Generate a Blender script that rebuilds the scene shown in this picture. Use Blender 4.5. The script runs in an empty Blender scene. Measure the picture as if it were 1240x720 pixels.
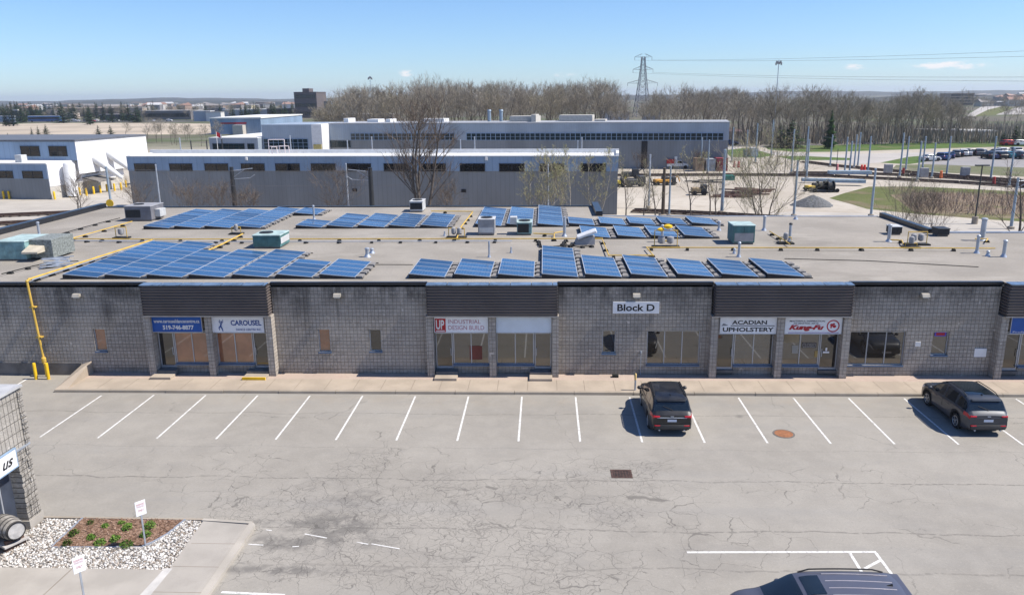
import bpy, math, random
from math import sin, cos, pi, radians, sqrt, exp, atan2
from mathutils import Vector, Matrix
S = bpy.context.scene
COL = S.collection
R0 = random.Random(7)

# ------------------------------------------------------------------ camera maths
CF, CP, CY, CR, CH = 950.0, 0.25067, -0.042498, -0.0106135, 14.6885
FWD = Vector((sin(CY)*cos(CP), cos(CY)*cos(CP), -sin(CP)))
_rt = Vector((cos(CY), -sin(CY), 0)); _up = _rt.cross(FWD)
RT = _rt*cos(CR) + _up*sin(CR); UP = -_rt*sin(CR) + _up*cos(CR)
CAM = Vector((0, 0, CH))
def ray(px, py): return FWD + RT*((px-620)/CF) - UP*((py-360)/CF)
def G(px, py, z=0.0):                     # where a sight line meets the level z
    d = ray(px, py); return CAM + d*((z-CH)/d.z)
def F(px, py, Y):                         # where a sight line meets the wall plane Y
    d = ray(px, py); return CAM + d*(Y/d.y)

# ------------------------------------------------------------------ node helper
class NT:
    def __init__(s, name):
        s.m = bpy.data.materials.new(name); s.m.use_nodes = True
        s.t = s.m.node_tree; s.b = s.t.nodes['Principled BSDF']
    def n(s, t, **k):
        o = s.t.nodes.new(t)
        for a, v in k.items(): setattr(o, a, v)
        return o
    def l(s, a, b): s.t.links.new(a, b)
    def put(s, sock, v):
        if isinstance(v, bpy.types.NodeSocket): s.l(v, sock)
        elif isinstance(v, (tuple, list)) and len(v) == 3 and sock.type == 'RGBA': sock.default_value = (*v, 1)
        else: sock.default_value = v
    def math(s, op, a, b=0.0, clamp=False):
        o = s.n('ShaderNodeMath', operation=op, use_clamp=clamp); s.put(o.inputs[0], a); s.put(o.inputs[1], b); return o.outputs[0]
    def obj(s): return s.n('ShaderNodeTexCoord').outputs['Object']
    def xyz(s, v):
        o = s.n('ShaderNodeSeparateXYZ'); s.l(v, o.inputs[0]); return o.outputs
    def mapv(s, v, scale=(1, 1, 1), loc=(0, 0, 0), rot=(0, 0, 0)):
        o = s.n('ShaderNodeMapping'); s.l(v, o.inputs[0]); o.inputs['Scale'].default_value = scale
        o.inputs['Location'].default_value = loc; o.inputs['Rotation'].default_value = rot; return o.outputs[0]
    def noise(s, v, scale, detail=4, rough=.55, dist=0):
        o = s.n('ShaderNodeTexNoise'); s.l(v, o.inputs['Vector'])
        o.inputs['Scale'].default_value = scale; o.inputs['Detail'].default_value = detail
        o.inputs['Roughness'].default_value = rough; o.inputs['Distortion'].default_value = dist; return o.outputs[0]
    def vor(s, v, scale, feat='F1', out=0):
        o = s.n('ShaderNodeTexVoronoi', feature=feat); s.l(v, o.inputs['Vector']); o.inputs['Scale'].default_value = scale
        return o.outputs[out]
    def mix(s, fac, a, b, mode='MIX'):
        o = s.n('ShaderNodeMix', data_type='RGBA', blend_type=mode); s.put(o.inputs[0], fac)
        s.put(o.inputs[6], a); s.put(o.inputs[7], b); return o.outputs[2]
    def ramp(s, v, stops):
        o = s.n('ShaderNodeValToRGB'); s.l(v, o.inputs[0]); e = o.color_ramp.elements
        e[0].position, e[0].color = stops[0][0], (*stops[0][1], 1) if len(stops[0][1]) == 3 else stops[0][1]
        e[1].position, e[1].color = stops[-1][0], (*stops[-1][1], 1)
        for p, c in stops[1:-1]:
            q = e.new(p); q.color = (*c, 1)
        return o.outputs[0]
    def sm(s, v, a, b):                   # smooth step a..b -> 0..1
        o = s.n('ShaderNodeMapRange', interpolation_type='SMOOTHSTEP'); s.put(o.inputs[0], v)
        o.inputs[1].default_value = a; o.inputs[2].default_value = b; return o.outputs[0]
    def gauss(s, x, y, cx, cy, sx, sy):
        a = s.math('DIVIDE', s.math('SUBTRACT', x, cx), sx); b = s.math('DIVIDE', s.math('SUBTRACT', y, cy), sy)
        r = s.math('ADD', s.math('MULTIPLY', a, a), s.math('MULTIPLY', b, b))
        return s.math('EXPONENT', s.math('MULTIPLY', r, -1.0))
    def island(s): return s.n('ShaderNodeNewGeometry').outputs['Random Per Island']
    def bump(s, h, strength=.5, dist=.02):
        o = s.n('ShaderNodeBump'); s.l(h, o.inputs['Height']); o.inputs['Strength'].default_value = strength
        o.inputs['Distance'].default_value = dist; s.l(o.outputs[0], s.b.inputs['Normal'])
    def fin(s, col=None, rough=None, metal=None, spec=None):
        if col is not None: s.put(s.b.inputs['Base Color'], col)
        if rough is not None: s.put(s.b.inputs['Roughness'], rough)
        if metal is not None: s.b.inputs['Metallic'].default_value = metal
        if spec is not None: s.b.inputs['Specular IOR Level'].default_value = spec
        return s.m

_cache = {}
def plain(name, col, rough=.6, metal=0, var=.14, scale=2.0, spec=.4, bump=0):
    """painted / cast surface with a little wear"""
    if name in _cache: return _cache[name]
    s = NT(name); v = s.obj(); f = s.noise(v, scale, 5); g = s.noise(v, scale*14, 2)
    a = tuple(c*(1-var) for c in col); b = tuple(min(1, c*(1+var)) for c in col)
    c = s.mix(s.sm(f, .3, .7), a, b); c = s.mix(s.math('MULTIPLY', g, .22), c, tuple(x*.6 for x in col))
    if bump: s.bump(g, bump, .01)
    _cache[name] = s.fin(c, s.math('ADD', s.math('MULTIPLY', f, .2), max(0, rough-.1)), metal, spec); return _cache[name]
def islandmat(name, stops, rough=.8, spec=.2):
    if name in _cache: return _cache[name]
    s = NT(name); _cache[name] = s.fin(s.ramp(s.island(), stops), rough, 0, spec); return _cache[name]
def glossy(name, col, rough=.05, ior=1.6, metal=0):
    if name in _cache: return _cache[name]
    s = NT(name); v = s.obj(); f = s.noise(v, 1.3, 3)
    c = s.mix(s.sm(f, .3, .7), tuple(x*.8 for x in col), tuple(x*1.2 for x in col))
    s.b.inputs['IOR'].default_value = ior
    _cache[name] = s.fin(c, rough, metal, .5); return _cache[name]

# ------------------------------------------------------------------ mesh builder
class MB:
    def __init__(s): s.v = []; s.f = []; s.mi = []; s.cur = 0
    def add(s, vs, fs):
        b = len(s.v); s.v += [tuple(p) for p in vs]; s.f += [tuple(b+i for i in f) for f in fs]; s.mi += [s.cur]*len(fs); return s
    def box(s, x0, y0, z0, x1, y1, z1):
        x0, x1 = min(x0, x1), max(x0, x1); y0, y1 = min(y0, y1), max(y0, y1); z0, z1 = min(z0, z1), max(z0, z1)
        return s.add([(x0,y0,z0),(x1,y0,z0),(x1,y1,z0),(x0,y1,z0),(x0,y0,z1),(x1,y0,z1),(x1,y1,z1),(x0,y1,z1)],
                     [(0,3,2,1),(4,5,6,7),(0,1,5,4),(1,2,6,5),(2,3,7,6),(3,0,4,7)])
    def bbox(s, x0, y0, z0, x1, y1, z1, b=.02):   # box with chamfered vertical and top edges
        P = [(x0+b,y0),(x1-b,y0),(x1,y0+b),(x1,y1-b),(x1-b,y1),(x0+b,y1),(x0,y1-b),(x0,y0+b)]
        cx, cy = (x0+x1)/2, (y0+y1)/2
        def ins(p): return (p[0]+(b if p[0] < cx else -b)*.7, p[1]+(b if p[1] < cy else -b)*.7)
        vs = [(*p, z0) for p in P]+[(*p, z1-b) for p in P]+[(*ins(p), z1) for p in P]
        fs = [tuple(range(7, -1, -1)), tuple(range(16, 24))]
        for k in (0, 8): fs += [(k+i, k+(i+1) % 8, k+8+(i+1) % 8, k+8+i) for i in range(8)]
        return s.add(vs, fs)
    def prism(s, pts, z0, z1):            # polygon in plan, counter-clockwise
        n = len(pts); vs = [(p[0], p[1], z0) for p in pts]+[(p[0], p[1], z1) for p in pts]
        return s.add(vs, [tuple(range(n-1, -1, -1)), tuple(range(n, 2*n))]+[(i, (i+1) % n, n+(i+1) % n, n+i) for i in range(n)])
    def sheet(s, pts, z):
        return s.add([(p[0], p[1], z) for p in pts], [tuple(range(len(pts)))])
    def quad(s, a, b, c, d): return s.add([a, b, c, d], [(0, 1, 2, 3)])
    def tube(s, a, b, r0, r1=None, n=8, caps=True):
        a, b = Vector(a), Vector(b); r1 = r0 if r1 is None else r1
        d = (b-a).normalized(); u = d.orthogonal().normalized(); w = d.cross(u)
        vs = []
        for p, r in ((a, r0), (b, r1)):
            vs += [p+(u*cos(2*pi*i/n)+w*sin(2*pi*i/n))*r for i in range(n)]
        fs = [(i, (i+1) % n, n+(i+1) % n, n+i) for i in range(n)]
        if caps: fs += [tuple(range(n-1, -1, -1)), tuple(range(n, 2*n))]
        return s.add(vs, fs)
    def path(s, pts, r, n=8):
        for a, b in zip(pts, pts[1:]): s.tube(a, b, r, r, n)
        return s
    def strip(s, a, b, w0, w1, rng):
        a, b = Vector(a), Vector(b); d = b-a
        u = d.cross(Vector((rng.uniform(-1, 1), rng.uniform(-1, 1), rng.uniform(-.6, .6)))); u = u.normalized() if u.length > 1e-6 else d.orthogonal().normalized()
        return s.quad(a-u*w0, a+u*w0, b+u*w1, b-u*w1)
    def lathe(s, prof, n=16, c=(0, 0, 0)):   # prof: (r, z) up the axis
        vs = []
        for r, z in prof: vs += [(c[0]+r*cos(2*pi*i/n), c[1]+r*sin(2*pi*i/n), c[2]+z) for i in range(n)]
        fs = []
        for k in range(len(prof)-1): fs += [(k*n+i, k*n+(i+1) % n, (k+1)*n+(i+1) % n, (k+1)*n+i) for i in range(n)]
        fs += [tuple(range(n-1, -1, -1)), tuple((len(prof)-1)*n+i for i in range(n))]
        return s.add(vs, fs)
    def ball(s, c, rx, ry, rz, n=7, m=5, jit=0, rng=R0):
        prof = []
        vs = [(c[0], c[1], c[2]-rz)]
        for k in range(1, m):
            a = -pi/2+pi*k/m
            for i in range(n):
                j = 1+rng.uniform(-jit, jit)
                vs.append((c[0]+rx*cos(a)*cos(2*pi*i/n)*j, c[1]+ry*cos(a)*sin(2*pi*i/n)*j, c[2]+rz*sin(a)*j))
        vs.append((c[0], c[1], c[2]+rz)); L = len(vs)-1
        fs = [(0, 1+(i+1) % n, 1+i) for i in range(n)]
        for k in range(m-2): fs += [(1+k*n+i, 1+k*n+(i+1) % n, 1+(k+1)*n+(i+1) % n, 1+(k+1)*n+i) for i in range(n)]
        fs += [(L, 1+(m-2)*n+i, 1+(m-2)*n+(i+1) % n) for i in range(n)]
        return s.add(vs, fs)
    def xf(s, M):
        s.v = [tuple(M @ Vector(p)) for p in s.v]; return s
    def mesh(s, name, mats, smooth=None):
        me = bpy.data.meshes.new(name); me.from_pydata(s.v, [], s.f)
        for m in (mats if isinstance(mats, (list, tuple)) else [mats]): me.materials.append(m)
        if len(me.materials) > 1: me.polygons.foreach_set('material_index', s.mi)
        if smooth is not None:
            me.polygons.foreach_set('use_smooth', [True]*len(me.polygons)); me.set_sharp_from_angle(angle=radians(smooth))
        me.update(); return me
    def build(s, name, mats, parent=None, smooth=None, loc=(0, 0, 0), rz=0):
        return link(name, s.mesh(name, mats, smooth), parent, loc, rz)
def link(name, me, parent=None, loc=(0, 0, 0), rz=0):
    o = bpy.data.objects.new(name, me); COL.objects.link(o); o.location = loc; o.rotation_euler = (0, 0, rz)
    if parent is not None: o.parent = parent; KIDS.setdefault(parent.name, []).append(o)
    return o
KIDS = {}
def tag(o, label=None, cat=None, group=None, kind=None):
    for k, v in (('label', label), ('category', cat), ('group', group), ('kind', kind)):
        if v: o[k] = v
    return o
def thing(name, label, cat, loc=(0, 0, 0), rz=0, group=None):
    o = bpy.data.objects.new(name, None); COL.objects.link(o); o.location = loc; o.rotation_euler = (0, 0, rz)
    o.empty_display_size = .2
    return tag(o, label, cat, group)
def struct(o): return tag(o, kind='structure')
def dup(o, loc=None, rz=None, label=None, parent=None, group=None, scale=None):
    c = o.copy(); COL.objects.link(c)
    if parent is not None: c.parent = parent; KIDS.setdefault(parent.name, []).append(c)
    if loc is not None: c.location = loc
    if rz is not None: c.rotation_euler = (0, 0, rz)
    if scale is not None: c.scale = scale
    if label: c['label'] = label
    if group: c['group'] = group
    for k in list(KIDS.get(o.name, [])): dup(k, parent=c)
    return c
ORD = 'first second third fourth fifth sixth seventh eighth ninth tenth eleventh twelfth thirteenth fourteenth fifteenth sixteenth seventeenth eighteenth nineteenth twentieth'.split()
def nth(i, n=99):
    if i == 0: return 'leftmost'
    if i == n-1: return 'rightmost'
    if i < 20: return ORD[i]
    t, u = divmod(i+1, 10)
    T = {2: 'twent', 3: 'thirt', 4: 'fort', 5: 'fift'}[t]
    return T+'ieth' if u == 0 else T+'y-'+ORD[u-1]
def text(name, body, mat, parent, x0, z0, x1, z1, Y, shear=0, bold=0, ex=.004, keep=False):
    """raised lettering fitted to the box x0..x1, z0..z1 on a plane facing -Y"""
    cu = bpy.data.curves.new(name, 'FONT'); cu.body = body; cu.shear = shear; cu.offset = bold; cu.resolution_u = 3
    ob = bpy.data.objects.new(name, cu); COL.objects.link(ob)
    dg = bpy.context.evaluated_depsgraph_get(); me = bpy.data.meshes.new_from_object(ob.evaluated_get(dg))
    bpy.data.objects.remove(ob); bpy.data.curves.remove(cu)
    xs = [v.co.x for v in me.vertices]; ys = [v.co.y for v in me.vertices]
    ax, bx, ay, by = min(xs), max(xs), min(ys), max(ys)
    sx = (x1-x0)/(bx-ax); sz = (z1-z0)/(by-ay)
    mb = MB(); n = len(me.vertices)
    mb.v = [(x0+(v.co.x-ax)*sx, Y, z0+(v.co.y-ay)*sz) for v in me.vertices]
    mb.f = [tuple(p.vertices) for p in me.polygons]; mb.mi = [0]*len(mb.f)
    bpy.data.meshes.remove(me)
    return mb.build(name, mat, parent)
# ------------------------------------------------------------------ materials of the place
def mat_asphalt():
    s = NT('weathered_asphalt'); v = s.obj(); x, y, z = s.xyz(v)
    big = s.noise(v, .16, 5); mid = s.noise(v, 1.1, 5, .6); fine = s.noise(v, 45, 3, .7)
    c = s.mix(s.sm(big, .35, .65), (.262, .244, .214), (.308, .288, .254))
    c = s.mix(s.math('MULTIPLY', s.sm(mid, .35, .7), .35), c, (.362, .338, .298))
    c = s.mix(s.math('MULTIPLY', s.sm(fine, .45, .75), .42), c, (.17, .168, .164))
    sp = s.noise(v, 11, 4, .75); c = s.mix(s.math('MULTIPLY', s.sm(sp, .52, .70), .38), c, (.20, .19, .172)); c = s.mix(s.math('MULTIPLY', s.sm(sp, .46, .30), .35), c, (.40, .375, .333))
    pt = s.noise(s.mapv(v, (.3, .5, 1), (5, 1, 0)), 1, 5, .65); c = s.mix(s.math('MULTIPLY', s.sm(pt, .54, .62), .16), c, (.20, .192, .18))
    # broad tyre-polished lanes along the lot
    lane = s.noise(s.mapv(v, (.05, .6, 1)), 1.0, 3); c = s.mix(s.math('MULTIPLY', s.sm(lane, .5, .75), .25), c, (.235, .232, .226))
    wob = s.math('MULTIPLY', s.math('SUBTRACT', s.noise(v, .35, 4), .5), .8)
    yy = s.math('ADD', y, wob)
    grit = s.noise(v, 5, 4)
    crack = None
    for Y0, w, a in ((34.85, .045, .32), (31.1, .03, .22), (28.25, .032, .6), (24.6, .04, .5), (22.3, .045, .35), (19.4, .04, .3)):
        d = s.math('ABSOLUTE', s.math('SUBTRACT', yy, Y0))
        m = s.math('MULTIPLY', s.math('SUBTRACT', 1, s.sm(d, w*.35, w*1.6)), s.math('MULTIPLY', s.sm(grit, .34, .56), a))
        crack = m if crack is None else s.math('MAXIMUM', crack, m)
    # alligator cracking in worn patches
    def pxg(px, py, rx, ry):
        p = G(px, py); return s.gauss(x, y, p.x, p.y, rx, ry)
    reg = None
    for px, py, rx, ry, a in ((430, 640, 6.5, 4.2, 1.0), (560, 660, 4.5, 3.5, .95), (330, 650, 4, 2.5, .8), (480, 590, 4.5, 2.0, .8), (690, 600, 3.8, 2.4, .9), (600, 700, 5, 3, .9), (760, 575, 1.9, 1.6, .9), (860, 650, 4, 3.2, .3), (1010, 590, 5, 3, .24), (1150, 640, 6, 4, .15), (640, 655, 3, 2.5, .8), (250, 560, 4, 2, .3), (455, 560, 1.6, 3, .55)):
        g = s.math('MULTIPLY', pxg(px, py, rx, ry), a); reg = g if reg is None else s.math('MAXIMUM', reg, g)
    reg = s.math('MULTIPLY', reg, s.math('ADD', .35, s.sm(s.noise(v, .45, 4), .35, .62)))
    dist = s.n('ShaderNodeVectorMath', operation='MULTIPLY_ADD')
    nz = s.n('ShaderNodeTexNoise'); s.l(v, nz.inputs['Vector']); nz.inputs['Scale'].default_value = 1.6; nz.inputs['Detail'].default_value = 4
    s.l(nz.outputs[1], dist.inputs[0]); dist.inputs[1].default_value = (.75, .75, 0); s.l(v, dist.inputs[2])
    for sc, w, th, a in ((.8, .009, .16, .62), (2.0, .018, .34, .6), (3.6, .026, .50, .5)):
        e = s.vor(dist.outputs[0], sc, 'DISTANCE_TO_EDGE')
        m = s.math('MULTIPLY', s.math('SUBTRACT', 1, s.sm(e, w*.3, w*1.15)), s.math('MULTIPLY', s.sm(reg, th*.6, th*1.5), a))
        crack = s.math('MAXIMUM', crack, m)
    # long wandering cracks everywhere, faint
    e = s.vor(dist.outputs[0], .17, 'DISTANCE_TO_EDGE')
    crack = s.math('MAXIMUM', crack, s.math('MULTIPLY', s.math('SUBTRACT', 1, s.sm(e, .0008, .0042)), s.math('MULTIPLY', s.sm(s.noise(v, .5, 3), .45, .62), .4)))
    # damp oil-dark stains, stretched along the seams
    st = None
    for px, py, rx, ry, a in ((405, 640, 2.0, 1.5, .9), (340, 657, 1.7, .7, .9), (450, 655, 1.4, .7, .6), (430, 602, 1.5, 1.0, .62), (350, 633, 2.2, .3, .8), (330, 690, 2.6, .35, .85), (430, 692, 2.5, .3, .6), (725, 497, .9, .5, .1), (895, 504, .3, .3, .7), (950, 502, .45, .35, .6), (660, 487, .4, .2, .5), (430, 600, 2.0, .7, .5)):
        g = s.math('MULTIPLY', pxg(px, py, rx, ry), a); st = g if st is None else s.math('MAXIMUM', st, g)
    st = s.math('MULTIPLY', s.sm(s.math('MULTIPLY', st, s.math('ADD', .25, s.sm(s.noise(v, 1.3, 5, .65), .3, .62))), .25, .95), .62)
    c = s.mix(st, c, (.105, .10, .095))
    warm = s.math('MULTIPLY', s.math('MULTIPLY', s.gauss(x, y, 3, 36.6, 40, .55), s.sm(s.noise(v, .8, 4), .45, .65)), .4)
    c = s.mix(warm, c, (.30, .26, .21))
    c = s.mix(s.math('MULTIPLY', crack, .9), c, (.07, .065, .06))
    s.bump(s.math('SUBTRACT', fine, s.math('MULTIPLY', crack, 1.5)), .35, .012)
    return s.fin(c, .88, 0, .25)
def mat_lotpaint():
    s = NT('worn_white_paint'); v = s.obj(); n = s.noise(v, 7, 5, .7); c = s.mix(s.sm(n, .46, .68), (.66, .655, .635), (.38, .37, .35)); return s.fin(c, .7, 0, .3)
def mat_blocks(name, a, b, mortar, stain=1.0, w=.2, h=.2, axis='XZ', rough_scale=1.0):
    """scored split-face concrete block, stack bonded"""
    s = NT(name); v = s.obj(); x, y, z = s.xyz(v)
    cb = s.n('ShaderNodeCombineXYZ')
    if axis == 'XZ': s.l(s.math('ADD', x, s.math('MULTIPLY', y, 1.0)), cb.inputs[0])
    else: s.l(y, cb.inputs[0])
    s.l(z, cb.inputs[1])
    jit = s.math('MULTIPLY', s.math('SUBTRACT', s.noise(v, 9, 2), .5), .03)
    br = s.n('ShaderNodeTexBrick', offset=0, squash=1); s.l(cb.outputs[0], br.inputs['Vector'])
    s.put(br.inputs['Color1'], a); s.put(br.inputs['Color2'], b); s.put(br.inputs['Mortar'], mortar)
    br.inputs['Scale'].default_value = 1; br.inputs['Mortar Size'].default_value = .013; br.inputs['Mortar Smooth'].default_value = .45
    br.inputs['Brick Width'].default_value = w; br.inputs['Row Height'].default_value = h; br.inputs['Bias'].default_value = 0
    c = br.outputs['Color']
    row = s.noise(s.mapv(v, (.12, .12, 2.6)), 1, 3, .6)                   # courses from different batches
    c = s.mix(s.math('MULTIPLY', s.sm(row, .42, .66), .4), c, tuple(k*.62 for k in a), 'MIX')
    c = s.mix(s.math('MULTIPLY', s.sm(s.noise(v, 6.5, 3, .7), .45, .75), .55), c, tuple(k*.5 for k in a))
    big = s.noise(s.mapv(v, (.5, .5, .35)), 1, 4); c = s.mix(s.math('MULTIPLY', s.sm(big, .4, .7), .3), c, tuple(k*1.25 for k in b))
    sp = s.sm(s.noise(v, 3.1, 2, .5), .70, .76); c = s.mix(s.math('MULTIPLY', sp, .55), c, tuple(min(1, k*1.7) for k in b))
    if stain:
        top = s.math('MULTIPLY', s.sm(z, 3.85, 4.8), s.math('SUBTRACT', 1, s.math('MULTIPLY', s.sm(z, 5.05, 5.2), .4)))
        n1 = s.noise(s.mapv(v, (.8, .8, .35)), 1, 5, .65)
        t = s.math('MULTIPLY', top, s.sm(n1, .37, .56))
        streak = s.math('MULTIPLY', s.sm(s.noise(s.mapv(v, (1.15, 1.15, .03)), 1, 3, .6), .565, .69), s.sm(s.math('ADD', z, s.math('MULTIPLY', n1, 3.0)), 2.9, 6.2))
        t = s.math('MAXIMUM', t, streak)
        for px, w_, z0 in ((76, .45, 3.2), (128, .38, 2.9), (360, .5, 3.3), (757, .45, 4.0), (826, .75, 3.9), (1062, .6, 4.3), (1110, .7, 4.2), (1165, .9, 4.25)):
            X = F(px, 370, 40).x
            g = s.math('MULTIPLY', s.gauss(x, z, X, z0+.9, w_, .95), s.math('ADD', .3, s.math('MULTIPLY', s.sm(n1, .3, .6), .7)))
            t = s.math('MAXIMUM', t, g)
        c = s.mix(s.math('MULTIPLY', t, .66*stain), c, (.04, .037, .035))
        base = s.math('MULTIPLY', s.math('SUBTRACT', 1, s.sm(z, .15, .75)), s.sm(s.noise(s.mapv(v, (.6, .6, 2)), 1, 4), .35, .65))
        c = s.mix(s.math('MULTIPLY', base, .55), c, (.13, .105, .085))
    hgt = s.math('ADD', s.math('SUBTRACT', s.noise(v, 17, 4, .65), s.math('MULTIPLY', br.outputs['Fac'], 1.2)), jit)
    s.bump(hgt, .8*rough_scale, .03)
    return s.fin(c, .92, 0, .15)
def mat_concrete(name, col, dirt=.3, pavers=False):
    s = NT(name); v = s.obj(); x, y, z = s.xyz(v)
    c = s.mix(s.sm(s.noise(v, .7, 5), .35, .65), tuple(k*.9 for k in col), tuple(k*1.08 for k in col))
    slab = s.xyz(s.vor(s.mapv(v, (.55, .02, .02)), 1, 'F1', 1))[0]; c = s.mix(s.math('MULTIPLY', slab, .16), c, tuple(k*.72 for k in col))
    c = s.mix(s.math('MULTIPLY', s.sm(s.noise(v, 30, 3, .7), .5, .75), dirt), c, tuple(k*.62 for k in col))
    c = s.mix(s.math('MULTIPLY', s.sm(s.noise(v, 2.2, 5, .65), .55, .72), .25), c, tuple(k*.7 for k in col))
    if pavers:
        br = s.n('ShaderNodeTexBrick'); s.l(v, br.inputs['Vector']); s.put(br.inputs['Color1'], (.40, .305, .255)); s.put(br.inputs['Color2'], (.46, .365, .31)); s.put(br.inputs['Mortar'], (.30, .24, .2))
        br.inputs['Scale'].default_value = 1; br.inputs['Brick Width'].default_value = .22; br.inputs['Row Height'].default_value = .11; br.inputs['Mortar Size'].default_value = .008
        c = s.mix(s.math('MULTIPLY', s.sm(s.noise(v, 1.2, 3), .3, .5), .6), br.outputs['Color'], c)
    s.bump(s.noise(v, 40, 3), .2, .01)
    return s.fin(c, .88, 0, .2)
def mat_roof():
    s = NT('gravel_roofing'); v = s.obj()
    c = s.mix(s.sm(s.noise(v, .22, 5), .35, .65), (.27, .248, .216), (.335, .308, .27))
    c = s.mix(s.math('MULTIPLY', s.sm(s.noise(s.mapv(v, (.1, .9, 1)), 1, 4), .5, .7), .3), c, (.265, .25, .23))
    c = s.mix(s.math('MULTIPLY', s.sm(s.noise(v, 28, 3, .75), .42, .68), .55), c, (.16, .15, .138))
    c = s.mix(s.math('MULTIPLY', s.sm(s.noise(v, 19, 2, .7), .6, .7), .5), c, (.48, .46, .43))
    x, y, z = s.xyz(v)
    d = s.math('ABSOLUTE', s.math('SUBTRACT', s.math('FRACT', s.math('DIVIDE', s.math('ADD', y, s.math('MULTIPLY', s.noise(v, .4, 2), .35)), 3.1)), .5))
    c = s.mix(s.math('MULTIPLY', s.math('SUBTRACT', 1, s.sm(d, .004, .02)), s.math('MULTIPLY', s.sm(s.noise(v, .6, 3), .4, .6), .4)), c, (.14, .13, .115))
    pond = s.sm(s.noise(s.mapv(v, (.13, .22, 1), (3, 7, 0)), 1, 5, .6), .56, .66)
    c = s.mix(s.math('MULTIPLY', pond, .28), c, (.17, .155, .135)); c = s.mix(s.math('MULTIPLY', s.sm(s.noise(s.mapv(v, (.2, .5, 1), (9, 2, 0)), 1, 5, .65), .58, .66), .3), c, (.40, .375, .335))
    s.bump(s.noise(v, 30, 3), .6, .02)
    return s.fin(c, .95, 0, .1)
def mat_ground():
    s = NT('yard_and_country_ground'); v = s.obj(); x, y, z = s.xyz(v)
    n = s.noise(v, .05, 6); m = s.noise(v, .5, 5, .65); f = s.noise(v, 6, 3, .7)
    yard = s.mix(s.sm(n, .35, .65), (.37, .33, .275), (.46, .42, .36))
    yard = s.mix(s.math('MULTIPLY', s.sm(m, .45, .7), .5), yard, (.30, .26, .205))
    yard = s.mix(s.math('MULTIPLY', s.sm(f, .5, .75), .3), yard, (.2, .175, .145))
    far = s.ramp(s.noise(v, .012, 5, .6), [(.3, (.10, .10, .075)), (.48, (.14, .125, .10)), (.6, (.09, .11, .055)), (.75, (.2, .185, .16))])
    d = s.math('SQRT', s.math('ADD', s.math('MULTIPLY', x, x), s.math('MULTIPLY', y, y)))
    return s.fin(s.mix(s.sm(s.math('ADD', d, s.math('MULTIPLY', s.math('SUBTRACT', n, .5), 90)), 215, 330), yard, far), .95, 0, .1)
def mat_grass(name, a, b, c3):
    s = NT(name); v = s.obj()
    c = s.mix(s.sm(s.noise(v, .3, 6, .65), .35, .65), a, b); c = s.mix(s.sm(s.noise(v, .13, 5, .6), .5, .68), c, c3)
    c = s.mix(s.math('MULTIPLY', s.sm(s.noise(v, 5, 3, .7), .45, .7), .4), c, tuple(k*.5 for k in a))
    s.bump(s.noise(v, 4, 4), .8, .2); return s.fin(c, .95, 0, .1)
def mat_panel():
    s = NT('solar_cells'); v = s.obj(); x, y, z = s.xyz(v)
    br = s.n('ShaderNodeTexBrick', offset=0, squash=1); s.l(v, br.inputs['Vector'])
    s.put(br.inputs['Color1'], (.014, .068, .170)); s.put(br.inputs['Color2'], (.018, .08, .20)); s.put(br.inputs['Mortar'], (.10, .20, .33))
    br.inputs['Scale'].default_value = 1; br.inputs['Mortar Size'].default_value = .005; br.inputs['Brick Width'].default_value = .159; br.inputs['Row Height'].default_value = .159
    oi = s.n('ShaderNodeObjectInfo').outputs['Random']
    c = s.mix(s.math('MULTIPLY', s.sm(oi, .2, 1), .75), br.outputs['Color'], (.010, .045, .115))
    c = s.mix(s.math('MULTIPLY', s.sm(s.noise(v, 3.0, 3), .4, .75), .15), c, (.10, .11, .13))
    return s.fin(c, s.math('ADD', .10, s.math('MULTIPLY', oi, .28)), 0, .5)
def mat_metalsiding(name, col, pitch, axis=0, rough=.45):
    s = NT(name); v = s.obj(); c3 = s.xyz(v)
    w = s.math('FRACT', s.math('DIVIDE', c3[axis], pitch))
    e = s.math('SUBTRACT', 1, s.math('MINIMUM', s.sm(w, 0, .12), s.math('SUBTRACT', 1, s.sm(w, .88, 1))))
    n = s.noise(s.mapv(v, (.25, .25, .08)), 1, 4)
    c = s.mix(s.sm(n, .3, .7), tuple(k*.86 for k in col), tuple(k*1.12 for k in col))
    c = s.mix(s.math('MULTIPLY', e, .28), c, tuple(k*.5 for k in col))
    s.bump(s.math('SUBTRACT', 1, e), .3, .02); return s.fin(c, rough, 0, .4)

M_ASPH = mat_asphalt(); M_PAINT = mat_lotpaint()
M_BLOCK = mat_blocks('scored_block', (.36, .325, .283), (.43, .388, .34), (.185, .166, .145), 1.0)
M_PIL = mat_blocks('pilaster_block', (.365, .33, .29), (.44, .40, .355), (.20, .18, .16), 0)
M_PARGE = plain('parging', (.16, .15, .14), .9, var=.3, scale=1.5, bump=.3)
M_WALK = mat_concrete('sidewalk_concrete', (.385, .325, .26), .3); M_PAVER = mat_concrete('pink_pavers', (.41, .335, .28), .25, True)
M_CURB = mat_concrete('curb_concrete', (.335, .29, .235), .5); M_SLAB = mat_concrete('pale_slab', (.36, .335, .30), .25)
M_ROOF = mat_roof(); M_GROUND = mat_ground()
M_CORR = plain('brown_ribbed_metal', (.115, .096, .090), .5, 0, .12, .8)
M_FLASH = plain('dark_flashing', (.018, .021, .028), .3, 0, .2); M_FLASHB = plain('sky_tinted_flashing', (.17, .24, .33), .3, .4, .3)  # cap flashing: blue of the reflected sky is put into the base colour
M_ALU = plain('anodised_aluminium', (.42, .44, .47), .4, .35, .1); M_SILL = plain('sky_tinted_sill', (.10, .16, .28), .35, .4, .1)  # sill blue stands for mirrored sky, mixed into the colour
M_STEEL = plain('galvanised_steel', (.42, .46, .52), .45, .45, .12); M_POLE = plain('grey_painted_pole', (.26, .33, .40), .5, .2, .12)
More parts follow.
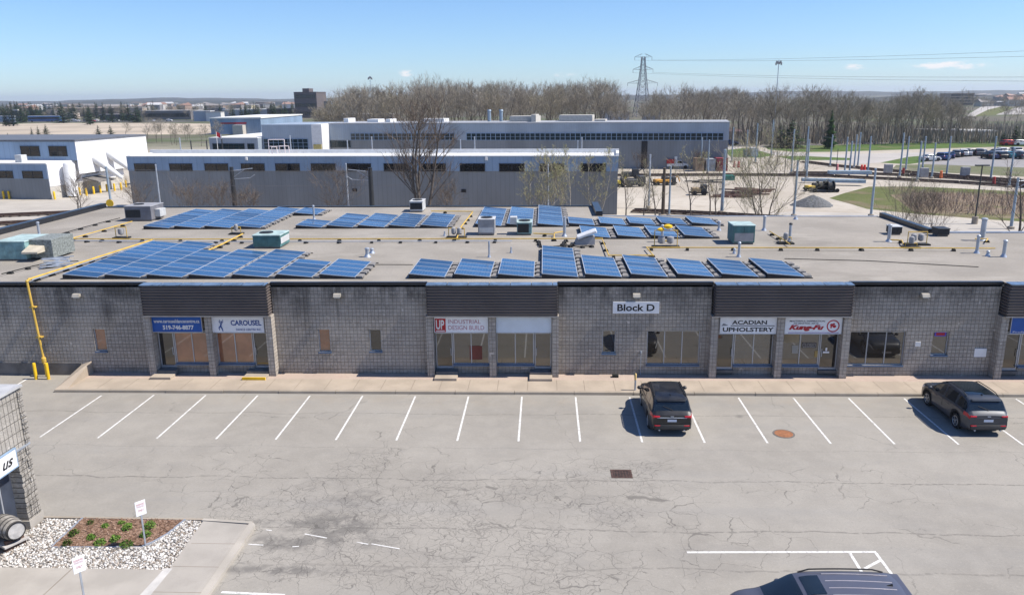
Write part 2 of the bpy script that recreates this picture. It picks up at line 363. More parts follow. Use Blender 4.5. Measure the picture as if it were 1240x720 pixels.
M_DARKPOLE = plain('dark_painted_steel', (.030, .033, .038), .5, .1, .2); M_RUB = plain('black_rubber', (.018, .018, .018), .85, 0, .3)
M_YEL = plain('yellow_paint', (.75, .47, .015), .5, 0, .12); M_YPIPE = plain('yellow_gas_pipe', (.56, .37, .07), .55, 0, .16)
M_WHITE = plain('white_metal', (.72, .72, .71), .5, 0, .07); M_SIGN = plain('white_sign_face', (.78, .79, .81), .4, 0, .05)
M_BLACK = plain('black_lettering', (.012, .012, .014), .5); M_BLUE = plain('blue_sign_face', (.008, .085, .36), .4, 0, .08)
M_NAVY = plain('navy_lettering', (.006, .05, .24), .5); M_RED = plain('red_lettering', (.42, .012, .02), .5); M_PINKRED = plain('faded_red_lettering', (.42, .16, .20), .5)
M_GDARK = glossy('dark_window_glass', (.008, .007, .006), .01, 2.0); M_GBROWN = glossy('brown_blind_glass', (.30, .13, .065), .02, 2.0)
M_GTAN = glossy('tinted_shop_glass', (.036, .029, .022), .01, 2.2); M_GBLUE = glossy('far_window_glass', (.02, .03, .035), .1, 1.5)
M_CELL = mat_panel(); M_PFRAME = plain('panel_frame', (.50, .53, .57), .4, .35, .08); M_BALLAST = plain('ballast_block', (.22, .21, .20), .9, 0, .35, 3)
M_DARKSHADE = plain('dark_parts_and_shade', (.02, .02, .022), .8)  # near-black for dark parts and for painted shade under things

# ------------------------------------------------------------------ ground sheets
def sheet(name, pts, z, m, kind='structure'):
    return tag(MB().sheet(pts, z).build(name, m), kind=kind)
def pxp(*pts): return [tuple(G(*p)[:2]) for p in pts]
def ccw(pts):
    a = sum(p[0]*q[1]-q[0]*p[1] for p, q in zip(pts, pts[1:]+pts[:1])); return pts if a > 0 else pts[::-1]
sheet('ground', [(9000*cos(2*pi*i/48), 9000*sin(2*pi*i/48)) for i in range(48)], 0, M_GROUND)
sheet('parking_lot', [(-70, -12), (60, -12), (60, 37.55), (26, 37.55), (-25.6, 37.55), (-25.6, 40.3), (-70, 40.3)], .004, M_ASPH)
pl = MB()
Z2 = .008
for i in range(-2, 22):
    X = -22.78+2.706*i
    if i == 0: pl.sheet(ccw([(X-.042, 37.0), (X+.042, 37.0), (X+.042, 31.9), (X-.042, 31.9)]), Z2)
    elif i > 0: pl.sheet(ccw([(X-.042, 37.1+.004*i), (X+.042, 37.1+.004*i), (X+.04, 31.85), (X-.05, 31.85)]), Z2)
def line(m, a, b, w, z):
    a, b = Vector(a[:2]), Vector(b[:2]); d = (b-a).normalized(); n = Vector((-d.y, d.x))*w/2
    m.sheet(ccw([tuple(a-n), tuple(b-n), tuple(b+n), tuple(a+n)]), z)
line(pl, G(-50, 507), G(33, 458.5), .1, Z2)
line(pl, G(832, 668.3), G(1061, 667.8), .1, Z2)
line(pl, G(1029, 669), G(1062, 722), .1, Z2+.001); line(pl, G(1060.5, 669), G(1100, 722), .1, Z2+.001); line(pl, G(1047, 688), G(1066, 678), .1, Z2)
line(pl, G(268, 716.5), G(345, 720), .1, Z2)
for a, b in (((301, 658.5), (319, 659.5)), ((354, 661.5), (362, 661)), ((432, 656), (446, 658.5)), ((450, 658), (484, 664)), ((369, 646), (396, 651)), ((322, 641), (329, 642))):
    line(pl, G(*a), G(*b), .05, Z2)
struct(pl.build('parking_lines', M_PAINT))
# strip of sidewalk in front of the shops: concrete slabs, paver band, curb, sloped end
sw = MB().box(-24.9, 37.62, 0, 60, 39.15, .15); sw.cur = 1; sw.box(-24.9, 39.15, 0, 60, 40.3, .148); sw.cur = 2
X = -25.5
rc = random.Random(3)
while X < 60:                                      # curb lengths with open joints
    L = 3.0+rc.uniform(-.1, .1); x1 = X+L-.02; a = rc.uniform(-.015, .015)
    sw.add([(X, 37.38+a, 0), (x1, 37.38+a, 0), (x1, 37.62, 0), (X, 37.62, 0), (X, 37.40+a, .135), (x1, 37.40+a, .135), (x1, 37.43+a, .153), (X, 37.43+a, .153), (x1, 37.62, .153), (X, 37.62, .153)],
           [(0, 1, 5, 4), (4, 5, 6, 7), (7, 6, 8, 9), (1, 2, 8, 6, 5), (0, 4, 7, 9, 3)]); X += L
sw.cur = 3
for k in range(52):                                # joints scored across the slabs
    xx = -23.4+1.5*k+rc.uniform(-.05, .05); sw.sheet([(xx, 37.62), (xx+.022, 37.62), (xx+.022, 39.15), (xx, 39.15)], .1535)
sw.cur = 0
sw.add([(-25.5, 37.4, 0), (-24.9, 37.4, 0), (-24.9, 40.04, 0), (-25.5, 40.04, 0), (-25.5, 37.45, .155), (-24.9, 37.6, .155), (-24.9, 40.04, .85), (-25.5, 40.04, .62)],
       [(0, 1, 5, 4), (1, 2, 6, 5), (3, 0, 4, 7), (4, 5, 6, 7)])
struct(sw.build('sidewalk', [M_WALK, M_PAVER, M_CURB, plain('joint_dirt', (.2, .165, .13), .9)]))
# manhole and drain grates
m = thing('storm_drain', 'rusty square storm drain grate in the cracked asphalt', 'drain', (*G(752.5, 573.5)[:2], .005))
fr = MB(); fr.box(-.42, -.36, 0, -.34, .36, .012).box(.34, -.36, 0, .42, .36, .012).box(-.34, -.36, 0, .34, -.28, .012).box(-.34, .28, 0, .34, .36, .012); fr.build('frame', plain('rusty_iron', (.085, .05, .042), .8, .2, .35, 6), m)
gr = MB()
for k in range(5): gr.box(-.34, -.25+.12*k, .001, .34, -.205+.12*k, .010)
for k in range(6): gr.box(-.30+.115*k, -.28, .002, -.265+.115*k, .28, .009)
gr.build('grate', plain('rusty_iron', (.14, .075, .055)), m); MB().box(-.34, -.28, 0, .34, .28, .0008).build('pit', M_DARKSHADE, m)
m = thing('manhole_cover', 'round orange rusted manhole cover in the parking lot', 'manhole', (*G(949, 525)[:2], .005))
MB().lathe([(.40, 0), (.40, .012), (.37, .014)], 28).build('cover', plain('orange_rust', (.29, .125, .06), .85, .1, .25, 7), m)
MB().lathe([(.48, 0), (.48, .008), (.41, .009)], 28).build('rim', plain('rim_asphalt', (.13, .12, .11), .9), m)

# ------------------------------------------------------------------ the long commercial building
B = thing('commercial_building', 'long single storey grey block commercial building with brown ribbed canopies, topmost object under the solar panels', 'building', (0, 0, 0))
B['label'] = 'long low grey block building with brown canopies and shop fronts'
YF, YB, ZR = 40.05, 40.2, 5.2
bays = [(-21.42, -14.55), (-6.2, .72), (8.75, 15.8), (23.45, 30.3)]
wall = MB()
def wallseg(x0, x1, z0, z1, holes, Y=YF, rev=.14, mb=wall):
    xs = sorted({x0, x1, *[h[0] for h in holes], *[h[1] for h in holes]}); zs = sorted({z0, z1, *[h[2] for h in holes], *[h[3] for h in holes]})
    for a, b in zip(xs, xs[1:]):
        for c, d in zip(zs, zs[1:]):
            if any(h[0] <= a and b <= h[1] and h[2] <= c and d <= h[3] for h in holes): continue
            mb.quad((a, Y, c), (b, Y, c), (b, Y, d), (a, Y, d))
    for a, b, c, d in holes:
        mb.quad((a, Y, c), (a, Y, d), (a, Y+rev, d), (a, Y+rev, c)); mb.quad((b, Y, d), (b, Y, c), (b, Y+rev, c), (b, Y+rev, d))
        mb.quad((a, Y, d), (b, Y, d), (b, Y+rev, d), (a, Y+rev, d)); mb.quad((b, Y, c), (a, Y, c), (a, Y+rev, c), (b, Y+rev, c))
W1 = (-24.6, -23.95, 1.38, 2.66); W2 = (-12.2, -11.55, 1.38, 2.66); W3 = (-9.42, -8.76, 1.42, 2.66); W4 = (3.08, 3.8, 1.34, 2.62); W5 = (5.45, 8.25, .70, 2.60); W6 = (16.05, 18.9, .72, 2.58); W7 = (20.28, 21.12, 1.30, 2.58)
edges = [-40.3]+[e for b in bays for e in b]+[60]
groups = [[W1], [W2, W3], [W4, W5], [W6, W7], []]
for k in range(5): wallseg(edges[2*k], edges[2*k+1], 0 if k == 0 else .12, ZR, groups[k])
wall.quad((-40.3, YF, 0), (-40.3, 40.6, 0), (-40.3, 40.6, ZR), (-40.3, YF, ZR))
for a, b in bays:
    wall.quad((a, YB+.1, 2.45), (b, YB+.1, 2.45), (b, YB+.1, ZR), (a, YB+.1, ZR))
    wall.quad((a, YF, .12), (a, YB+.1, .12), (a, YB+.1, ZR), (a, YF, ZR)); wall.quad((b, YB+.1, .12), (b, YF, .12), (b, YF, ZR), (b, YB+.1, ZR))
wall.build('wall', M_BLOCK, B)
MB().box(-40.3, 40.0, 0, -25.5, YF+.02, .72).build('foundation', M_PARGE, B)
RO = [(-40.3, YF), (60, YF), (60, 54.6), (26.75, 55.0), (26.5, 62.7), (4.4, 63.6), (4.4, 69.25), (-40.3, 70.1)]
MB().prism([(-40.3, 40.6), (60, 40.6)]+RO[2:], 0, 5.0).build('rear_wall', M_BLOCK, B)
roof = MB().prism(RO, 5.0, ZR).build('roof', M_ROOF, B)
for k in range(5): MB().box(edges[2*k]-.02, YF-.05, ZR-.09, edges[2*k+1]+.02, YF+.16, ZR+.06).build('flashing', M_FLASH, B)
def bar(mb, a, b, w, z0, z1):
    a, b = Vector(a), Vector(b); d = (b-a).normalized(); n = Vector((-d.y, d.x))*w/2
    mb.prism(ccw([tuple(a-n), tuple(b-n), tuple(b+n), tuple(a+n)]), z0, z1)
for nm, a, b, w_, z0, z1, m_ in (('parapet', (-40.3, 40.2), (-40.3, 70.1), .5, ZR-.1, ZR+.42, M_FLASH), ('flashing', (-40.05, 70.1), (4.15, 69.28), .3, ZR-.1, ZR+.1, M_FLASH), ('parapet', (4.45, 69.4), (4.45, 63.6), .55, ZR-.12, ZR+.4, M_FLASH), ('parapet', (26.62, 62.75), (26.75, 54.9), .38, ZR-.1, ZR+.32, M_FLASH), ('flashing', (4.75, 63.6), (26.3, 62.72), .2, ZR-.1, ZR+.05, M_STEEL), ('flashing', (27.05, 55.0), (60, 54.62), .25, ZR-.1, ZR+.10, M_STEEL)):
    fb = MB(); bar(fb, a, b, w_, z0, z1); fb.build(nm, m_, B)
# canopies: folded ribbed cladding on a frame
for ci, (a, b) in enumerate(bays):
    a, b = (a+.05, b-.02); yc, zb, zt = 39.42, 3.56, 5.24
    prof = []; n = 11; p = (zt-zb)/n
    for k in range(n):
        z = zb+k*p; prof += [(0, z), (.012, z+p*.10), (.065, z+p*.22), (.065, z+p*.5), (.012, z+p*.64)]
    prof.append((0, zt))
    mb = MB(); vs = []
    for x in (a, b): vs += [(x, yc+d, z) for d, z in prof]
    N = len(prof); mb.add(vs, [(i, N+i, N+i+1, i+1) for i in range(N-1)])
    for x, sg in ((a, 1), (b, -1)):               # ribbed returns
        vs = [(x+sg*d, yc, z) for d, z in prof]+[(x+sg*d, YB+.09, z) for d, z in prof]
        mb.add(vs, [(i, i+1, N+i+1, N+i) for i in range(N-1)])
    mb.box(a+.02, yc+.07, zb-.02, b-.02, YB+.09, zb+.015)
    can = mb.build('canopy', M_CORR, B)
    c2 = MB(); xx = a
    while xx < b-.01:                              # cap flashing in lapped lengths
        x1 = min(b, xx+1.1); c2.add([(xx, yc-.03, zt-.03), (x1-.03, yc-.03, zt-.03), (x1-.03, yc-.03, zt+.02), (xx, yc-.03, zt+.02), (xx, YF-.06, zt+.03), (x1-.03, YF-.06, zt+.03)], [(0, 1, 2, 3), (3, 2, 5, 4)]); xx = x1
    c2.build('cap_flashing', M_FLASHB, can)
    MB().box(a-.01, yc-.015, zb-.045, b+.01, yc+.02, zb+.012).build('drip_edge', plain('pale_drip_trim', (.32, .30, .28), .5), can)
    # three block pilasters
    pw = [(a-.10, a+.27), ((a+b)/2-.19+(.02 if ci == 0 else 0), (a+b)/2+.17), (b-.30, b+.06)]
    for x0, x1 in pw: MB().box(x0, 39.56, .12, x1, YB+.08, zb-.03).build('pilaster', M_PIL, B)

def window(parent, x0, x1, z0, z1, n, glass, Y, sill=True, name='window', blind=None):
    f = MB(); t = .05
    f.box(x0, Y, z0, x1, Y+.06, z0+t).box(x0, Y, z1-t, x1, Y+.06, z1)
    for k in range(n+1):
        xm = x0+(x1-x0)*k/n; xa = min(max(xm-t/2, x0), x1-t); f.box(xa, Y-.002, z0+t, xa+t, Y+.058, z1-t)
    w = f.build(name, M_ALU, parent)
    for k in range(n):
        xa, xb = x0+(x1-x0)*k/n, x0+(x1-x0)*(k+1)/n
        g = glass[k % len(glass)]
        MB().quad((xa+.02, Y+.035, z0+.02), (xb-.02, Y+.035, z0+.02), (xb-.02, Y+.035, z1-.02), (xa+.02, Y+.035, z1-.02)).build('pane', g, w)
    if sill: MB().box(x0-.03, Y-.17, z0-.07, x1+.03, Y+.02, z0-.003).build('sill', M_SILL, w)
    return w
for w, n, g in ((W1, 1, [M_GBROWN]), (W2, 1, [M_GBROWN]), (W3, 1, [M_GDARK]), (W4, 1, [M_GTAN]), (W5, 3, [M_GTAN]), (W6, 3, [M_GTAN]), (W7, 1, [M_GTAN])):
    window(B, w[0]+.002, w[1]-.002, w[2]+.002, w[3]-.002, n, g, YF+.10)
def door(x0, x1, hinge_left, glass=M_GDARK):
    z0, z1 = .46, 2.47
    f = MB(); t = .055; Y = 40.10
    f.box(x0, Y, z0, x0+t, Y+.07, z1).box(x1-t, Y, z0, x1, Y+.07, z1).box(x0+t, Y, z1-t, x1-t, Y+.07, z1).box(x0+t, Y, z0, x1-t, Y+.07, z0+.12)
    d = f.build('door', M_ALU, B)
    MB().quad((x0+t, Y+.04, z0+.12), (x1-t, Y+.04, z0+.12), (x1-t, Y+.04, z1-t), (x0+t, Y+.04, z1-t)).build('pane', glass, d)
    hx = x1-.10 if hinge_left else x0+.10
    MB().tube((hx, Y-.05, 1.2), (hx, Y-.05, 1.62), .016).tube((hx, Y-.05, 1.24), (hx, Y+.01, 1.24), .012).tube((hx, Y-.05, 1.58), (hx, Y+.01, 1.58), .012).build('handle', M_STEEL, d)
    MB().box(x0-.03, Y-.16, .30, x1+.03, Y+.08, .455).build('threshold', M_PARGE, d)
def unit(x0, x1, door_left, dw, glass, dg=M_GDARK):
    if door_left: da, db, ga, gb = x0, x0+dw, x0+dw+.03, x1
    else: da, db, ga, gb = x1-dw, x1, x0, x1-dw-.03
    door(da, db, door_left, dg); window(B, ga, gb, .70, 2.47, 2, glass, 40.10, True, 'shop_window')
    MB().box(ga, 40.08, .12, gb, YB+.09, .63).build('knee_wall', M_BLOCK, B); MB().box(da, 40.10, .12, db, YB+.09, .30).build('door_base', M_PARGE, B); MB().box(x0, 40.17, 2.47, x1, YB+.08, 2.56).build('transom', M_ALU, B)
unit(-21.05, -18.2, True, .86, [M_GBROWN]); unit(-17.80, -14.95, False, .84, [M_GBROWN])
unit(-5.84, -2.96, True, .92, [M_GTAN]); unit(-2.56, .38, False, .90, [glossy('olive_shop_glass', (.06, .05, .03), .01, 2.2)], M_GTAN)
unit(9.12, 12.08, True, .9, [glossy('grey_shop_glass', (.06, .056, .048), .01, 2.2)]); unit(12.48, 15.46, False, .92, [M_GTAN])
unit(23.85, 26.75, True, .95, [M_GTAN]); unit(27.15, 30.0, False, .9, [M_GTAN])
for i, (x0, x1, m2) in enumerate(((-21.2, -20.05, M_WALK), (-16.15, -14.9, M_WALK), (-5.83, -4.63, M_WALK), (-.79, .42, M_WALK))):
    st = MB().bbox(x0, 38.95, .14, x1, 39.62, .29, .015).build('step', m2, B)
    if i == 1: MB().box(x0-.004, 38.94, .145, x1+.004, 39.02, .294).build('painted_nosing', M_YEL, st)
    MB().bbox(x0+.02, 39.6, .14, x1-.02, 40.1, .42, .012).build('step', M_PARGE, B)
# things in the shop windows
pw = MB().quad((-4.02, 40.118, .95), (-3.35, 40.118, .95), (-3.35, 40.118, 1.72), (-4.02, 40.118, 1.72)).build('poster', plain('dim_red_poster', (.16, .035, .028), .5), None); tag(pw, 'red poster inside the shop window under the industrial design build sign', 'poster')
tag(MB().box(12.62, 40.115, 1.95, 13.42, 40.12, 2.40).build('poster', plain('tan_paper', (.30, .24, .15), .8)), 'tan notice at the top left of the martial arts shop window', 'poster')
tag(MB().box(13.1, 40.112, 1.35, 13.42, 40.117, 1.8).build('poster', plain('grey_paper', (.30, .29, .26), .8)), 'grey sheet of paper in the martial arts shop window', 'poster')
tag(MB().box(14.3, 40.112, 1.15, 14.52, 40.117, 1.5).build('poster', plain('ochre_card', (.34, .24, .08), .8)), 'ochre card at the lower right of the martial arts shop window', 'poster')
cl = tag(MB().box(13.6, 40.1135, 1.66, 14.36, 40.1155, 1.95).build('window_sign', plain('dim_board', (.06, .05, .045), .5)), 'dim CLOSED sign behind the martial arts shop window', 'sign')
text('lettering', 'CLOSED', plain('grey_letter', (.30, .29, .28), .6), cl, 13.63, 1.69, 14.33, 1.92, 40.113)
ap = MB(); ap.box(14.72, 40.096, 1.38, 15.05, 40.099, 1.47).box(14.84, 40.096, 1.5, 14.93, 40.099, 1.68)
tag(ap.build('door_notice', M_SIGN), 'small white notice on the glass door below the martial arts sign', 'notice')
ns = thing('window_sign', 'red sign with violet border at the top of the narrow right window', 'sign', (0, 0, 0))
MB().box(20.42, YF+.115, 2.30, 21.02, YF+.118, 2.54).build('board', plain('violet_border', (.10, .06, .42), .5), ns)
MB().box(20.50, YF+.110, 2.35, 20.94, YF+.1145, 2.49).build('panel', M_RED, ns)

# ------------------------------------------------------------------ shop signs
def sign(label, x0, x1, z0, z1, face, Y=39.72, d=.07, cat='sign', name='shop_sign', frame=M_ALU):
    t = thing(name, label, cat, (0, 0, 0)); MB().box(x0, Y, z0, x1, Y+d, z1).build('panel', face, t)
    f = MB(); k = .03
    f.box(x0-k, Y-.01, z0-k, x1+k, Y+d, z0).box(x0-k, Y-.01, z1, x1+k, Y+d, z1+k).box(x0-k, Y-.01, z0, x0, Y+d, z1).box(x1, Y-.01, z0, x1+k, Y+d, z1)
    f.build('frame', frame, t); return t
YT = 39.714
t = sign('blue shop sign with a white phone number and web address', -21.08, -18.38, 2.60, 3.48, M_BLUE)
text('lettering', 'www.carouseldancecentre.ca', M_WHITE, t, -20.98, 3.10, -18.48, 3.30, YT, 0, .02)
text('lettering', '519-746-8877', M_WHITE, t, -20.52, 2.72, -18.82, 2.98, YT, 0, .04)
t = sign('white shop sign lettered CAROUSEL with a blue dancer figure', -17.82, -15.0, 2.58, 3.48, M_SIGN)
text('lettering', 'CAROUSEL', M_NAVY, t, -16.78, 2.96, -15.12, 3.26, YT, 0, .03); text('lettering', 'DANCE CENTRE INC.', M_NAVY, t, -16.52, 2.68, -15.12, 2.80, YT, 0, .02)
dn = MB()
for a, b, r0, r1 in (((-17.30, 3.08), (-17.34, 2.92), .035, .045), ((-17.34, 2.92), (-17.27, 2.78), .04, .03), ((-17.27, 2.78), (-17.24, 2.63), .03, .018), ((-17.34, 2.92), (-17.44, 2.84), .04, .028), ((-17.44, 2.84), (-17.42, 2.70), .028, .016), ((-17.30, 3.06), (-17.20, 3.16), .022, .018), ((-17.20, 3.16), (-17.20, 3.29), .018, .012), ((-17.31, 3.06), (-17.40, 3.15), .022, .018), ((-17.40, 3.15), (-17.37, 3.28), .018, .012)):
    dn.tube((a[0], YT, a[1]), (b[0], YT, b[1]), r0, r1, 6)
dn.ball((-17.29, YT, 3.17), .04, .02, .05); dn.build('dancer_figure', M_NAVY, t, 40)
t = sign('white shop sign lettered INDUSTRIAL DESIGN BUILD with red square logo', -5.82, -2.98, 2.60, 3.48, M_SIGN)
MB().box(-5.80, 39.712, 2.62, -5.22, 39.719, 3.36).build('logo_square', M_RED, t)
text('lettering', 'UP', M_WHITE, t, -5.74, 2.76, -5.30, 3.28, 39.708, 0, .03); MB().box(-5.74, 39.708, 2.66, -5.28, 39.712, 2.71).build('logo_rule', M_WHITE, t)
text('lettering', 'INDUSTRIAL', M_PINKRED, t, -5.08, 3.08, -3.36, 3.30, YT); text('lettering', 'DESIGN BUILD', M_PINKRED, t, -5.08, 2.74, -3.18, 2.98, YT)
sign('blank pale white shop sign between two pilasters', -2.54, .36, 2.60, 3.48, plain('blank_sign_face', (.64, .71, .78), .4, 0, .05))
t = sign('white shop sign lettered ACADIAN UPHOLSTERY in black', 9.18, 12.08, 2.56, 3.48, M_SIGN)
text('lettering', 'ACADIAN', M_BLACK, t, 9.78, 3.06, 11.58, 3.28, YT, 0, .03); text('lettering', 'UPHOLSTERY', M_BLACK, t, 9.32, 2.66, 11.95, 2.90, YT, 0, .03)
MB().box(9.72, YT, 2.97, 11.98, YT+.005, 3.01).build('rule', M_BLACK, t)
MB().add([(9.24, YT, 2.97), (9.62, YT, 3.0), (9.34, YT, 3.12)], [(0, 1, 2)]).build('swoosh', plain('grey_swoosh', (.25, .25, .26), .5), t)
t = sign('white shop sign lettered Kung-Fu in red with a round red emblem', 12.52, 15.42, 2.56, 3.48, M_SIGN)
text('lettering', 'Kung-Fu', M_RED, t, 12.72, 2.70, 14.52, 3.04, YT, .35, .06); text('lettering', 'MASTERFUL INSPIRATION', M_BLACK, t, 12.74, 3.20, 14.55, 3.285, YT, .1, .02)
text('lettering', 'OF MARTIAL ARTS', M_BLACK, t, 12.95, 3.08, 14.22, 3.16, YT, .1, .02)
e1 = MB(); n = 28; cx, cz = 14.98, 2.98
for i in range(n):
    a, b = 2*pi*i/n, 2*pi*(i+1)/n
    e1.quad(*[(cx+r*cos(q), YT, cz+r*sin(q)) for r, q in ((.33, a), (.33, b), (.27, b), (.27, a))][::-1])
e1.build('emblem_ring', M_RED, t)
e2 = MB(); e2.ball((cx-.08, YT+.002, cz+.05), .09, .01, .08); e2.ball((cx+.06, YT+.002, cz-.02), .10, .01, .08); e2.ball((cx+.03, YT+.002, cz+.11), .06, .01, .05); e2.ball((cx-.10, YT+.002, cz-.07), .05, .01, .05); e2.build('emblem_figure', M_RED, t)
MB().box(12.70, YT, 2.60, 15.3, YT+.004, 2.635).build('tagline', plain('violet_tagline', (.22, .12, .34), .5), t)
t = sign('plain blue shop sign at the right edge of the facade', 24.0, 26.9, 2.60, 3.48, M_BLUE)
text('lettering', 'Professional', M_WHITE, t, 24.12, 2.63, 25.5, 2.72, YT)
t = thing('name_board', 'white board reading Block D on the grey block wall', 'sign')
MB().box(3.60, 39.98, 3.57, 6.02, 40.045, 4.20).build('panel', M_SIGN, t); text('lettering', 'Block D', M_BLACK, t, 3.83, 3.70, 5.78, 4.08, 39.975, 0, .025)
tag(MB().bbox(22.5, 40.0, 1.22, 23.12, 40.045, 1.68, .01).build('notice_board', M_SIGN), 'pale blue printed notice on the block wall by the right pilaster', 'notice')
tag(MB().box(19.42, 40.01, 1.78, 19.70, 40.047, 2.03).build('notice_plate', M_WHITE), 'small white plate on the block wall right of the triple window', 'notice')
# wall pack lights
def walllight(x, z, label):
    t = thing('wall_light', label, 'wall light', (x, 0, z), 0, 'wall lights along the facade')
    MB().add([(-.19, 39.78, 0), (.19, 39.78, 0), (.19, 40.045, 0), (-.19, 40.045, 0), (-.19, 39.86, .15), (.19, 39.86, .15), (.19, 40.045, .17), (-.19, 40.045, .17)], [(0, 3, 2, 1), (4, 5, 6, 7), (0, 1, 5, 4), (1, 2, 6, 5), (3, 0, 4, 7)]).build('housing', plain('cream_housing', (.36, .335, .29), .5), t)
    MB().box(-.15, 39.82, -.06, .15, 40.0, -.002).build('lens', plain('lens_glass', (.40, .42, .42), .2), t)
for px, lb in ((92, 'cream wall light high on the stained left wall by the boarded window'), (408, 'cream wall light above the two small windows'), (771, 'cream wall light above the Block D board'), (1121, 'cream wall light high on the right wall above a triple window')):
    walllight(F(px, 357, 39.9).x, 4.5, lb)
cd = MB().path([(5.15, 40.02, .15), (5.15, 40.02, 1.35)], .018, 6).path([(5.15, 40.03, 1.35), (5.15, 40.03, 1.5)], .05, 6)
tag(cd.build('conduit', M_STEEL), 'thin grey conduit standing against the wall left of the triple window', 'conduit')
db = tag(MB().bbox(3.62, 39.55, .15, 3.95, 39.8, .30, .02).build('utility_box', M_RUB), 'small black box on the pink pavers below the Block D board', 'box')
bp = thing('guard_post', 'short yellow topped post on the sidewalk at the nose of the black SUV', 'post', (4.62, 37.75, .15)); MB().lathe([(.05, 0), (.05, .55)], 10).build('post', M_STEEL, bp, 40); MB().lathe([(.055, .55), (.06, .85), (.03, .9)], 10).build('cap', plain('pale_yellow_cap', (.7, .5, .2), .6), bp, 40)
# side doormats / vents at wall foot
# yellow gas riser, pipe run down the wall and its guard posts
def bollard(px, py, label, h=.95):
    p = G(px, py)
    t = thing('bollard', label, 'bollard', (p.x, p.y, 0), 0, 'yellow guard posts around the gas riser')
    MB().lathe([(.085, 0), (.085, h-.05), (.07, h-.015), (.03, h)], 14).build('post', M_YEL, t, 40)
bollard(44, 459, 'yellow guard post left of the gas riser'); bollard(59, 459, 'yellow guard post right of the gas riser')
# ------------------------------------------------------------------ solar racks
PW, PD = 1.96, 1.0                                  # a panel lies across, rows run back
TILT = radians(5.5)
_pm = MB(); _pm.box(.035, .03, -.03, PW-.035, PD-.03, 0); PANEL = _pm.mesh('panel_cells', M_CELL)
_fm = MB(); _fm.box(0, 0, -.04, PW, .033, .006).box(0, PD-.033, -.04, PW, PD, .006).box(0, .033, -.04, .036, PD-.033, .006).box(PW-.036, .033, -.04, PW, PD-.033, .006); PFR = _fm.mesh('panel_frame', M_PFRAME)
_bl = MB(); _bl.bbox(0, 0, 0, .36, .19, .1, .012).bbox(.02, .24, 0, .30, .44, .095, .012); BAL = _bl.mesh('ballast', M_BALLAST)
def rack(label, x, y, rows, group, ballast='R'):
    t = thing('solar_array', label, 'solar panels', (x, y, ZR), 0, group)
    k = MB(); zl = .11+PW*sin(TILT)
    for r in range(rows+1):
        yy = r*(PD+.02)-.01
        k.box(-.12, yy-.02, .005, PW+.42, yy+.02, .05)
    k.box(.02, 0, .05, .06, rows*(PD+.02), zl-.06).box(PW-.1, 0, .04, PW-.04, rows*(PD+.02), .075)
    k.add([(0.0, -.02, .05), (PW-.05, -.02, .05), (PW-.02, -.02, .085), (0, -.02, zl-.05)], [(0, 1, 2, 3)])  # black wedge sheet painted as the shade under the raised panel edge
    k.build('racking', M_DARKSHADE, t)
    for r in range(rows):
        p = link('solar_panel', PANEL, t, (0, r*(PD+.02), zl)); p.rotation_euler = (0, TILT, 0)
        link('frame', PFR, p)
        b = link('ballast_block', BAL, t, (PW+.07+R0.uniform(-.03, .03), r*(PD+.02)+.28+R0.uniform(-.08, .08), .05)); b.rotation_euler = (0, 0, R0.uniform(-.15, .15))
        link('ballast_block', BAL, t, (PW+.03+R0.uniform(-.02, .02), r*(PD+.02)+.02, .05)).rotation_euler = (0, 0, R0.uniform(-.1, .1))
def row(gname, where, ybot, items):
    Y = G(620, ybot, ZR+.1).y
    for i, (px, pyt) in enumerate(items):
        x = G(px, ybot, ZR+.18).x
        top = G(620, pyt, ZR+.2).y
        rows = max(2, round((top-Y)/(PD+.02)))
        rack(f'{nth(i, len(items))} blue solar rack {where}', x, Y, rows, gname)
row('solar racks on the front left of the roof', 'in the front left row along the roof edge', 335.2, [(73, 290.5), (124, 291), (175, 304), (226, 302.5), (279, 303), (332.5, 314), (385, 314)])
row('solar racks on the front right of the roof', 'in the front right row along the roof edge', 335.2, [(494, 314.5), (549, 314.5), (602.5, 314.5), (656, 299.5), (709, 310), (765, 310), (822, 314), (876, 314), (932, 314)])
row('solar racks at the back left of the roof', 'in the far left group on the back of the roof', 274.6, [(175, 252), (212, 251.5), (248, 251.5), (284, 251)])
row('small solar racks at the back of the roof', 'beside the far left group on the back of the roof', 258.7, [(356, 251.5)])
row('solar racks at the back middle of the roof', 'in the back middle row behind the yellow pipe', 274.4, [(357.5, 265), (395, 258.6), (433, 258.6), (470, 258.4), (509, 258)])
row('long solar racks at the back of the roof', 'in the trio of long racks at the back of the roof', 273.4, [(575, 250.8), (613, 250.6), (651, 250.4)])
row('short solar racks right of the trio', 'in the short back row right of the three long racks', 273, [(689, 264.2), (727.5, 263.6), (764, 263.4), (802.5, 263.4), (840.5, 263.4)])
row('solar racks in the middle of the roof', 'in the middle row before the short back racks', 288, [(705, 274.5), (749, 274), (790, 274), (831, 274)])

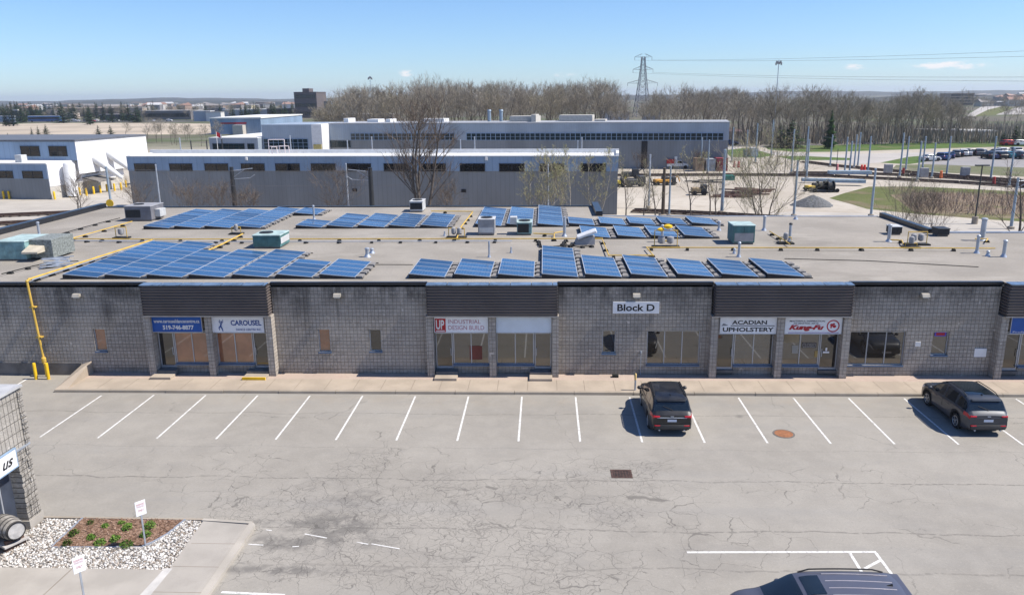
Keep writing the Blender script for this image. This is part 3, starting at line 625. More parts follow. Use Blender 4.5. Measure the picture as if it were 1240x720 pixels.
# ------------------------------------------------------------------ roof plant
M_TEAL = plain('weathered_teal_paint', (.19, .32, .325), .6, 0, .3, 2.5); M_RTU = plain('grey_unit_paint', (.30, .30, .31), .55, 0, .15); M_TOPS = plain('pale_unit_lid', (.52, .53, .53), .5, 0, .12)
M_COIL = plain('dark_coil', (.03, .032, .034), .6, .2, .3, 20); M_DTEAL = plain('dark_teal_paint', (.07, .17, .17), .6, 0, .25)
def unit_box(label, px0, px1, pyt, pyb, depth, body, lid, style, name='rooftop_unit', cat='air conditioner'):
    """a packaged unit: px0..px1 are its front edge, pyb its foot, pyt the top front edge"""
    a, b = G(px0, pyb, ZR), G(px1, pyb, ZR); Y = (a.y+b.y)/2; w = b.x-a.x; h = F((px0+px1)/2, pyt, Y).z-ZR
    t = thing(name, label, cat, ((a.x+b.x)/2, Y, ZR)); x0, x1 = -w/2, w/2
    MB().box(x0+.06, .06, 0, x1-.06, depth-.06, .13).build('curb', M_PARGE, t)
    c = MB().bbox(x0, 0, .12, x1, depth, h-.05, .02).build('cabinet', body, t)
    MB().bbox(x0-.03, -.03, h-.06, x1+.03, depth+.03, h, .02).build('lid', lid, t)
    return t, c, w, h, depth
def grille(parent, x0, x1, z0, z1, Y, n=7, m=None):
    mb = MB().box(x0, Y-.012, z0, x1, Y-.002, z1); mb.cur = 1
    for k in range(n):
        z = z0+(z1-z0)*(k+.5)/n; mb.box(x0, Y-.03, z-.012, x1, Y-.012, z+.012)
    for k in range(4):
        x = x0+(x1-x0)*k/3; mb.box(x-.012, Y-.034, z0, x+.012, Y-.012, z1)
    return mb.build('grille', [M_COIL, m or M_DARKPOLE], parent)
def fan(parent, x, y, z, r):
    mb = MB().lathe([(r, 0), (r, .05), (r-.04, .05), (r-.04, .01)], 20, (x, y, z)); mb.cur = 1; mb.lathe([(r-.05, 0), (r-.05, .02)], 18, (x, y, z+.002))
    for k in range(4): mb.cur = 0; mb.box(x-.015, y-r+.03, z+.03+.004*k, x+.015, y+r-.03, z+.036+.004*k) if k == 0 else mb.box(x-r+.03, y-.015, z+.032, x+r-.03, y+.015, z+.038) if k == 1 else None
    mb.build('fan_guard', [M_DARKPOLE, M_COIL], parent)
t, c, w, h, d = unit_box('weathered teal rooftop unit with grey coil section at the left edge', -2, 33, 292, 316, 2.6, M_TEAL, plain('mint_lid', (.36, .47, .46), .6, 0, .2), 0)
MB().bbox(w/2, .4, .12, w/2+1.45, 2.7, h+.02, .02).build('coil_section', plain('grey_coil_section', (.20, .22, .21), .7, 0, .4, 8), t)
MB().add([(w/2+.02, -.45, h*.42), (w/2+.95, -.35, h*.42), (w/2+.95, .42, h*.42), (w/2+.02, .42, h*.42), (w/2+.02, -.45, h*.52), (w/2+.95, -.35, h*.5), (w/2+.95, .42, h*.72), (w/2+.02, .42, h*.76)], [(0, 3, 2, 1), (4, 5, 6, 7), (0, 1, 5, 4), (1, 2, 6, 5), (2, 3, 7, 6), (3, 0, 4, 7)]).build('intake_hood', plain('cream_hood', (.5, .45, .36), .6), t)
for k in range(3): MB().box(-w/2+.15+k*w/3, -.02, .3, -w/2+w/3*(k+1)-.08, -.004, h-.3).build('access_panel', M_TEAL, c)
t, c, w, h, d = unit_box('grey rooftop unit in front of the far left solar group', 152.5, 184, 249.5, 268, 2.2, plain('dusky_unit_paint', (.17, .17, .19), .55, 0, .15), M_RTU, 1)
MB().bbox(w/2, .6, .3, w/2+.45, 1.6, .9, .02).build('intake_hood', M_TOPS, t); grille(c, -w/2+.1, w/2-.9, .3, h-.3, 0, 5); fan(t, -.4, 1.1, h, .4)
t, c, w, h, d = unit_box('dark teal rooftop unit with pale lid beside the front left solar row', 307, 340, 284.5, 301, 1.9, M_DTEAL, plain('mint_lid', (.34, .52, .50)), 2)
MB().bbox(w/2+.001, .1, .3, w/2+.02, 1.8, h-.2, .005).build('access_panel', M_TOPS, t); fan(t, -.3, .95, h, .45)
for k in range(2): MB().box(-w/2+.1+k*.95, -.02, .3, -w/2+.9+k*.95, -.003, h-.25).build('access_panel', M_DTEAL, c)
t, c, w, h, d = unit_box('black and white condenser unit on the back edge of the roof', 496.5, 512, 243.5, 257, 1.7, M_TOPS, M_TOPS, 3); grille(c, -w/2+.05, w/2-.05, .25, h-.15, 0, 8); fan(t, 0, .8, h, .42)
t, c, w, h, d = unit_box('grey rooftop unit before the three long solar racks', 579, 599, 265, 285, 1.3, M_RTU, M_TOPS, 4); fan(t, 0, .6, h, .42)
MB().box(-w/2+.08, -.02, .22, w/2-.08, -.004, .55).build('access_panel', M_TOPS, c)
t, c, w, h, d = unit_box('pale teal condenser unit with black coil before the three long solar racks', 626, 644, 269, 285, 1.5, M_TEAL, plain('mint_lid', (.34, .52, .50)), 5); grille(c, -w/2+.06, w/2-.22, .2, h-.12, 0, 8); fan(t, 0, .7, h, .42)
MB().bbox(-w/2-.5, .3, .75, -w/2, .9, 1.25, .02).build('intake_hood', M_TOPS, t)
t, c, w, h, d = unit_box('tall dark teal rooftop unit standing alone on the right part of the roof', 887, 913.5, 272.5, 296, 1.6, M_DTEAL, plain('mint_lid', (.34, .52, .50)), 6)
MB().box(-w/2+.1, -.02, .2, w/2-.08, -.004, .75).build('access_panel', M_RTU, c); MB().box(-.02, -.014, .8, .0, -.002, h-.12).build('seam_trim', M_DARKSHADE, c)
t, c, w, h, d = unit_box('black condenser with light lid near the dark roof parapet', 1079, 1092, 274, 284.5, .9, M_COIL, M_TOPS, 7); grille(c, -w/2+.04, w/2-.04, .2, h-.1, 0, 8)
t, c, w, h, d = unit_box('black square condenser on the right back edge of the roof', 1135, 1149.5, 276.5, 286.5, .9, M_COIL, M_DARKPOLE, 8); grille(c, -w/2+.04, w/2-.04, .2, h-.1, 0, 8)

def vent(label, px, pyb, pyt, r, cap=True, boot=True, m=None, name='vent_pipe'):
    p = G(px, pyb, ZR); h = F(px, pyt, p.y).z-ZR
    t = thing(name, label, 'vent pipe', (p.x, p.y, ZR))
    MB().lathe([(r, 0), (r, h)], 12).build('pipe', m or M_STEEL, t, 40)
    if boot: MB().lathe([(r*1.9, 0), (r*1.8, .03), (r*1.15, .14), (r*1.02, .2)], 14).build('flashing_boot', M_STEEL, t, 40)
    if cap: MB().lathe([(r*1.25, h-.08), (r*1.25, h), (r*.9, h+.03), (r*.3, h+.05)], 14).build('cap', M_STEEL if cap == 1 else M_DARKPOLE, t, 40)
    return t
vent('white stack pipe beside the teal unit at the far left', 48, 285.5, 269, .09)
vent('short grey pipe at the small solar rack by the back edge', 380.5, 266, 249, .08)
vent('short capped vent between the two front solar rows', 445, 311, 300.5, .12); vent('squat vent next to the short capped vent', 450.5, 306.5, 301, .10)
vent('thin grey pipe right of the front vents, before the grey unit', 592.5, 311.5, 292.5, .06, False); vent('small stub pipe left of the pipe manifold', 538.5, 285.5, 280, .06, False)
vent('stub pipe behind the front right solar row', 619, 306, 299, .05, False)
vent('tall grey flue right of the three long solar racks', 683.5, 286, 262.5, .11, False); vent('tall grey flue left of the yellow gas regulators', 801.5, 293, 272.5, .09); vent('thin pipe just right of the tall dark teal unit', 894.5, 311, 293.5, .08); vent('stub vent left of the thin pipe by the teal unit', 889, 307, 301, .06)
vent('galvanised flue near the back edge behind the tall teal unit', 925, 279, 261.5, .10); vent('short vent at the right end of the short back solar row', 870.5, 279, 268, .09)
vent('black capped vent beside the yellow pipe, right of the solar racks', 956, 292.5, 270.5, .09, 2)
vent('leaning grey flue beside the black condenser', 1076, 292.5, 272, .11); vent('thick tall white flue at the right of the roof', 1189, 291, 264.5, .16); vent('thin flue left of the thick white flue, nearer the edge', 1182.5, 306.5, 285, .09); vent('capped flue at the far right of the roof', 1215, 311, 291, .10); vent('slanted stub vent between the right hand flues', 1196, 310, 304, .08)
vent('tiny white vent cap by the roof edge behind the grass', 963.5, 265.5, 263, .10)

# gas pipes with their rubber supports
def blockmesh():
    mb = MB(); mb.add([(-.17, -.1, 0), (.17, -.1, 0), (.17, .1, 0), (-.17, .1, 0), (-.12, -.09, .13), (.12, -.09, .13), (.12, .09, .13), (-.12, .09, .13)], [(4, 5, 6, 7), (0, 1, 5, 4), (1, 2, 6, 5), (2, 3, 7, 6), (3, 0, 4, 7)]); return mb.mesh('support', M_RUB)
SUP = blockmesh()
def gaspipe(label, pts, r=.036, sup=2.6, m=None, zo=.19, name='gas_pipe', cat='gas pipe'):
    P = [(*G(px, py, ZR+zo)[:2], ZR+zo) if len(q) == 0 else (*G(px, py, ZR+zo)[:2], ZR+q[0]) for px, py, *q in pts]
    t = thing(name, label, cat, (0, 0, 0)); MB().path(P, r, 8).build('pipe', m or M_YPIPE, t, 40)
    mb = MB()
    for p in P[1:-1]: mb.ball(p, r*1.35, r*1.35, r*1.35, 8, 6)
    if mb.v: mb.build('elbow', m or M_YPIPE, t, 60)
    n = 0; acc = sup*.4
    for a, b in zip(P, P[1:]):
        a, b = Vector(a), Vector(b); L = (b-a).length; s = acc
        while s < L and n < 60:
            q = a.lerp(b, s/L); o = link('support_block', SUP, t, (q.x, q.y, ZR+.002)); o.rotation_euler = (0, 0, atan2(b.y-a.y, b.x-a.x)+pi/2+R0.uniform(-.3, .3)); s += sup*R0.uniform(.85, 1.15); n += 1
        acc = max(.3, s-L)
    return t, P
t, P = gaspipe('long yellow gas pipe running across the roof from the left to the pipe jog', [(45, 286), (90, 289), (186, 289.5), (445, 289), (729, 288.8), (737, 309), (791, 309), (783, 299.5), (1090, 300), (1205, 300.5)])
t, P = gaspipe('yellow gas pipe from the main run to the grey unit at the left', [(62, 295.5), (100, 285), (160, 268)])
# the riser that climbs the front wall and turns on to the roof
t = thing('gas_pipe', 'yellow gas riser climbing the left front wall on to the roof', 'gas pipe', (0, 0, 0))
X = G(52, 458.5).x; XT = F(32, 342, 39.85).x
P = [(X, 39.75, .05), (X, 39.75, .75), (X-.1, 39.88, 1.0), (XT+.02, 39.88, 5.36), (XT, 40.1, ZR+.22), (*G(120, 311.5, ZR+.2)[:2], ZR+.2), (*G(184, 290.5, ZR+.2)[:2], ZR+.2)]
P[5] = tuple(Vector(P[4]).lerp(Vector(P[6]), .5))
MB().path(P, .06, 8).build('pipe', M_YPIPE, t, 40); mb = MB()
for p in P[1:-1]: mb.ball(p, .085, .085, .085, 8, 6)
mb.build('elbow', M_YPIPE, t, 60)
MB().path([(p[0]+.16, p[1]-.02, p[2]-.03) for p in P[4:]], .035, 6).build('conduit', M_STEEL, t)
for k in range(10):
    q = Vector(P[4]).lerp(Vector(P[6]), (k+.5)/10); link('support_block', SUP, t, (q.x, q.y, ZR+.002), 1.2)
for z in (2.2, 3.9):
    k = (z-1.0)/4.36; MB().box(X-.1+(XT-X+.12)*k-.16, 39.83, z, X-.1+(XT-X+.12)*k+.16, 40.05, z+.06).build('wall_bracket', M_YPIPE, t)
MB().lathe([(.10, .8), (.12, .85), (.12, 1.05), (.1, 1.1)], 12, (X-.05, 39.8, 0)).build('regulator', M_YPIPE, t)
gaspipe('short yellow branch pipe beside the front left solar rack', [(252, 303), (268, 296), (294, 283)], .05, 1.2)
gaspipe('thin yellow branch behind the back middle solar row', [(522, 255.5), (573, 256)], .04, 3)
gaspipe('yellow branch pipe climbing towards the back by the pipe manifold', [(553, 289), (558, 275), (572, 257)], .05, 2)
gaspipe('yellow branch pipe at the foot of the pale teal condenser', [(646, 282.5), (671, 283.5), (671, 289)], .04, 2); gaspipe('yellow stub pipe behind the tall flue right of the long racks', [(671, 282), (683, 280)], .04, 3)
gaspipe('yellow pipe beside the regulators to the middle solar row', [(802, 291.5), (815, 292)], .045, 3)
gaspipe('yellow stub from the black condenser on the right', [(1078, 290), (1092, 291), (1094, 295)], .04, 1.5)
gaspipe('thin yellow pipe between the right hand flues', [(1181, 289), (1196, 289), (1194, 292)], .04, 2)
gaspipe('yellow stub pipe beside the black capped vent', [(932, 280), (950, 291), (957, 296)], .035, 1.6)
# conduits: dark lines with rubber blocks at the left
gaspipe('black conduit with rubber blocks crossing the left of the roof', [(2, 331.5), (40, 322), (60, 317.5), (95, 316)], .03, 1.4, M_RUB, .12, 'roof_conduit', 'conduit')
gaspipe('black conduit with rubber blocks behind the teal unit', [(58, 287.5), (100, 275.5), (128, 268), (145, 264)], .03, 1.7, M_RUB, .12, 'roof_conduit', 'conduit')
gaspipe('grey conduit with rubber blocks parallel to the long yellow pipe', [(60, 290.8), (180, 292.3), (330, 292.6), (620, 291.8)], .03, 2.1, M_STEEL, .12, 'roof_conduit', 'conduit')
gaspipe('dark cable loop on the roof near the tilted hood', [(652, 291), (653, 297), (660, 299), (690, 297), (705, 289)], .04, .8, M_RUB, .1, 'roof_conduit', 'conduit')
gaspipe('second dark cable loop by the tilted hood', [(686, 290), (681, 296), (700, 298.5), (718, 297.5)], .04, .7, M_RUB, .1, 'roof_conduit', 'conduit')
gaspipe('thin dark cable lying across the right side of the roof', [(950, 313), (1050, 315.5), (1130, 320), (1185, 323)], .02, 99, M_RUB, .03, 'roof_cable', 'cable')
gaspipe('thin cable lying between the two front solar groups', [(440, 320), (500, 320.3)], .018, 99, M_RUB, .03, 'roof_cable', 'cable')
# regulators and meters
def meter(label, px, pyb, n, rack_h=.9, sc=1.0):
    rack_h *= .85
    p = G(px, pyb, ZR); t = thing('gas_meter', label, 'gas meter', (p.x, p.y, ZR))
    mb = MB()
    W = .5*n*sc
    mb.path([(-W/2-.15, 0, 0), (-W/2-.15, 0, rack_h), (W/2+.15, 0, rack_h), (W/2+.15, 0, 0)], .028, 8); mb.build('yellow_pipework', M_YPIPE, t, 40)
    for k in range(n):
        x = (k-(n-1)/2)*.5*sc; MB().lathe([(.06, .25), (.19*sc, .32), (.21*sc, .5), (.19*sc, .68), (.07, .74)], 14, (x, 0, 0)).build('meter_body', M_RTU, t, 40)
    MB().box(-W/2-.3, -.3, 0, W/2+.3, .3, .1).build('base', M_RUB, t); return t
t = meter('yellow gas regulators and two grey meters in the middle of the roof', 806, 299.5, 2, 1.3, 1.15); MB().lathe([(.1, 1.2), (.28, 1.3), (.28, 1.42), (.1, 1.5)], 14, (.1, 0, 0)).build('regulator', M_YEL, t, 40); MB().lathe([(.09, 1.05), (.22, 1.12), (.22, 1.2), (.09, 1.28)], 14, (-.35, 0, 0)).build('regulator', M_YEL, t, 40)
meter('pair of grey gas meters on the right of the roof', 1110, 296.5, 2, 1.0, .9)
meter('small gas meter behind the front left solar row', 147.5, 288.5, 1, .95, 1.0)
meter('gas valve stand behind the back of the left solar racks', 286.5, 283.5, 1, .6, .7)
meter('yellow pipe manifold left of the grey unit, before the long racks', 553, 288, 2, .8, .8)
meter('small yellow valve stand by the black capped vent', 951, 295, 1, .5, .8); meter('low yellow valve cluster beside the right meters', 1103, 300, 1, .35, .8)
# tilted hood and the folded bracket stack
p = G(712, 296.5, ZR); t = thing('roof_hood', 'white tilted hood of sheet metal with dark cables around it', 'roof hood', (p.x, p.y, ZR))
MB().add([(-.9, 0, 0), (.45, 0, 0), (.45, .8, 0), (-.9, .8, 0), (-.75, .05, .35), (.45, .05, .55), (.45, .75, .55), (-.75, .75, .35)], [(0, 1, 5, 4), (1, 2, 6, 5), (2, 3, 7, 6), (3, 0, 4, 7), (4, 5, 6, 7)]).build('base', M_RTU, t)
hd = MB().bbox(-.72, -.1, 0, .62, .95, .16, .04); hd.xf(Matrix.Translation((0, 0, .62)) @ Matrix.Rotation(radians(-20), 4, 'Y')); hd.build('cover', M_WHITE, t)
p = G(70, 322.5, ZR); t = thing('bracket_stack', 'stack of folded grey metal brackets lying on the left of the roof', 'brackets', (p.x, p.y, ZR), .5)
rb = random.Random(5)
for k in range(9):
    mb = MB().box(-.1-rb.uniform(.6, .9), -.05, 0, rb.uniform(.6, .9), .05, .05); mb.xf(Matrix.Translation((0, -.35+.09*k, .05+.05*k)) @ Matrix.Rotation(rb.uniform(-.3, .3), 4, 'Z') @ Matrix.Rotation(rb.uniform(-.2, .1), 4, 'Y')); mb.build('bracket', M_STEEL, t)
MB().box(-.6, -.4, 0, -.2, .4, .1).build('bearer', M_RUB, t)
# ------------------------------------------------------------------ SUVs and cars
def lerp_tab(tab, x):
    if x <= tab[0][0]: return tab[0][1]
    for (a, va), (b, vb) in zip(tab, tab[1:]):
        if x <= b:
            t = (x-a)/(b-a); return va+(vb-va)*t
    return tab[-1][1]
def smooth_tab(tab, x):                   # monotone-ish cubic
    n = len(tab)
    if x <= tab[0][0]: return tab[0][1]
    if x >= tab[-1][0]: return tab[-1][1]
    for i in range(n-1):
        if x <= tab[i+1][0]: break
    x0, y0 = tab[i]; x1, y1 = tab[i+1]; h = x1-x0
    d = (y1-y0)/h
    dm = (y0-tab[i-1][1])/(x0-tab[i-1][0]) if i > 0 else d
    dp = (tab[i+2][1]-y1)/(tab[i+2][0]-x1) if i < n-2 else d
    m0 = 0 if dm*d <= 0 else 2*dm*d/(dm+d); m1 = 0 if dp*d <= 0 else 2*dp*d/(dp+d)
    t = (x-x0)/h
    return (2*t**3-3*t*t+1)*y0+(t**3-2*t*t+t)*h*m0+(-2*t**3+3*t*t)*y1+(t**3-t*t)*h*m1
SUV = dict(L=4.55, W=1.92, wb=2.68, wr=.355, top=[(-2.275, .98), (-2.2, 1.06), (-2.1, 1.14), (-1.95, 1.36), (-1.80, 1.555), (-1.5, 1.63), (-.7, 1.675), (.0, 1.665), (.42, 1.59), (.75, 1.38), (1.10, 1.13), (1.25, 1.07), (1.75, 1.00), (2.05, .90), (2.2, .78), (2.275, .62)],
           belt=[(-2.275, .93), (-2.05, 1.05), (-1.5, 1.06), (0, .99), (1.1, .98), (1.6, .93), (2.0, .82), (2.275, .58)], ws=(.42, 1.12), rg=(-2.10, -1.80), side=(-1.95, .98), pillars=[(-.12, .0), (-1.16, -1.05)], clear=.24, rail=True)
VAN = dict(L=5.0, W=1.95, wb=2.95, wr=.36, top=[(-2.5, .98), (-2.42, 1.08), (-2.33, 1.25), (-2.2, 1.55), (-2.05, 1.70), (-1.7, 1.75), (-.6, 1.78), (.3, 1.75), (.7, 1.66), (1.05, 1.42), (1.5, 1.14), (1.62, 1.09), (2.0, 1.02), (2.3, .90), (2.43, .78), (2.5, .6)],
           belt=[(-2.5, .93), (-2.2, 1.08), (-1.5, 1.05), (0, 1.0), (1.4, .99), (2.0, .93), (2.3, .82), (2.5, .56)], ws=(.68, 1.5), rg=(-2.36, -2.06), side=(-2.15, 1.2), pillars=[(.05, .17), (-1.15, -1.02)], clear=.22, rail=True)
SEDAN = dict(L=4.6, W=1.8, wb=2.7, wr=.325, top=[(-2.3, .9), (-2.2, 1.0), (-1.75, 1.06), (-1.6, 1.1), (-.95, 1.38), (-.5, 1.45), (.1, 1.45), (.4, 1.38), (1.15, 1.03), (1.3, .98), (1.9, .88), (2.2, .72), (2.3, .55)],
             belt=[(-2.3, .86), (-1.7, .98), (0, .92), (1.1, .9), (1.9, .8), (2.3, .5)], ws=(.38, 1.18), rg=(-1.62, -.92), side=(-1.35, .95), pillars=[(-.15, -.05)], clear=.2, rail=False)
def carshape(P, step=.05):
    """loft: returns stations and rings (right half) plus region ids"""
    L, W = P['L'], P['W']; hl = L/2; xw = (P['wb']/2, -P['wb']/2); Ra = P['wr']+.075
    xs = set()
    k = int(L/step)
    for i in range(k+1): xs.add(round(-hl+L*i/k, 4))
    for w in xw:
        for a in range(0, 181, 15): xs.add(round(w+Ra*cos(radians(a)), 4))
    for q in (*P['ws'], *P['rg'], *P['side'], *[e for p in P['pillars'] for e in p]): xs.add(round(q, 4))
    xs = sorted(xs); xs = [x for i, x in enumerate(xs) if i == 0 or x-xs[i-1] > .008 or x in (hl,)]
    rings = []
    for x in xs:
        t = abs(x)/hl; e = max(0, (abs(x)-(hl-.75))/.75)
        w = W/2*(1-(.20 if x > 0 else .13)*e**2.6)
        zt = smooth_tab(P['top'], x); zb = min(smooth_tab(P['belt'], x), zt-.03)
        zl = P['clear']+.12*max(0, (abs(x)-(hl-.25))/.25)
        for c in xw:
            if abs(x-c) < Ra: zl = max(zl, P['wr']-.01+sqrt(Ra*Ra-(x-c)**2))
        g = max(0, zt-zb-.06); wrf = w*.955-.30*g
        zre = max(zb+.012, zt-.075)
        m = lambda a, b, f: a+(b-a)*f
        pts = [(w*.955, zl), (w*.99, m(zl, zb, .12)), (w*1.0, m(zl, zb, .42)), (w*.985, m(zl, zb, .60)), (w*.992, m(zl, zb, .80)), (w*.965, zb),
               (m(w*.95, wrf, .08), m(zb, zre, .08)), (m(w*.95, wrf, .90), m(zb, zre, .90)), (wrf-.005, zre), (wrf*.93, m(zre, zt, .62)), (wrf*.80, zt-.010), (wrf*.4, zt+.004), (0, zt+.008)]
        rings.append(pts)
    return xs, rings
def car_parts(P, step=.05):
    xs, rings = carshape(P, step); n = len(rings[0]); reg = {}
    def put(k, ia, ib, j0, j1, s):
        mb = reg.setdefault(k, MB())
        a, b = rings[ia], rings[ib]
        q = [(xs[ia], s*a[j0][0], a[j0][1]), (xs[ib], s*b[j0][0], b[j0][1]), (xs[ib], s*b[j1][0], b[j1][1]), (xs[ia], s*a[j1][0], a[j1][1])]
        mb.add(q if s < 0 else q[::-1], [(0, 1, 2, 3)])
    hl = P['L']/2
    for i in range(len(xs)-1):
        xm = (xs[i]+xs[i+1])/2
        zt = smooth_tab(P['top'], xm); zb = smooth_tab(P['belt'], xm)
        for s in (-1, 1):
            for j in range(n-1):
                k = 'body'
                if j == 0: k = 'cladding'
                if 1 <= j <= 1 and any(abs(xm-c) < P['wr']+.12 for c in (P['wb']/2, -P['wb']/2)): k = 'cladding'
                if j == 6 and P['side'][0] < xm < P['side'][1] and zt-zb > .17 and not any(a < xm < b for a, b in P['pillars']):
                    seg = sum(1 for a, b in P['pillars'] if xm < a)
                    k = f'side{s}{seg}'
                if j >= 9 and P['ws'][0] < xm < P['ws'][1]: k = 'windscreen'
                if j >= 9 and P['rg'][0] < xm < P['rg'][1]: k = 'rear_window'
                if j == 4 and xm < -hl+.42: k = f'tail{s}'
                if j == 4 and xm > hl-.55: k = f'head{s}'
                put(k, i, i+1, j, j+1, s)
    for e, ring, x in ((0, rings[0], xs[0]), (1, rings[-1], xs[-1])):   # nose and tail faces
        vs = [(x, y, z) for y, z in ring]+[(x, -y, z) for y, z in ring[-2::-1]]
        vs = vs if e else vs[::-1]; reg['body'].add(vs, [tuple(range(len(vs)))])
    ub = MB().box(-hl+.12, -P['W']*.41, P['clear']+.02, hl-.15, P['W']*.41, .62); reg['underbody'] = ub
    # weld seams between rings so that shading stays smooth
    return reg
def weld(mb):
    d = {}; out = []; mp = []
    for p in mb.v:
        k = (round(p[0], 4), round(p[1], 4), round(p[2], 4))
        if k not in d: d[k] = len(out); out.append(p)
        mp.append(d[k])
    fs, mi = [], []
    for f, m in zip(mb.f, mb.mi):
        g = [mp[i] for i in f]; g = [v for i, v in enumerate(g) if v != g[i-1]]
        if len(set(g)) >= 3: fs.append(tuple(g)); mi.append(m)
    mb.v, mb.f, mb.mi = out, fs, mi; return mb
M_TYRE = plain('tyre_rubber', (.015, .015, .016), .8); M_RIM = plain('alloy_rim', (.48, .49, .5), .3, .7, .1)
M_CLAD = plain('black_plastic_trim', (.02, .02, .021), .6); M_TAIL = glossy('red_lens', (.40, .012, .02), .12, 1.5); M_HEAD = glossy('clear_lens', (.5, .52, .55), .08, 1.5); M_CGLASS = glossy('car_glass', (.010, .016, .022), .03, 1.65)
def carpaint(name, col):
    s = NT(name); v = s.obj(); f = s.noise(v, 400, 2)
    s.b.inputs['Coat Weight'].default_value = .5; s.b.inputs['Coat Roughness'].default_value = .04
    dust = s.sm(s.noise(v, 2.5, 4), .35, .75); z = s.xyz(v)[2]
    c = s.mix(s.math('MULTIPLY', f, .5), col, tuple(k*1.5+.004 for k in col)); c = s.mix(s.math('MULTIPLY', dust, .10), c, (.2, .19, .17))
    return s.fin(c, .42, .2, .4)
def wheel(r, parent, x, y, s):
    w = link('wheel', None, parent, (x, y, r)) if False else None
    ty = MB(); pr = [(r*.62, -.10), (r*.80, -.115), (r*.95, -.105), (r, -.06), (r, .06), (r*.95, .105), (r*.80, .115), (r*.62, .10)]
    ty.lathe(pr, 28); ty.xf(Matrix.Rotation(radians(-90*s), 4, 'X'))
    wo = ty.build('wheel', M_TYRE, parent, 40, (x, y, r))
    rm = MB().lathe([(r*.66, .07), (r*.66, .115), (r*.60, .12), (r*.56, .085), (r*.2, .075)], 24)
    for k in range(5):
        a = 2*pi*k/5; c, d = cos(a), sin(a); q = Vector((-d, c, 0))*r*.085
        p0, p1 = Vector((c, d, 0))*r*.1, Vector((c, d, 0))*r*.6
        rm.add([tuple(p0-q+Vector((0, 0, .09))), tuple(p0+q+Vector((0, 0, .09))), tuple(p1+q*.7+Vector((0, 0, .112))), tuple(p1-q*.7+Vector((0, 0, .112))),
                tuple(p0-q+Vector((0, 0, .115))), tuple(p0+q+Vector((0, 0, .115))), tuple(p1+q*.7+Vector((0, 0, .128))), tuple(p1-q*.7+Vector((0, 0, .128)))], [(4, 5, 6, 7), (0, 1, 5, 4), (1, 2, 6, 5), (2, 3, 7, 6), (3, 0, 4, 7)])
    rm.lathe([(r*.16, .08), (r*.16, .125), (r*.10, .132)], 12)
    rm.xf(Matrix.Rotation(radians(-90*s), 4, 'X')); rm.build('rim', M_RIM, wo, 35)
    bk = MB().lathe([(r*.61, .05), (r*.61, .068)], 20); bk.xf(Matrix.Rotation(radians(-90*s), 4, 'X')); bk.build('brake_shadow', M_DARKSHADE, wo)  # dark disc painted as the shade behind the spokes
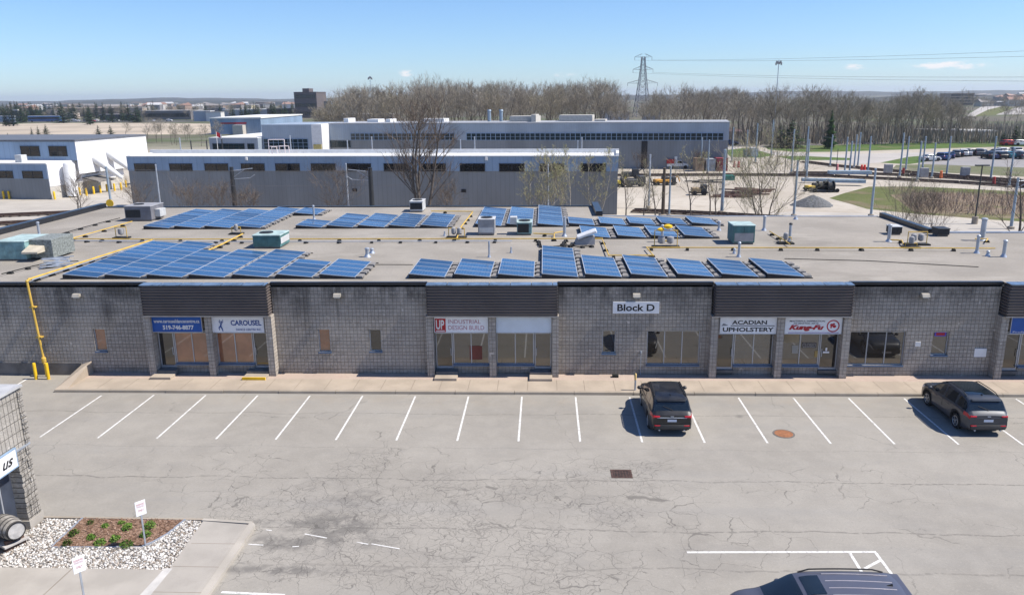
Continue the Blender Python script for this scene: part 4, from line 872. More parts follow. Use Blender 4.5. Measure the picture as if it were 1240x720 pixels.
def make_car(label, P, loc, rz, paint, roofmat=None, style=1, plate=(.72, .76, .85)):
    t = thing('parked_car', label, 'car', loc, rz); reg = car_parts(P); hl = P['L']/2; W = P['W']
    names = {'body': 'body', 'cladding': 'cladding', 'windscreen': 'windscreen', 'rear_window': 'rear_window', 'underbody': 'underbody'}
    for k, mb in reg.items():
        weld(mb)
        if k.startswith('side'): nm, m = 'side_window', M_CGLASS
        elif k.startswith('tail'): nm, m = 'tail_light', M_TAIL
        elif k.startswith('head'): nm, m = 'headlight', M_HEAD
        else: nm = names[k]; m = dict(body=paint, cladding=M_CLAD, windscreen=M_CGLASS, rear_window=M_CGLASS, underbody=M_DARKSHADE)[k]
        mb.build(nm, m, t, 38)
    for x in (P['wb']/2, -P['wb']/2):
        for s in (1, -1): wheel(P['wr'], t, x, s*(W/2-.125), s)
    T = lambda x: smooth_tab(P['top'], x)
    xr = -hl
    # tail details
    MB().bbox(xr-.05, -W*.40, .34, xr+.1, W*.40, .56, .03).build('rear_bumper', M_CLAD, t, 40)
    MB().box(xr-.012, -.2, .69, xr+.01, .2, .80).build('licence_plate', plain('licence_plate_face', plate, .5), t)
    MB().bbox(xr-.02, -W*.34, .865, xr+.04, W*.34, .895, .008).build('tailgate_trim', M_STEEL if style == 1 else paint, t)
    MB().box(xr-.016, -.07, .915, xr+.02, .07, .955).build('badge', M_STEEL, t)
    for s in (1, -1):
        MB().bbox(xr-.022, min(s*W*.28, s*W*.425), .91 if style == 2 else .89, xr+.2, max(s*W*.28, s*W*.425), .975, .012).build('tail_light', M_TAIL, t, 40)
        MB().bbox(xr-.055, min(s*W*.27, s*W*.40), .50, xr+.1, max(s*W*.27, s*W*.40), .545, .01).build('reflector', M_TAIL, t, 40)
        mz = smooth_tab(P['belt'], .95)+.10
        mr = MB(); mr.ball((.92, s*(W/2+.12), mz), .11, .11, .085, 10, 6); mr.box(.88, min(s*(W/2-.06), s*(W/2+.08)), mz-.06, .98, max(s*(W/2-.06), s*(W/2+.08)), mz-.02)
        mr.build('wing_mirror', paint, t, 50)
        for xa in (.55, -.55):
            MB().bbox(xa-.1, min(s*(W/2-.02), s*(W/2+.012)), .86, xa+.1, max(s*(W/2-.02), s*(W/2+.012)), .885, .006).build('door_handle', paint, t)
        if P['rail']:
            rl = MB(); pts = []
            x0r, x1r = P['rg'][1]+.25, P['ws'][0]-.15
            for k in range(9):
                x = x0r+(x1r-x0r)*k/8; g = max(0, T(x)-smooth_tab(P['belt'], x)-.06); pts.append((x, s*(W/2*.955-.30*g-.06), T(x)+(.045 if 0 < k < 8 else -.02)))
            rl.path(pts, .022, 6); rl.build('roof_rail', M_CLAD, t, 40)
        for xs_ in (xr+.02,):
            MB().tube((xs_-.06, s*.55, .30), (xs_+.2, s*.55, .31), .035, n=10).build('exhaust_tip', M_STEEL, t)
    # spoiler lip, wiper, shark fin
    xg = P['rg'][1]; ws = W*.33
    MB().bbox(xg-.14, -ws, T(xg)-.035, xg+.12, ws, T(xg)+.012, .02).build('spoiler', paint, t, 40)
    MB().tube((P['rg'][0]-.01, -.05, T(P['rg'][0])+.03), (P['rg'][0]+.10, .38, T(P['rg'][0]+.10)+.03), .012, n=6).build('rear_wiper', M_CLAD, t)
    fx = xg+.35; MB().add([(fx-.1, -.02, T(fx)-.01), (fx-.1, .02, T(fx)-.01), (fx+.12, .015, T(fx)-.01), (fx+.12, -.015, T(fx)-.01), (fx-.08, 0, T(fx)+.075)], [(0, 1, 4), (1, 2, 4), (2, 3, 4), (3, 0, 4)]).build('shark_fin', M_CLAD, t)
    # nose
    MB().bbox(hl-.06, -W*.28, .48, hl+.01, W*.28, .66, .02).build('grille', M_CLAD, t)
    MB().box(hl-.02, -.26, .36, hl+.02, .26, .46).build('licence_plate', plain('licence_plate_face', plate), t)
    for s in (1, -1):                    # door shut lines
        for xa in (-.06, .98, -1.02):
            pts = [(xa+.02*math.sin(z*3), s*(W/2*(1.0 if .5 < z < .8 else .985)+.003), z) for z in (.36, .5, .66, .82, .94)]
            MB().path(pts, .006, 4).build('door_seam', M_DARKSHADE, t)
    if roofmat:
        x0, x1 = roofmat; rg = MB(); N = 10
        for i in range(N):
            xa, xb = x0+(x1-x0)*i/N, x0+(x1-x0)*(i+1)/N
            def wv(x): g = max(0, T(x)-smooth_tab(P['belt'], x)-.06); return (W/2*.955-.30*g)*.76
            for f0, f1 in ((-1, -.4), (-.4, .4), (.4, 1)):
                zz = lambda x, f: T(x)+.012-(.012 if abs(f) == 1 else 0)
                rg.quad((xa, f0*wv(xa), zz(xa, f0)), (xb, f0*wv(xb), zz(xb, f0)), (xb, f1*wv(xb), zz(xb, f1)), (xa, f1*wv(xa), zz(xa, f1)))
        weld(rg).build('glass_roof', M_CGLASS, t, 40)
    return t
def small_car_mesh(P, paint):
    reg = car_parts(P, .25); mb = MB()
    for k, r in reg.items():
        b = len(mb.v); mb.v += r.v; mb.f += [tuple(b+i for i in f) for f in r.f]
        c = 1 if k.startswith('side') or k in ('windscreen', 'rear_window') else 2 if k in ('cladding', 'underbody') else 3 if k.startswith('tail') else 0
        mb.mi += [c]*len(r.f)
    mb.cur = 2
    for x in (P['wb']/2, -P['wb']/2):
        for s in (1, -1): mb.tube((x, s*(P['W']/2-.2), P['wr']), (x, s*(P['W']/2-.01), P['wr']), P['wr'], n=12)
    return mb.mesh('far_car', [paint, M_CGLASS, M_TYRE, M_TAIL], 35)
# the three cars near the camera
make_car('black SUV parked nose-in below the Block D board, casting its shadow to the left', SUV, (5.64, 34.75, .008), radians(90), carpaint('black_car_paint', (.008, .009, .012)), None, 1)
make_car('dark grey SUV with glass roof and slim red tail lights parked at the right', dict(SUV, W=1.88), (19.40, 34.95, .008), radians(90), carpaint('charcoal_car_paint', (.028, .035, .048)), (-1.45, .30), 2, (.55, .57, .6))
v = make_car('slate blue grey van with ribbed roof and sunroof, cut off at the bottom', VAN, (7.62, 19.03, .008), radians(180), carpaint('slate_car_paint', (.075, .08, .108)), None, 1)
T_ = lambda x: smooth_tab(VAN['top'], x)
for k in range(4):                                   # pressed roof ribs, sunroof
    y = -.48+.32*k; MB().path([(x, y, T_(x)+.006) for x in (-1.85, -1.4, -.9, -.4, -.05)], .014, 6).build('roof_rib', plain('chrome_strip', (.55, .5, .5), .3, .5), v)
sr = MB()
for i in range(5):
    xa, xb = .08+.1*i, .18+.1*i; sr.quad((xa, -.42, T_(xa)+.014), (xb, -.42, T_(xb)+.014), (xb, .42, T_(xb)+.014), (xa, .42, T_(xa)+.014))
weld(sr).build('sunroof', M_CGLASS, v)
# ------------------------------------------------------------------ corner shop building at the left
M_SPLIT = mat_blocks('corner_split_block', (.31, .29, .26), (.39, .365, .33), (.07, .065, .06), 0, .2, .4, 'YZ', 1.4)  # corner shop block in its own grey tones
M_SPLITB = mat_blocks('corner_pier_block', (.31, .29, .26), (.40, .375, .34), (.09, .08, .07), 0, .2, .2, 'YZ', 1.6)
N = thing('corner_shop_building', 'pale split block shop building with a script sign, cut off at the left edge', 'building', (0, 0, 0))
w = MB()
w.box(-30, 8, 0, -18.69, 24.92, 5.1).box(-18.69, 8, 3.02, -18.24, 24.92, 5.1)
w.build('wall', M_SPLIT, N)
pr = MB(); rs = random.Random(11)
for k in range(15):                                  # rock-face pier courses
    for j in range(3):
        for i, (ya, yb) in enumerate(((24.24, 24.46), (24.46, 24.69), (24.69, 24.92))):
            if j == 0: d = rs.uniform(0, .05); pr.box(-18.66, ya+.008, .33+k*.18+.008, -18.25+d, yb-.008, .33+(k+1)*.18-.008)
        d2 = rs.uniform(0, .045); xa = -18.68+.145*j; pr.box(xa+.008, 24.88, .33+k*.18+.008, xa+.138, 24.93+d2, .33+(k+1)*.18-.008)
pr.box(-18.66, 24.25, .3, -18.27, 24.90, 3.02); pr.build('pier', M_SPLITB, N)
tb = MB()
for k in range(25):                                  # toothed corner blocks above
    d = rs.uniform(.01, .06); tb.box(-18.3, 24.72, 3.05+k*.08*1.0, -18.22+d, 24.94+rs.uniform(0, .03), 3.05+k*.08+.072)
tb.build('quoin', M_SPLITB, N)
MB().box(-18.68, 24.2, 0, -18.18, 24.98, .33).build('plinth', M_SLAB, N)
MB().box(-30, 8, 5.1, -18.15, 24.98, 5.18).build('coping', plain('pale_coping', (.42, .42, .42), .5), N)
MB().box(-18.68, 24.2, 2.96, -18.2, 24.95, 3.03).build('lintel_band', M_STEEL, N)
d = MB().box(-18.70, 8.5, .0, -18.62, 24.26, 3.0).build('shop_front', plain('dark_slate_panel', (.05, .06, .085), .35), N)
for y in (23.55, 22.6, 21.6): MB().box(-18.63, y, 0, -18.57, y+.06, 2.95).build('mullion', M_ALU, N)
t = thing('name_board', 'white sign with black script letters on the pale corner building', 'sign', (-18.2, 24.13, 2.52), radians(90))
MB().box(-3.5, -.02, 0, 0, .12, .62).build('panel', M_SIGN, t)
f = MB().box(-3.53, -.03, -.04, .03, .13, 0).box(-3.53, -.03, .62, .03, .13, .66).box(0, -.03, 0, .03, .13, .62); f.build('frame', plain('blue_trim', (.25, .36, .5), .4), t)
text('lettering', 'Vin Bon us', M_BLACK, t, -2.7, .14, -.18, .52, -.03, .45, .02)
# barrel on its stand
p = G(12, 640, .62); bt = thing('wooden_barrel', 'weathered grey wooden barrel lying by the corner building', 'barrel', (p.x-.05, p.y, .70), radians(-28)); bt.scale = (1.12, 1.12, 1.12)
prof = [(.27, -.45), (.315, -.28), (.34, 0), (.315, .28), (.27, .45)]
st = MB().lathe(prof, 26); st.xf(Matrix.Rotation(radians(90), 4, 'Y')); bm = NT('weathered_staves'); vv = bm.obj()
st.build('staves', bm.fin(bm.mix(bm.sm(bm.noise(bm.mapv(vv, (.8, 9, 9)), 1, 4), .3, .7), (.20, .185, .165), (.38, .36, .33)), .85), bt, 50)
for z in (-.42, -.27, -.12, .12, .27, .42):
    r = .345-.33*abs(z)**1.9*.95; h = MB().lathe([(r, z-.025), (r+.006, z), (r, z+.025)], 26); h.xf(Matrix.Rotation(radians(90), 4, 'Y')); h.build('hoop', plain('dull_iron_hoop', (.10, .095, .09), .6, .3), bt, 50)
hd = MB().lathe([(.245, .452), (.245, .458)], 24); hd.xf(Matrix.Rotation(radians(90), 4, 'Y')); hd.build('head', plain('barrel_head', (.42, .41, .40), .7, 0, .2, 6), bt)
hr = MB().lathe([(.272, .44), (.272, .475), (.245, .475), (.245, .455)], 24); hr.xf(Matrix.Rotation(radians(90), 4, 'Y')); hr.build('rim', M_DARKSHADE, bt)
stand = thing('barrel_stand', 'grey board stand under the wooden barrel', 'stand', (p.x-.1, p.y, 0), radians(-28))
MB().bbox(-.5, -.4, .20, .5, .4, .27, .01).build('board', plain('grey_board', (.42, .40, .38), .8), stand)
for x in (-.35, .35):
    MB().box(x-.05, -.34, .0, x+.05, .34, .18).build('leg', plain('brown_timber', (.12, .07, .05), .8), stand)
    MB().add([(x-.05, -.3, .25), (x+.05, -.3, .25), (x+.05, .3, .25), (x-.05, .3, .25), (x-.05, -.3, .42), (x+.05, -.3, .42), (x+.05, 0, .29), (x-.05, 0, .29), (x+.05, .3, .42), (x-.05, .3, .42)], [(0, 1, 5, 4), (4, 5, 6, 7), (7, 6, 8, 9), (2, 3, 9, 8), (1, 2, 8, 6, 5), (0, 4, 7, 9, 3)]).build('cradle', plain('brown_timber', (.12, .07, .05)), stand)
# ------------------------------------------------------------------ planting bed, stones, path
M_MULCH = (lambda s: s.fin(s.mix(s.math('MULTIPLY', s.sm(s.noise(s.obj(), 38, 3, .7), .4, .65), .8), s.mix(s.sm(s.noise(s.obj(), 3, 4), .3, .7), (.24, .15, .10), (.32, .205, .145)), (.075, .045, .03)), .95))(NT('bark_mulch'))
mul = [(-16.72, 24.9), (-16.71, 23.07), (-13.6, 23.17), (-13.15, 23.9), (-12.95, 24.88)]
sheet('mulch_bed', ccw(mul), .05, M_MULCH)
sheet('stone_bed_soil', [(-18.15, 21.78), (-12.05, 21.78), (-12.15, 24.9), (-18.2, 24.9)], .018, plain('grey_soil', (.23, .215, .195), .95))
rs = random.Random(21)
def inpoly(p, poly):
    r = False
    for a, b in zip(poly, poly[1:]+poly[:1]):
        if (a[1] > p[1]) != (b[1] > p[1]) and p[0] < (b[0]-a[0])*(p[1]-a[1])/(b[1]-a[1])+a[0]: r = not r
    return r
sb = [(-18.15, 21.8), (-12.08, 21.8), (-12.2, 24.86), (-18.15, 24.86)]
bark = MB()
for _ in range(2600):
    p = (rs.uniform(-16.8, -12.9), rs.uniform(23.05, 24.95))
    if inpoly(p, mul):
        a = rs.uniform(0, pi); c, s_ = cos(a), sin(a); l = rs.uniform(.02, .06); w_ = rs.uniform(.008, .02); z = .052+rs.uniform(0, .025); q = rs.uniform(-.02, .03)
        bark.quad((p[0]-c*l+s_*w_, p[1]-s_*l-c*w_, z), (p[0]+c*l+s_*w_, p[1]+s_*l-c*w_, z+q), (p[0]+c*l-s_*w_, p[1]+s_*l+c*w_, z+q), (p[0]-c*l-s_*w_, p[1]-s_*l+c*w_, z))
tag(bark.build('bark_chips', islandmat('bark_chips', [(0, (.10, .055, .035)), (.5, (.22, .13, .085)), (1, (.36, .25, .19))])), kind='stuff')
so = MB()
cell = .068; yy = 21.82
while yy < 24.88:
    xx = -18.2
    while xx < -11.5:
        p = (xx+rs.uniform(-.03, .03), yy+rs.uniform(-.03, .03)); xx += cell
        if not inpoly(p, sb) or inpoly(p, mul) or (p[0] < -18.1 and p[1] > 24.15): continue
        r = rs.uniform(.02, .047); so.ball((p[0], p[1], .02+r*.5), r*rs.uniform(.8, 1.25), r*rs.uniform(.8, 1.25), r*.75, 6, 4, .22, rs)
    yy += cell*.9
tag(so.build('river_stones', islandmat('river_stones', [(0, (.16, .14, .125)), (.14, (.33, .275, .225)), (.3, (.46, .435, .40)), (.6, (.58, .56, .53)), (.82, (.66, .65, .63)), (.93, (.27, .26, .255)), (1, (.12, .115, .115))]), None, 60), kind='stuff')
ed = MB()
def edge(pts, w_=.05, z1=.09):
    for a, b in zip(pts, pts[1:]): bar(ed, a, b, w_, 0, z1)
edge([(-16.72, 24.92), (-16.71, 23.07)]); edge([(-13.62, 23.15), (-13.38, 23.42), (-13.12, 23.95), (-12.93, 24.9)]); edge([(-16.71, 23.05), (-13.62, 23.13)], .035, .065)
tag(ed.build('bed_edging', M_STEEL), 'grey metal edging strip around the brown mulch bed', 'edging')
cu = MB(); bar(cu, (-18.2, 24.97), (-12.2, 24.93), .1, 0, .07)
path = MB().prism([(-12.05, 5), (-10.47, 5), (-10.47, 24.55), (-12.2, 24.75), (-12.05, 21.78)], 0, .10); path.prism([(-30, 5), (-12.05, 5), (-12.05, 21.78), (-18.15, 21.78), (-30, 21.78)], 0, .098)
path.cur = 1; path.prism([(-10.47, 5), (-10.22, 5), (-10.22, 24.50), (-10.33, 24.64), (-10.47, 24.62)], 0, .13); bar(path, (-10.4, 24.66), (-12.25, 24.84), .14, 0, .12)
path.cur = 2
for y in (20.6, 21.95, 23.3): path.sheet([(-12.0, y), (-10.47, y), (-10.47, y+.02), (-12.0, y+.02)], .1015)
path.sheet([(-12.06, 5), (-12.03, 5), (-12.03, 21.7), (-12.06, 21.7)], .1016); path.sheet([(-16.1, 5), (-16.07, 5), (-15.2, 21.78), (-15.23, 21.78)], .1005)
path.cur = 3; path.sheet([(-12.35, 20), (-12.0, 20), (-11.96, 21.85), (-12.22, 21.85)], .1022)
struct(path.build('path', [M_SLAB, mat_concrete('pale_kerb', (.40, .37, .325), .3), plain('joint_dirt', (.2, .165, .13)), plain('white_slab', (.50, .485, .46), .8)])); struct(cu.build('bed_kerb', M_CURB))
M_LEAF = islandmat('shrub_leaves', [(0, (.04, .10, .015)), (.5, (.10, .19, .03)), (1, (.19, .27, .06))])
def leafball(mb, c, rx, ry, rz, n, s0, s1, rng, lo=-.2):
    for _ in range(n):
        while True:
            d = Vector((rng.uniform(-1, 1), rng.uniform(-1, 1), rng.uniform(lo, 1)))
            if .1 < d.length < 1: break
        d = d.normalized()*rng.uniform(.55, 1.0)
        p = Vector((c[0]+d.x*rx, c[1]+d.y*ry, c[2]+d.z*rz)); s = rng.uniform(s0, s1)
        u = Vector((rng.uniform(-1, 1), rng.uniform(-1, 1), rng.uniform(-1, 1))).normalized(); w_ = u.orthogonal().normalized()
        mb.quad(p-u*s, p+w_*s*.5, p+u*s, p-w_*s*.5)
sh = [('at the back left of', 108, 637), ('low and sparse, at the back of', 126, 641), ('pale and sparse, mid back row of', 146, 637), ('behind the right front plants of', 153, 643), ('at the back right corner of', 180, 641), ('at the left end of', 88, 650), ('in the middle left of', 109, 655), ('at the front left of', 120, 662), ('in front of the middle of', 138, 657), ('shaded by the sign post in', 152, 664), ('beside the sign post in', 175, 652), ('at the front left corner of', 80, 662)]
for i, (lb, px, py) in enumerate(sh):
    p = G(px, py); k = rs.uniform(.75, 1.1)*(.7 if i in (1, 2, 0) else 1)
    t = thing('small_shrub', f'small green shrub {lb} the mulch bed', 'shrub', (p.x, p.y+.1, .05), rs.uniform(0, 6), 'shrubs in the mulch bed')
    mb = MB(); leafball(mb, (0, 0, .02), .24*k, .2*k, .2*k, 260 if i > 2 else 120, .02, .045, rs, 0); mb.build('foliage', M_LEAF, t)
    mb = MB()
    for _ in range(8): a = rs.uniform(0, 6.3); mb.tube((0, 0, 0), (cos(a)*.15*k, sin(a)*.13*k, .13*k), .006, .003, 4)
    mb.build('stem', plain('twig_brown', (.12, .08, .05), .9), t)
def postsign(label, x, y, zt, rz):
    t = thing('parking_sign', label, 'sign', (x, y, 0), rz)
    MB().box(-.025, -.02, 0, .025, .02, zt).build('post', M_STEEL, t); s = MB().bbox(-.17, -.035, zt-.5, .17, -.022, zt+.02, .004).build('plate', M_SIGN, t)
    text('lettering', 'RESERVED', M_RED, s, -.13, zt-.13, .13, zt-.07, -.037); text('lettering', 'PARKING', M_PINKRED, s, -.12, zt-.21, .12, zt-.15, -.037)
    text('lettering', 'ONLY', M_RED, s, -.09, zt-.36, .09, zt-.28, -.037)
postsign('white parking sign with red letters on a post in the mulch bed', -13.53, 23.2, 1.72, radians(48)); postsign('white parking sign with red letters on a post by the path, at the bottom edge', -13.73, 19.94, 1.72, radians(50))
# ------------------------------------------------------------------ ground cover behind the building
M_G1 = mat_grass('dry_green_grass', (.10, .12, .042), (.14, .15, .06), (.19, .155, .10)); M_G2 = mat_grass('fresh_lawn', (.075, .125, .035), (.10, .155, .045), (.15, .145, .075)); M_G3 = mat_grass('sparse_verge', (.13, .145, .075), (.17, .17, .11), (.2, .18, .14))
M_LOT2 = plain('far_lot_asphalt', (.26, .25, .245), .9, var=.1, scale=.2); M_ROAD = plain('far_road_asphalt', (.40, .375, .345), .9, var=.1, scale=.1); M_TAN = plain('bare_tan_earth', (.41, .345, .265), .95, var=.22, scale=.03); M_LANE = plain('rear_lane_concrete', (.40, .37, .325), .9, var=.1, scale=.3)
def gs(name, pts, k, m): return sheet(name, ccw(pxp(*pts)), .004*k, m)
gs('rear_lane', [(640, 300), (760, 262), (900, 262), (960, 256), (1040, 258), (1110, 262), (1240, 271), (1300, 274), (1300, 300), (1000, 300)], 1, M_LANE)
gs('grass', [(1004, 240), (1022, 234), (1052, 226), (1110, 226), (1180, 229), (1300, 236), (1300, 272), (1200, 266), (1110, 259), (1050, 253), (1030, 247)], 2, M_G1)
gs('dry_bank', [(1078, 236), (1120, 232.5), (1200, 234.5), (1300, 240), (1300, 268), (1200, 263), (1108, 257)], 3, mat_grass('dry_brown_grass', (.20, .155, .105), (.26, .205, .15), (.15, .155, .07)))
gs('lawn', [(1066, 197), (1100, 190), (1135, 187), (1163, 186.5), (1150, 190), (1115, 197), (1100, 199)], 2, M_G2)
gs('lawn', [(925, 177), (1000, 176), (1100, 173), (1240, 171), (1300, 171), (1300, 177), (1200, 178), (1100, 181), (1010, 184), (960, 184), (930, 181)], 2, M_G2)
gs('lawn', [(940, 189), (975, 189), (1030, 191.5), (1030, 194), (960, 194)], 2, M_G2)
gs('lawn', [(878, 182), (905, 179), (925, 184), (938, 188), (920, 191), (884, 190)], 2, M_G2)
gs('verge', [(1085, 200), (1120, 199), (1300, 205), (1300, 216), (1240, 214), (1140, 209), (1080, 205)], 3, M_G3)
gs('far_road', [(880, 177), (930, 183.5), (1010, 187), (1240, 182), (1300, 181), (1300, 184), (1160, 187), (1100, 190), (1066, 197), (1032, 199), (960, 190), (880, 180)], 1, M_ROAD)
gs('far_parking', [(1112, 198), (1150, 190), (1165, 186.5), (1300, 184), (1300, 206), (1240, 205)], 2, M_LOT2)
gs('field', [(-30, 165), (150, 163), (330, 163), (330, 151.5), (200, 149), (60, 149), (-30, 151)], 1, M_TAN)
gs('dirt_road', [(-30, 148.5), (330, 147), (330, 145.5), (-30, 146.8)], 2, plain('dark_road', (.07, .07, .07), .9))
gs('yard', [(-60, 275), (60, 268), (150, 250), (200, 240), (160, 226), (60, 242), (-60, 244)], 1, M_LANE)
M_BALL = plain('track_ballast', (.14, .115, .095), .95, var=.3, scale=1.5); M_RAIL = plain('rusty_rail', (.10, .06, .045), .6, .4, .2); M_TIE = plain('timber_sleeper', (.075, .055, .042), .9)
def track(pts, w=2.6):
    P = [G(*p) for p in pts]; mb = MB(); 
    for a, b in zip(P, P[1:]):
        d = (b-a); L = d.length; d.normalize(); n = Vector((-d.y, d.x, 0)); bar(mb, a[:2], (b+d*.3)[:2], w, 0, .14)
        mb.cur = 1
        for s in (-.72, .72):
            q0, q1 = a+n*s, b+n*s; bar(mb, q0[:2], q1[:2], .12, .16, .34)
        mb.cur = 2; k = 0
        while k < L and L < 160:
            c = a+d*k; bar(mb, (c-n*1.25)[:2], (c+n*1.25)[:2], .26, .13, .20); k += 1.1
        mb.cur = 0
    struct(mb.build('rail_track', [M_BALL, M_RAIL, M_TIE]))
track([(745, 213), (850, 212.5), (930, 212.5), (1010, 214), (1080, 217.5), (1160, 221.5), (1240, 227), (1300, 232)]); track([(975, 196.5), (1010, 201), (1060, 206), (1110, 210), (1160, 214), (1240, 220), (1300, 226)]); track([(960, 210), (1040, 210.5), (1100, 213), (1170, 217), (1240, 223.5), (1300, 229)])
track([(767, 256), (830, 258.5), (880, 261), (960, 266)]); track([(-40, 264), (5, 262), (84, 258.5)], 2.2); track([(-40, 274), (0, 272), (50, 269.5)], 2.2)

# ------------------------------------------------------------------ large buildings behind
def FP(px, py, o, u):
    n = Vector((-u.y, u.x, 0)); d = ray(px, py); p = CAM+d*((o-CAM).dot(n)/d.dot(n)); return (p-o).dot(u), p.z
M_SID = mat_metalsiding('blue_grey_siding', (.225, .315, .435), 1.0); M_SID2 = mat_metalsiding('pale_grey_siding', (.30, .355, .42), .5); M_WSID = mat_metalsiding('white_siding', (.74, .74, .75), .5, 1)
M_LOW = mat_metalsiding('grey_ribbed_block', (.205, .218, .23), .6); M_WROOF = plain('white_membrane_roof', (.70, .70, .68), .7, 0, .06, .3); M_WALLG = plain('pale_block_wall', (.46, .44, .40), .9, 0, .12)
M_WIN = glossy('dark_clerestory_glass', (.012, .013, .014), .05, 1.5); M_WIN2 = glossy('teal_clerestory_glass', (.012, .026, .032), .08, 1.5)
def strip_window(parent, x0, x1, z0, z1, n, m, y=-.06, rows=1, fm=None, t=.07):
    f = MB(); f.box(x0-t, y-.02, z0-t, x1+t, y+.08, z0).box(x0-t, y-.02, z1, x1+t, y+.08, z1+t)
    for k in range(n+1):
        x = x0+(x1-x0)*k/n; f.box(x-t/2, y-.015, z0, x+t/2, y+.08, z1)
    for r in range(1, rows):
        z = z0+(z1-z0)*r/rows; f.box(x0, y-.012, z-.03, x1, y+.08, z+.03)
    w = f.build('window', fm or M_DARKPOLE, parent); MB().quad((x0, y+.03, z0), (x1, y+.03, z0), (x1, y+.03, z1), (x0, y+.03, z1)).build('pane', m, w); return w
# service building with a row of square windows
R1 = G(747, 260); zt1 = F(747, 189.3, R1.y).z; L1 = G(153.5, 189.8, zt1); L1.z = 0; u1 = (R1-L1).normalized(); W1_ = (R1-L1).length
b1 = thing('service_building', 'long blue grey service building with black windows and white roof behind the solar panels', 'building', L1, atan2(u1.y, u1.x))
zg = FP(450, 207, L1, u1)[1]; D1 = 6
MB().box(0, 0, 0, W1_, D1, zg).build('lower_wall', M_LOW, b1); MB().box(-.05, -.06, zg, W1_+.05, D1, zt1).build('upper_wall', M_SID, b1)
MB().prism([(.1, .3), (W1_-.1, .3), (W1_-.1, D1), (.1, D1)], zt1-.02, zt1+.06).build('roof', M_WROOF, b1)
cp = MB().box(-.1, -.12, zt1, W1_+.1, .3, zt1+.10).box(W1_-.3, .3, zt1+.06, W1_+.1, D1, zt1+.35).box(-.1, .3, zt1, .3, D1, zt1+.14).box(-.1, D1-.3, zt1+.06, W1_+.1, D1, zt1+.55); cp.build('coping', M_WHITE, b1)
for a, b in ((164, 189), (206.5, 232.5), (249, 276), (293, 320), (334.5, 362.5), (377.5, 406), (421, 449), (465.5, 494), (511, 539.5), (557.5, 587), (605, 635), (654, 683), (703.5, 733.5)):
    x0, z0 = FP(a, 206.3, L1, u1); x1, z1 = FP(b, 198.6, L1, u1); strip_window(b1, x0, x1, zg+.02, z1, 2, M_WIN, -.12)
for px in (589, 299):
    x, z = FP(px, 192, L1, u1); MB().bbox(x-.15, -.3, z-.2, x+.15, -.06, z+.2, .03).build('wall_lamp', M_WHITE, b1)
for px, py in ((429.5, 230), (561.5, 231)):
    x, z = FP(px, py, L1, u1); MB().box(x-.3, -.1, z-.2, x+.3, -.002, z+.2).build('louvre', M_DARKSHADE, b1)
dr = MB()
for x, z in (FP(520, 212, L1, u1), FP(612, 212, L1, u1)): pass
# main shed behind it
R2 = G(880, 205); zt2 = F(880, 148.4, R2.y).z; u2 = Vector((cos(radians(-9.5)), sin(radians(-9.5)), 0))
W2_ = -FP(327, 148.4, R2, u2)[0]; L2 = R2-u2*W2_
b2 = thing('maintenance_shed', 'very long blue grey shed with a dark strip of windows behind the service building', 'building', L2, atan2(u2.y, u2.x))
zw0, zw1 = FP(650, 169.8, L2, u2)[1], FP(650, 161.6, L2, u2)[1]; xl = FP(399, 160, L2, u2)[0]; D2 = 13
MB().box(xl, 0, 0, W2_, D2, zw0).build('lower_wall', M_LOW, b2); MB().box(xl, -.06, zw0, W2_+.05, D2, zt2).build('upper_wall', M_SID2, b2)
MB().box(xl-.2, -.15, zt2, W2_+.15, D2, zt2+.14).build('roof', plain('grey_roof_edge', (.33, .34, .36), .6), b2)
x0 = FP(425, 165, L2, u2)[0]; xa = FP(550.5, 165, L2, u2)[0]; xb = FP(565, 165, L2, u2)[0]; x1 = FP(876, 165, L2, u2)[0]
strip_window(b2, x0, xa, zw0+.05, zw1, 22, M_WIN2, -.14, 2, M_SID, .12); strip_window(b2, xb, x1, zw0+.05, zw1, 50, M_WIN2, -.14, 2, M_SID, .12); strip_window(b2, FP(400, 172, L2, u2)[0], FP(424, 172, L2, u2)[0], FP(410, 178, L2, u2)[1], FP(410, 171, L2, u2)[1], 4, M_WIN2, -.1, 2)
xk = FP(387, 160, L2, u2)[0]
MB().box(0, -4, 0, xk, D2*1.0, zt2+.02).build('tower_wall', M_SID2, b2); MB().box(xk, -4.02, 0, xl+.01, D2*.5, zt2+.05).build('white_pier', M_WHITE, b2)
strip_window(b2, FP(331, 172, L2, u2)[0]-.1, FP(386, 172, L2, u2)[0]-.6, FP(350, 180, L2, u2)[1], FP(350, 167.3, L2, u2)[1], 9, M_WIN2, -4.12, 3, M_SID)
xc, zc = FP(396, 179, L2, u2); MB().box(xk+.3, -4.2, zc-1.2, xl-.2, -4.02, zc+1.0).build('yellow_door', plain('faded_yellow_panel', (.55, .45, .16), .6), b2)
xm = FP(780, 190, L2, u2)[0]; MB().box(xm-.6, -.14, 0, xm+.6, -.002, zw0).build('door', M_DARKSHADE, b2)
xs0 = FP(272, 175, L2, u2)[0]; zl = FP(300, 165.5, L2, u2)[1]
MB().box(xs0, -6, 0, -.02, 22, zl).build('wing_wall', M_SID2, b2); MB().box(xs0-.1, -6.1, zl, -.02, 22, zl+.12).build('wing_roof', M_WROOF, b2); MB().box(xs0+5, 12, zl+.12, -.02, 21, zl+1.6).build('wing_upper', M_SID2, b2)
strip_window(b2, FP(276, 176, L2, u2)[0], FP(314, 176, L2, u2)[0]-.2, FP(300, 180.3, L2, u2)[1]+.3, FP(300, 174, L2, u2)[1]+.3, 6, M_WIN2, -6.12, 2); strip_window(b2, FP(317, 176, L2, u2)[0], FP(326, 176, L2, u2)[0]-.3, FP(300, 180.3, L2, u2)[1]+.3, FP(300, 174, L2, u2)[1]+.3, 2, M_WIN2, -6.12, 2)
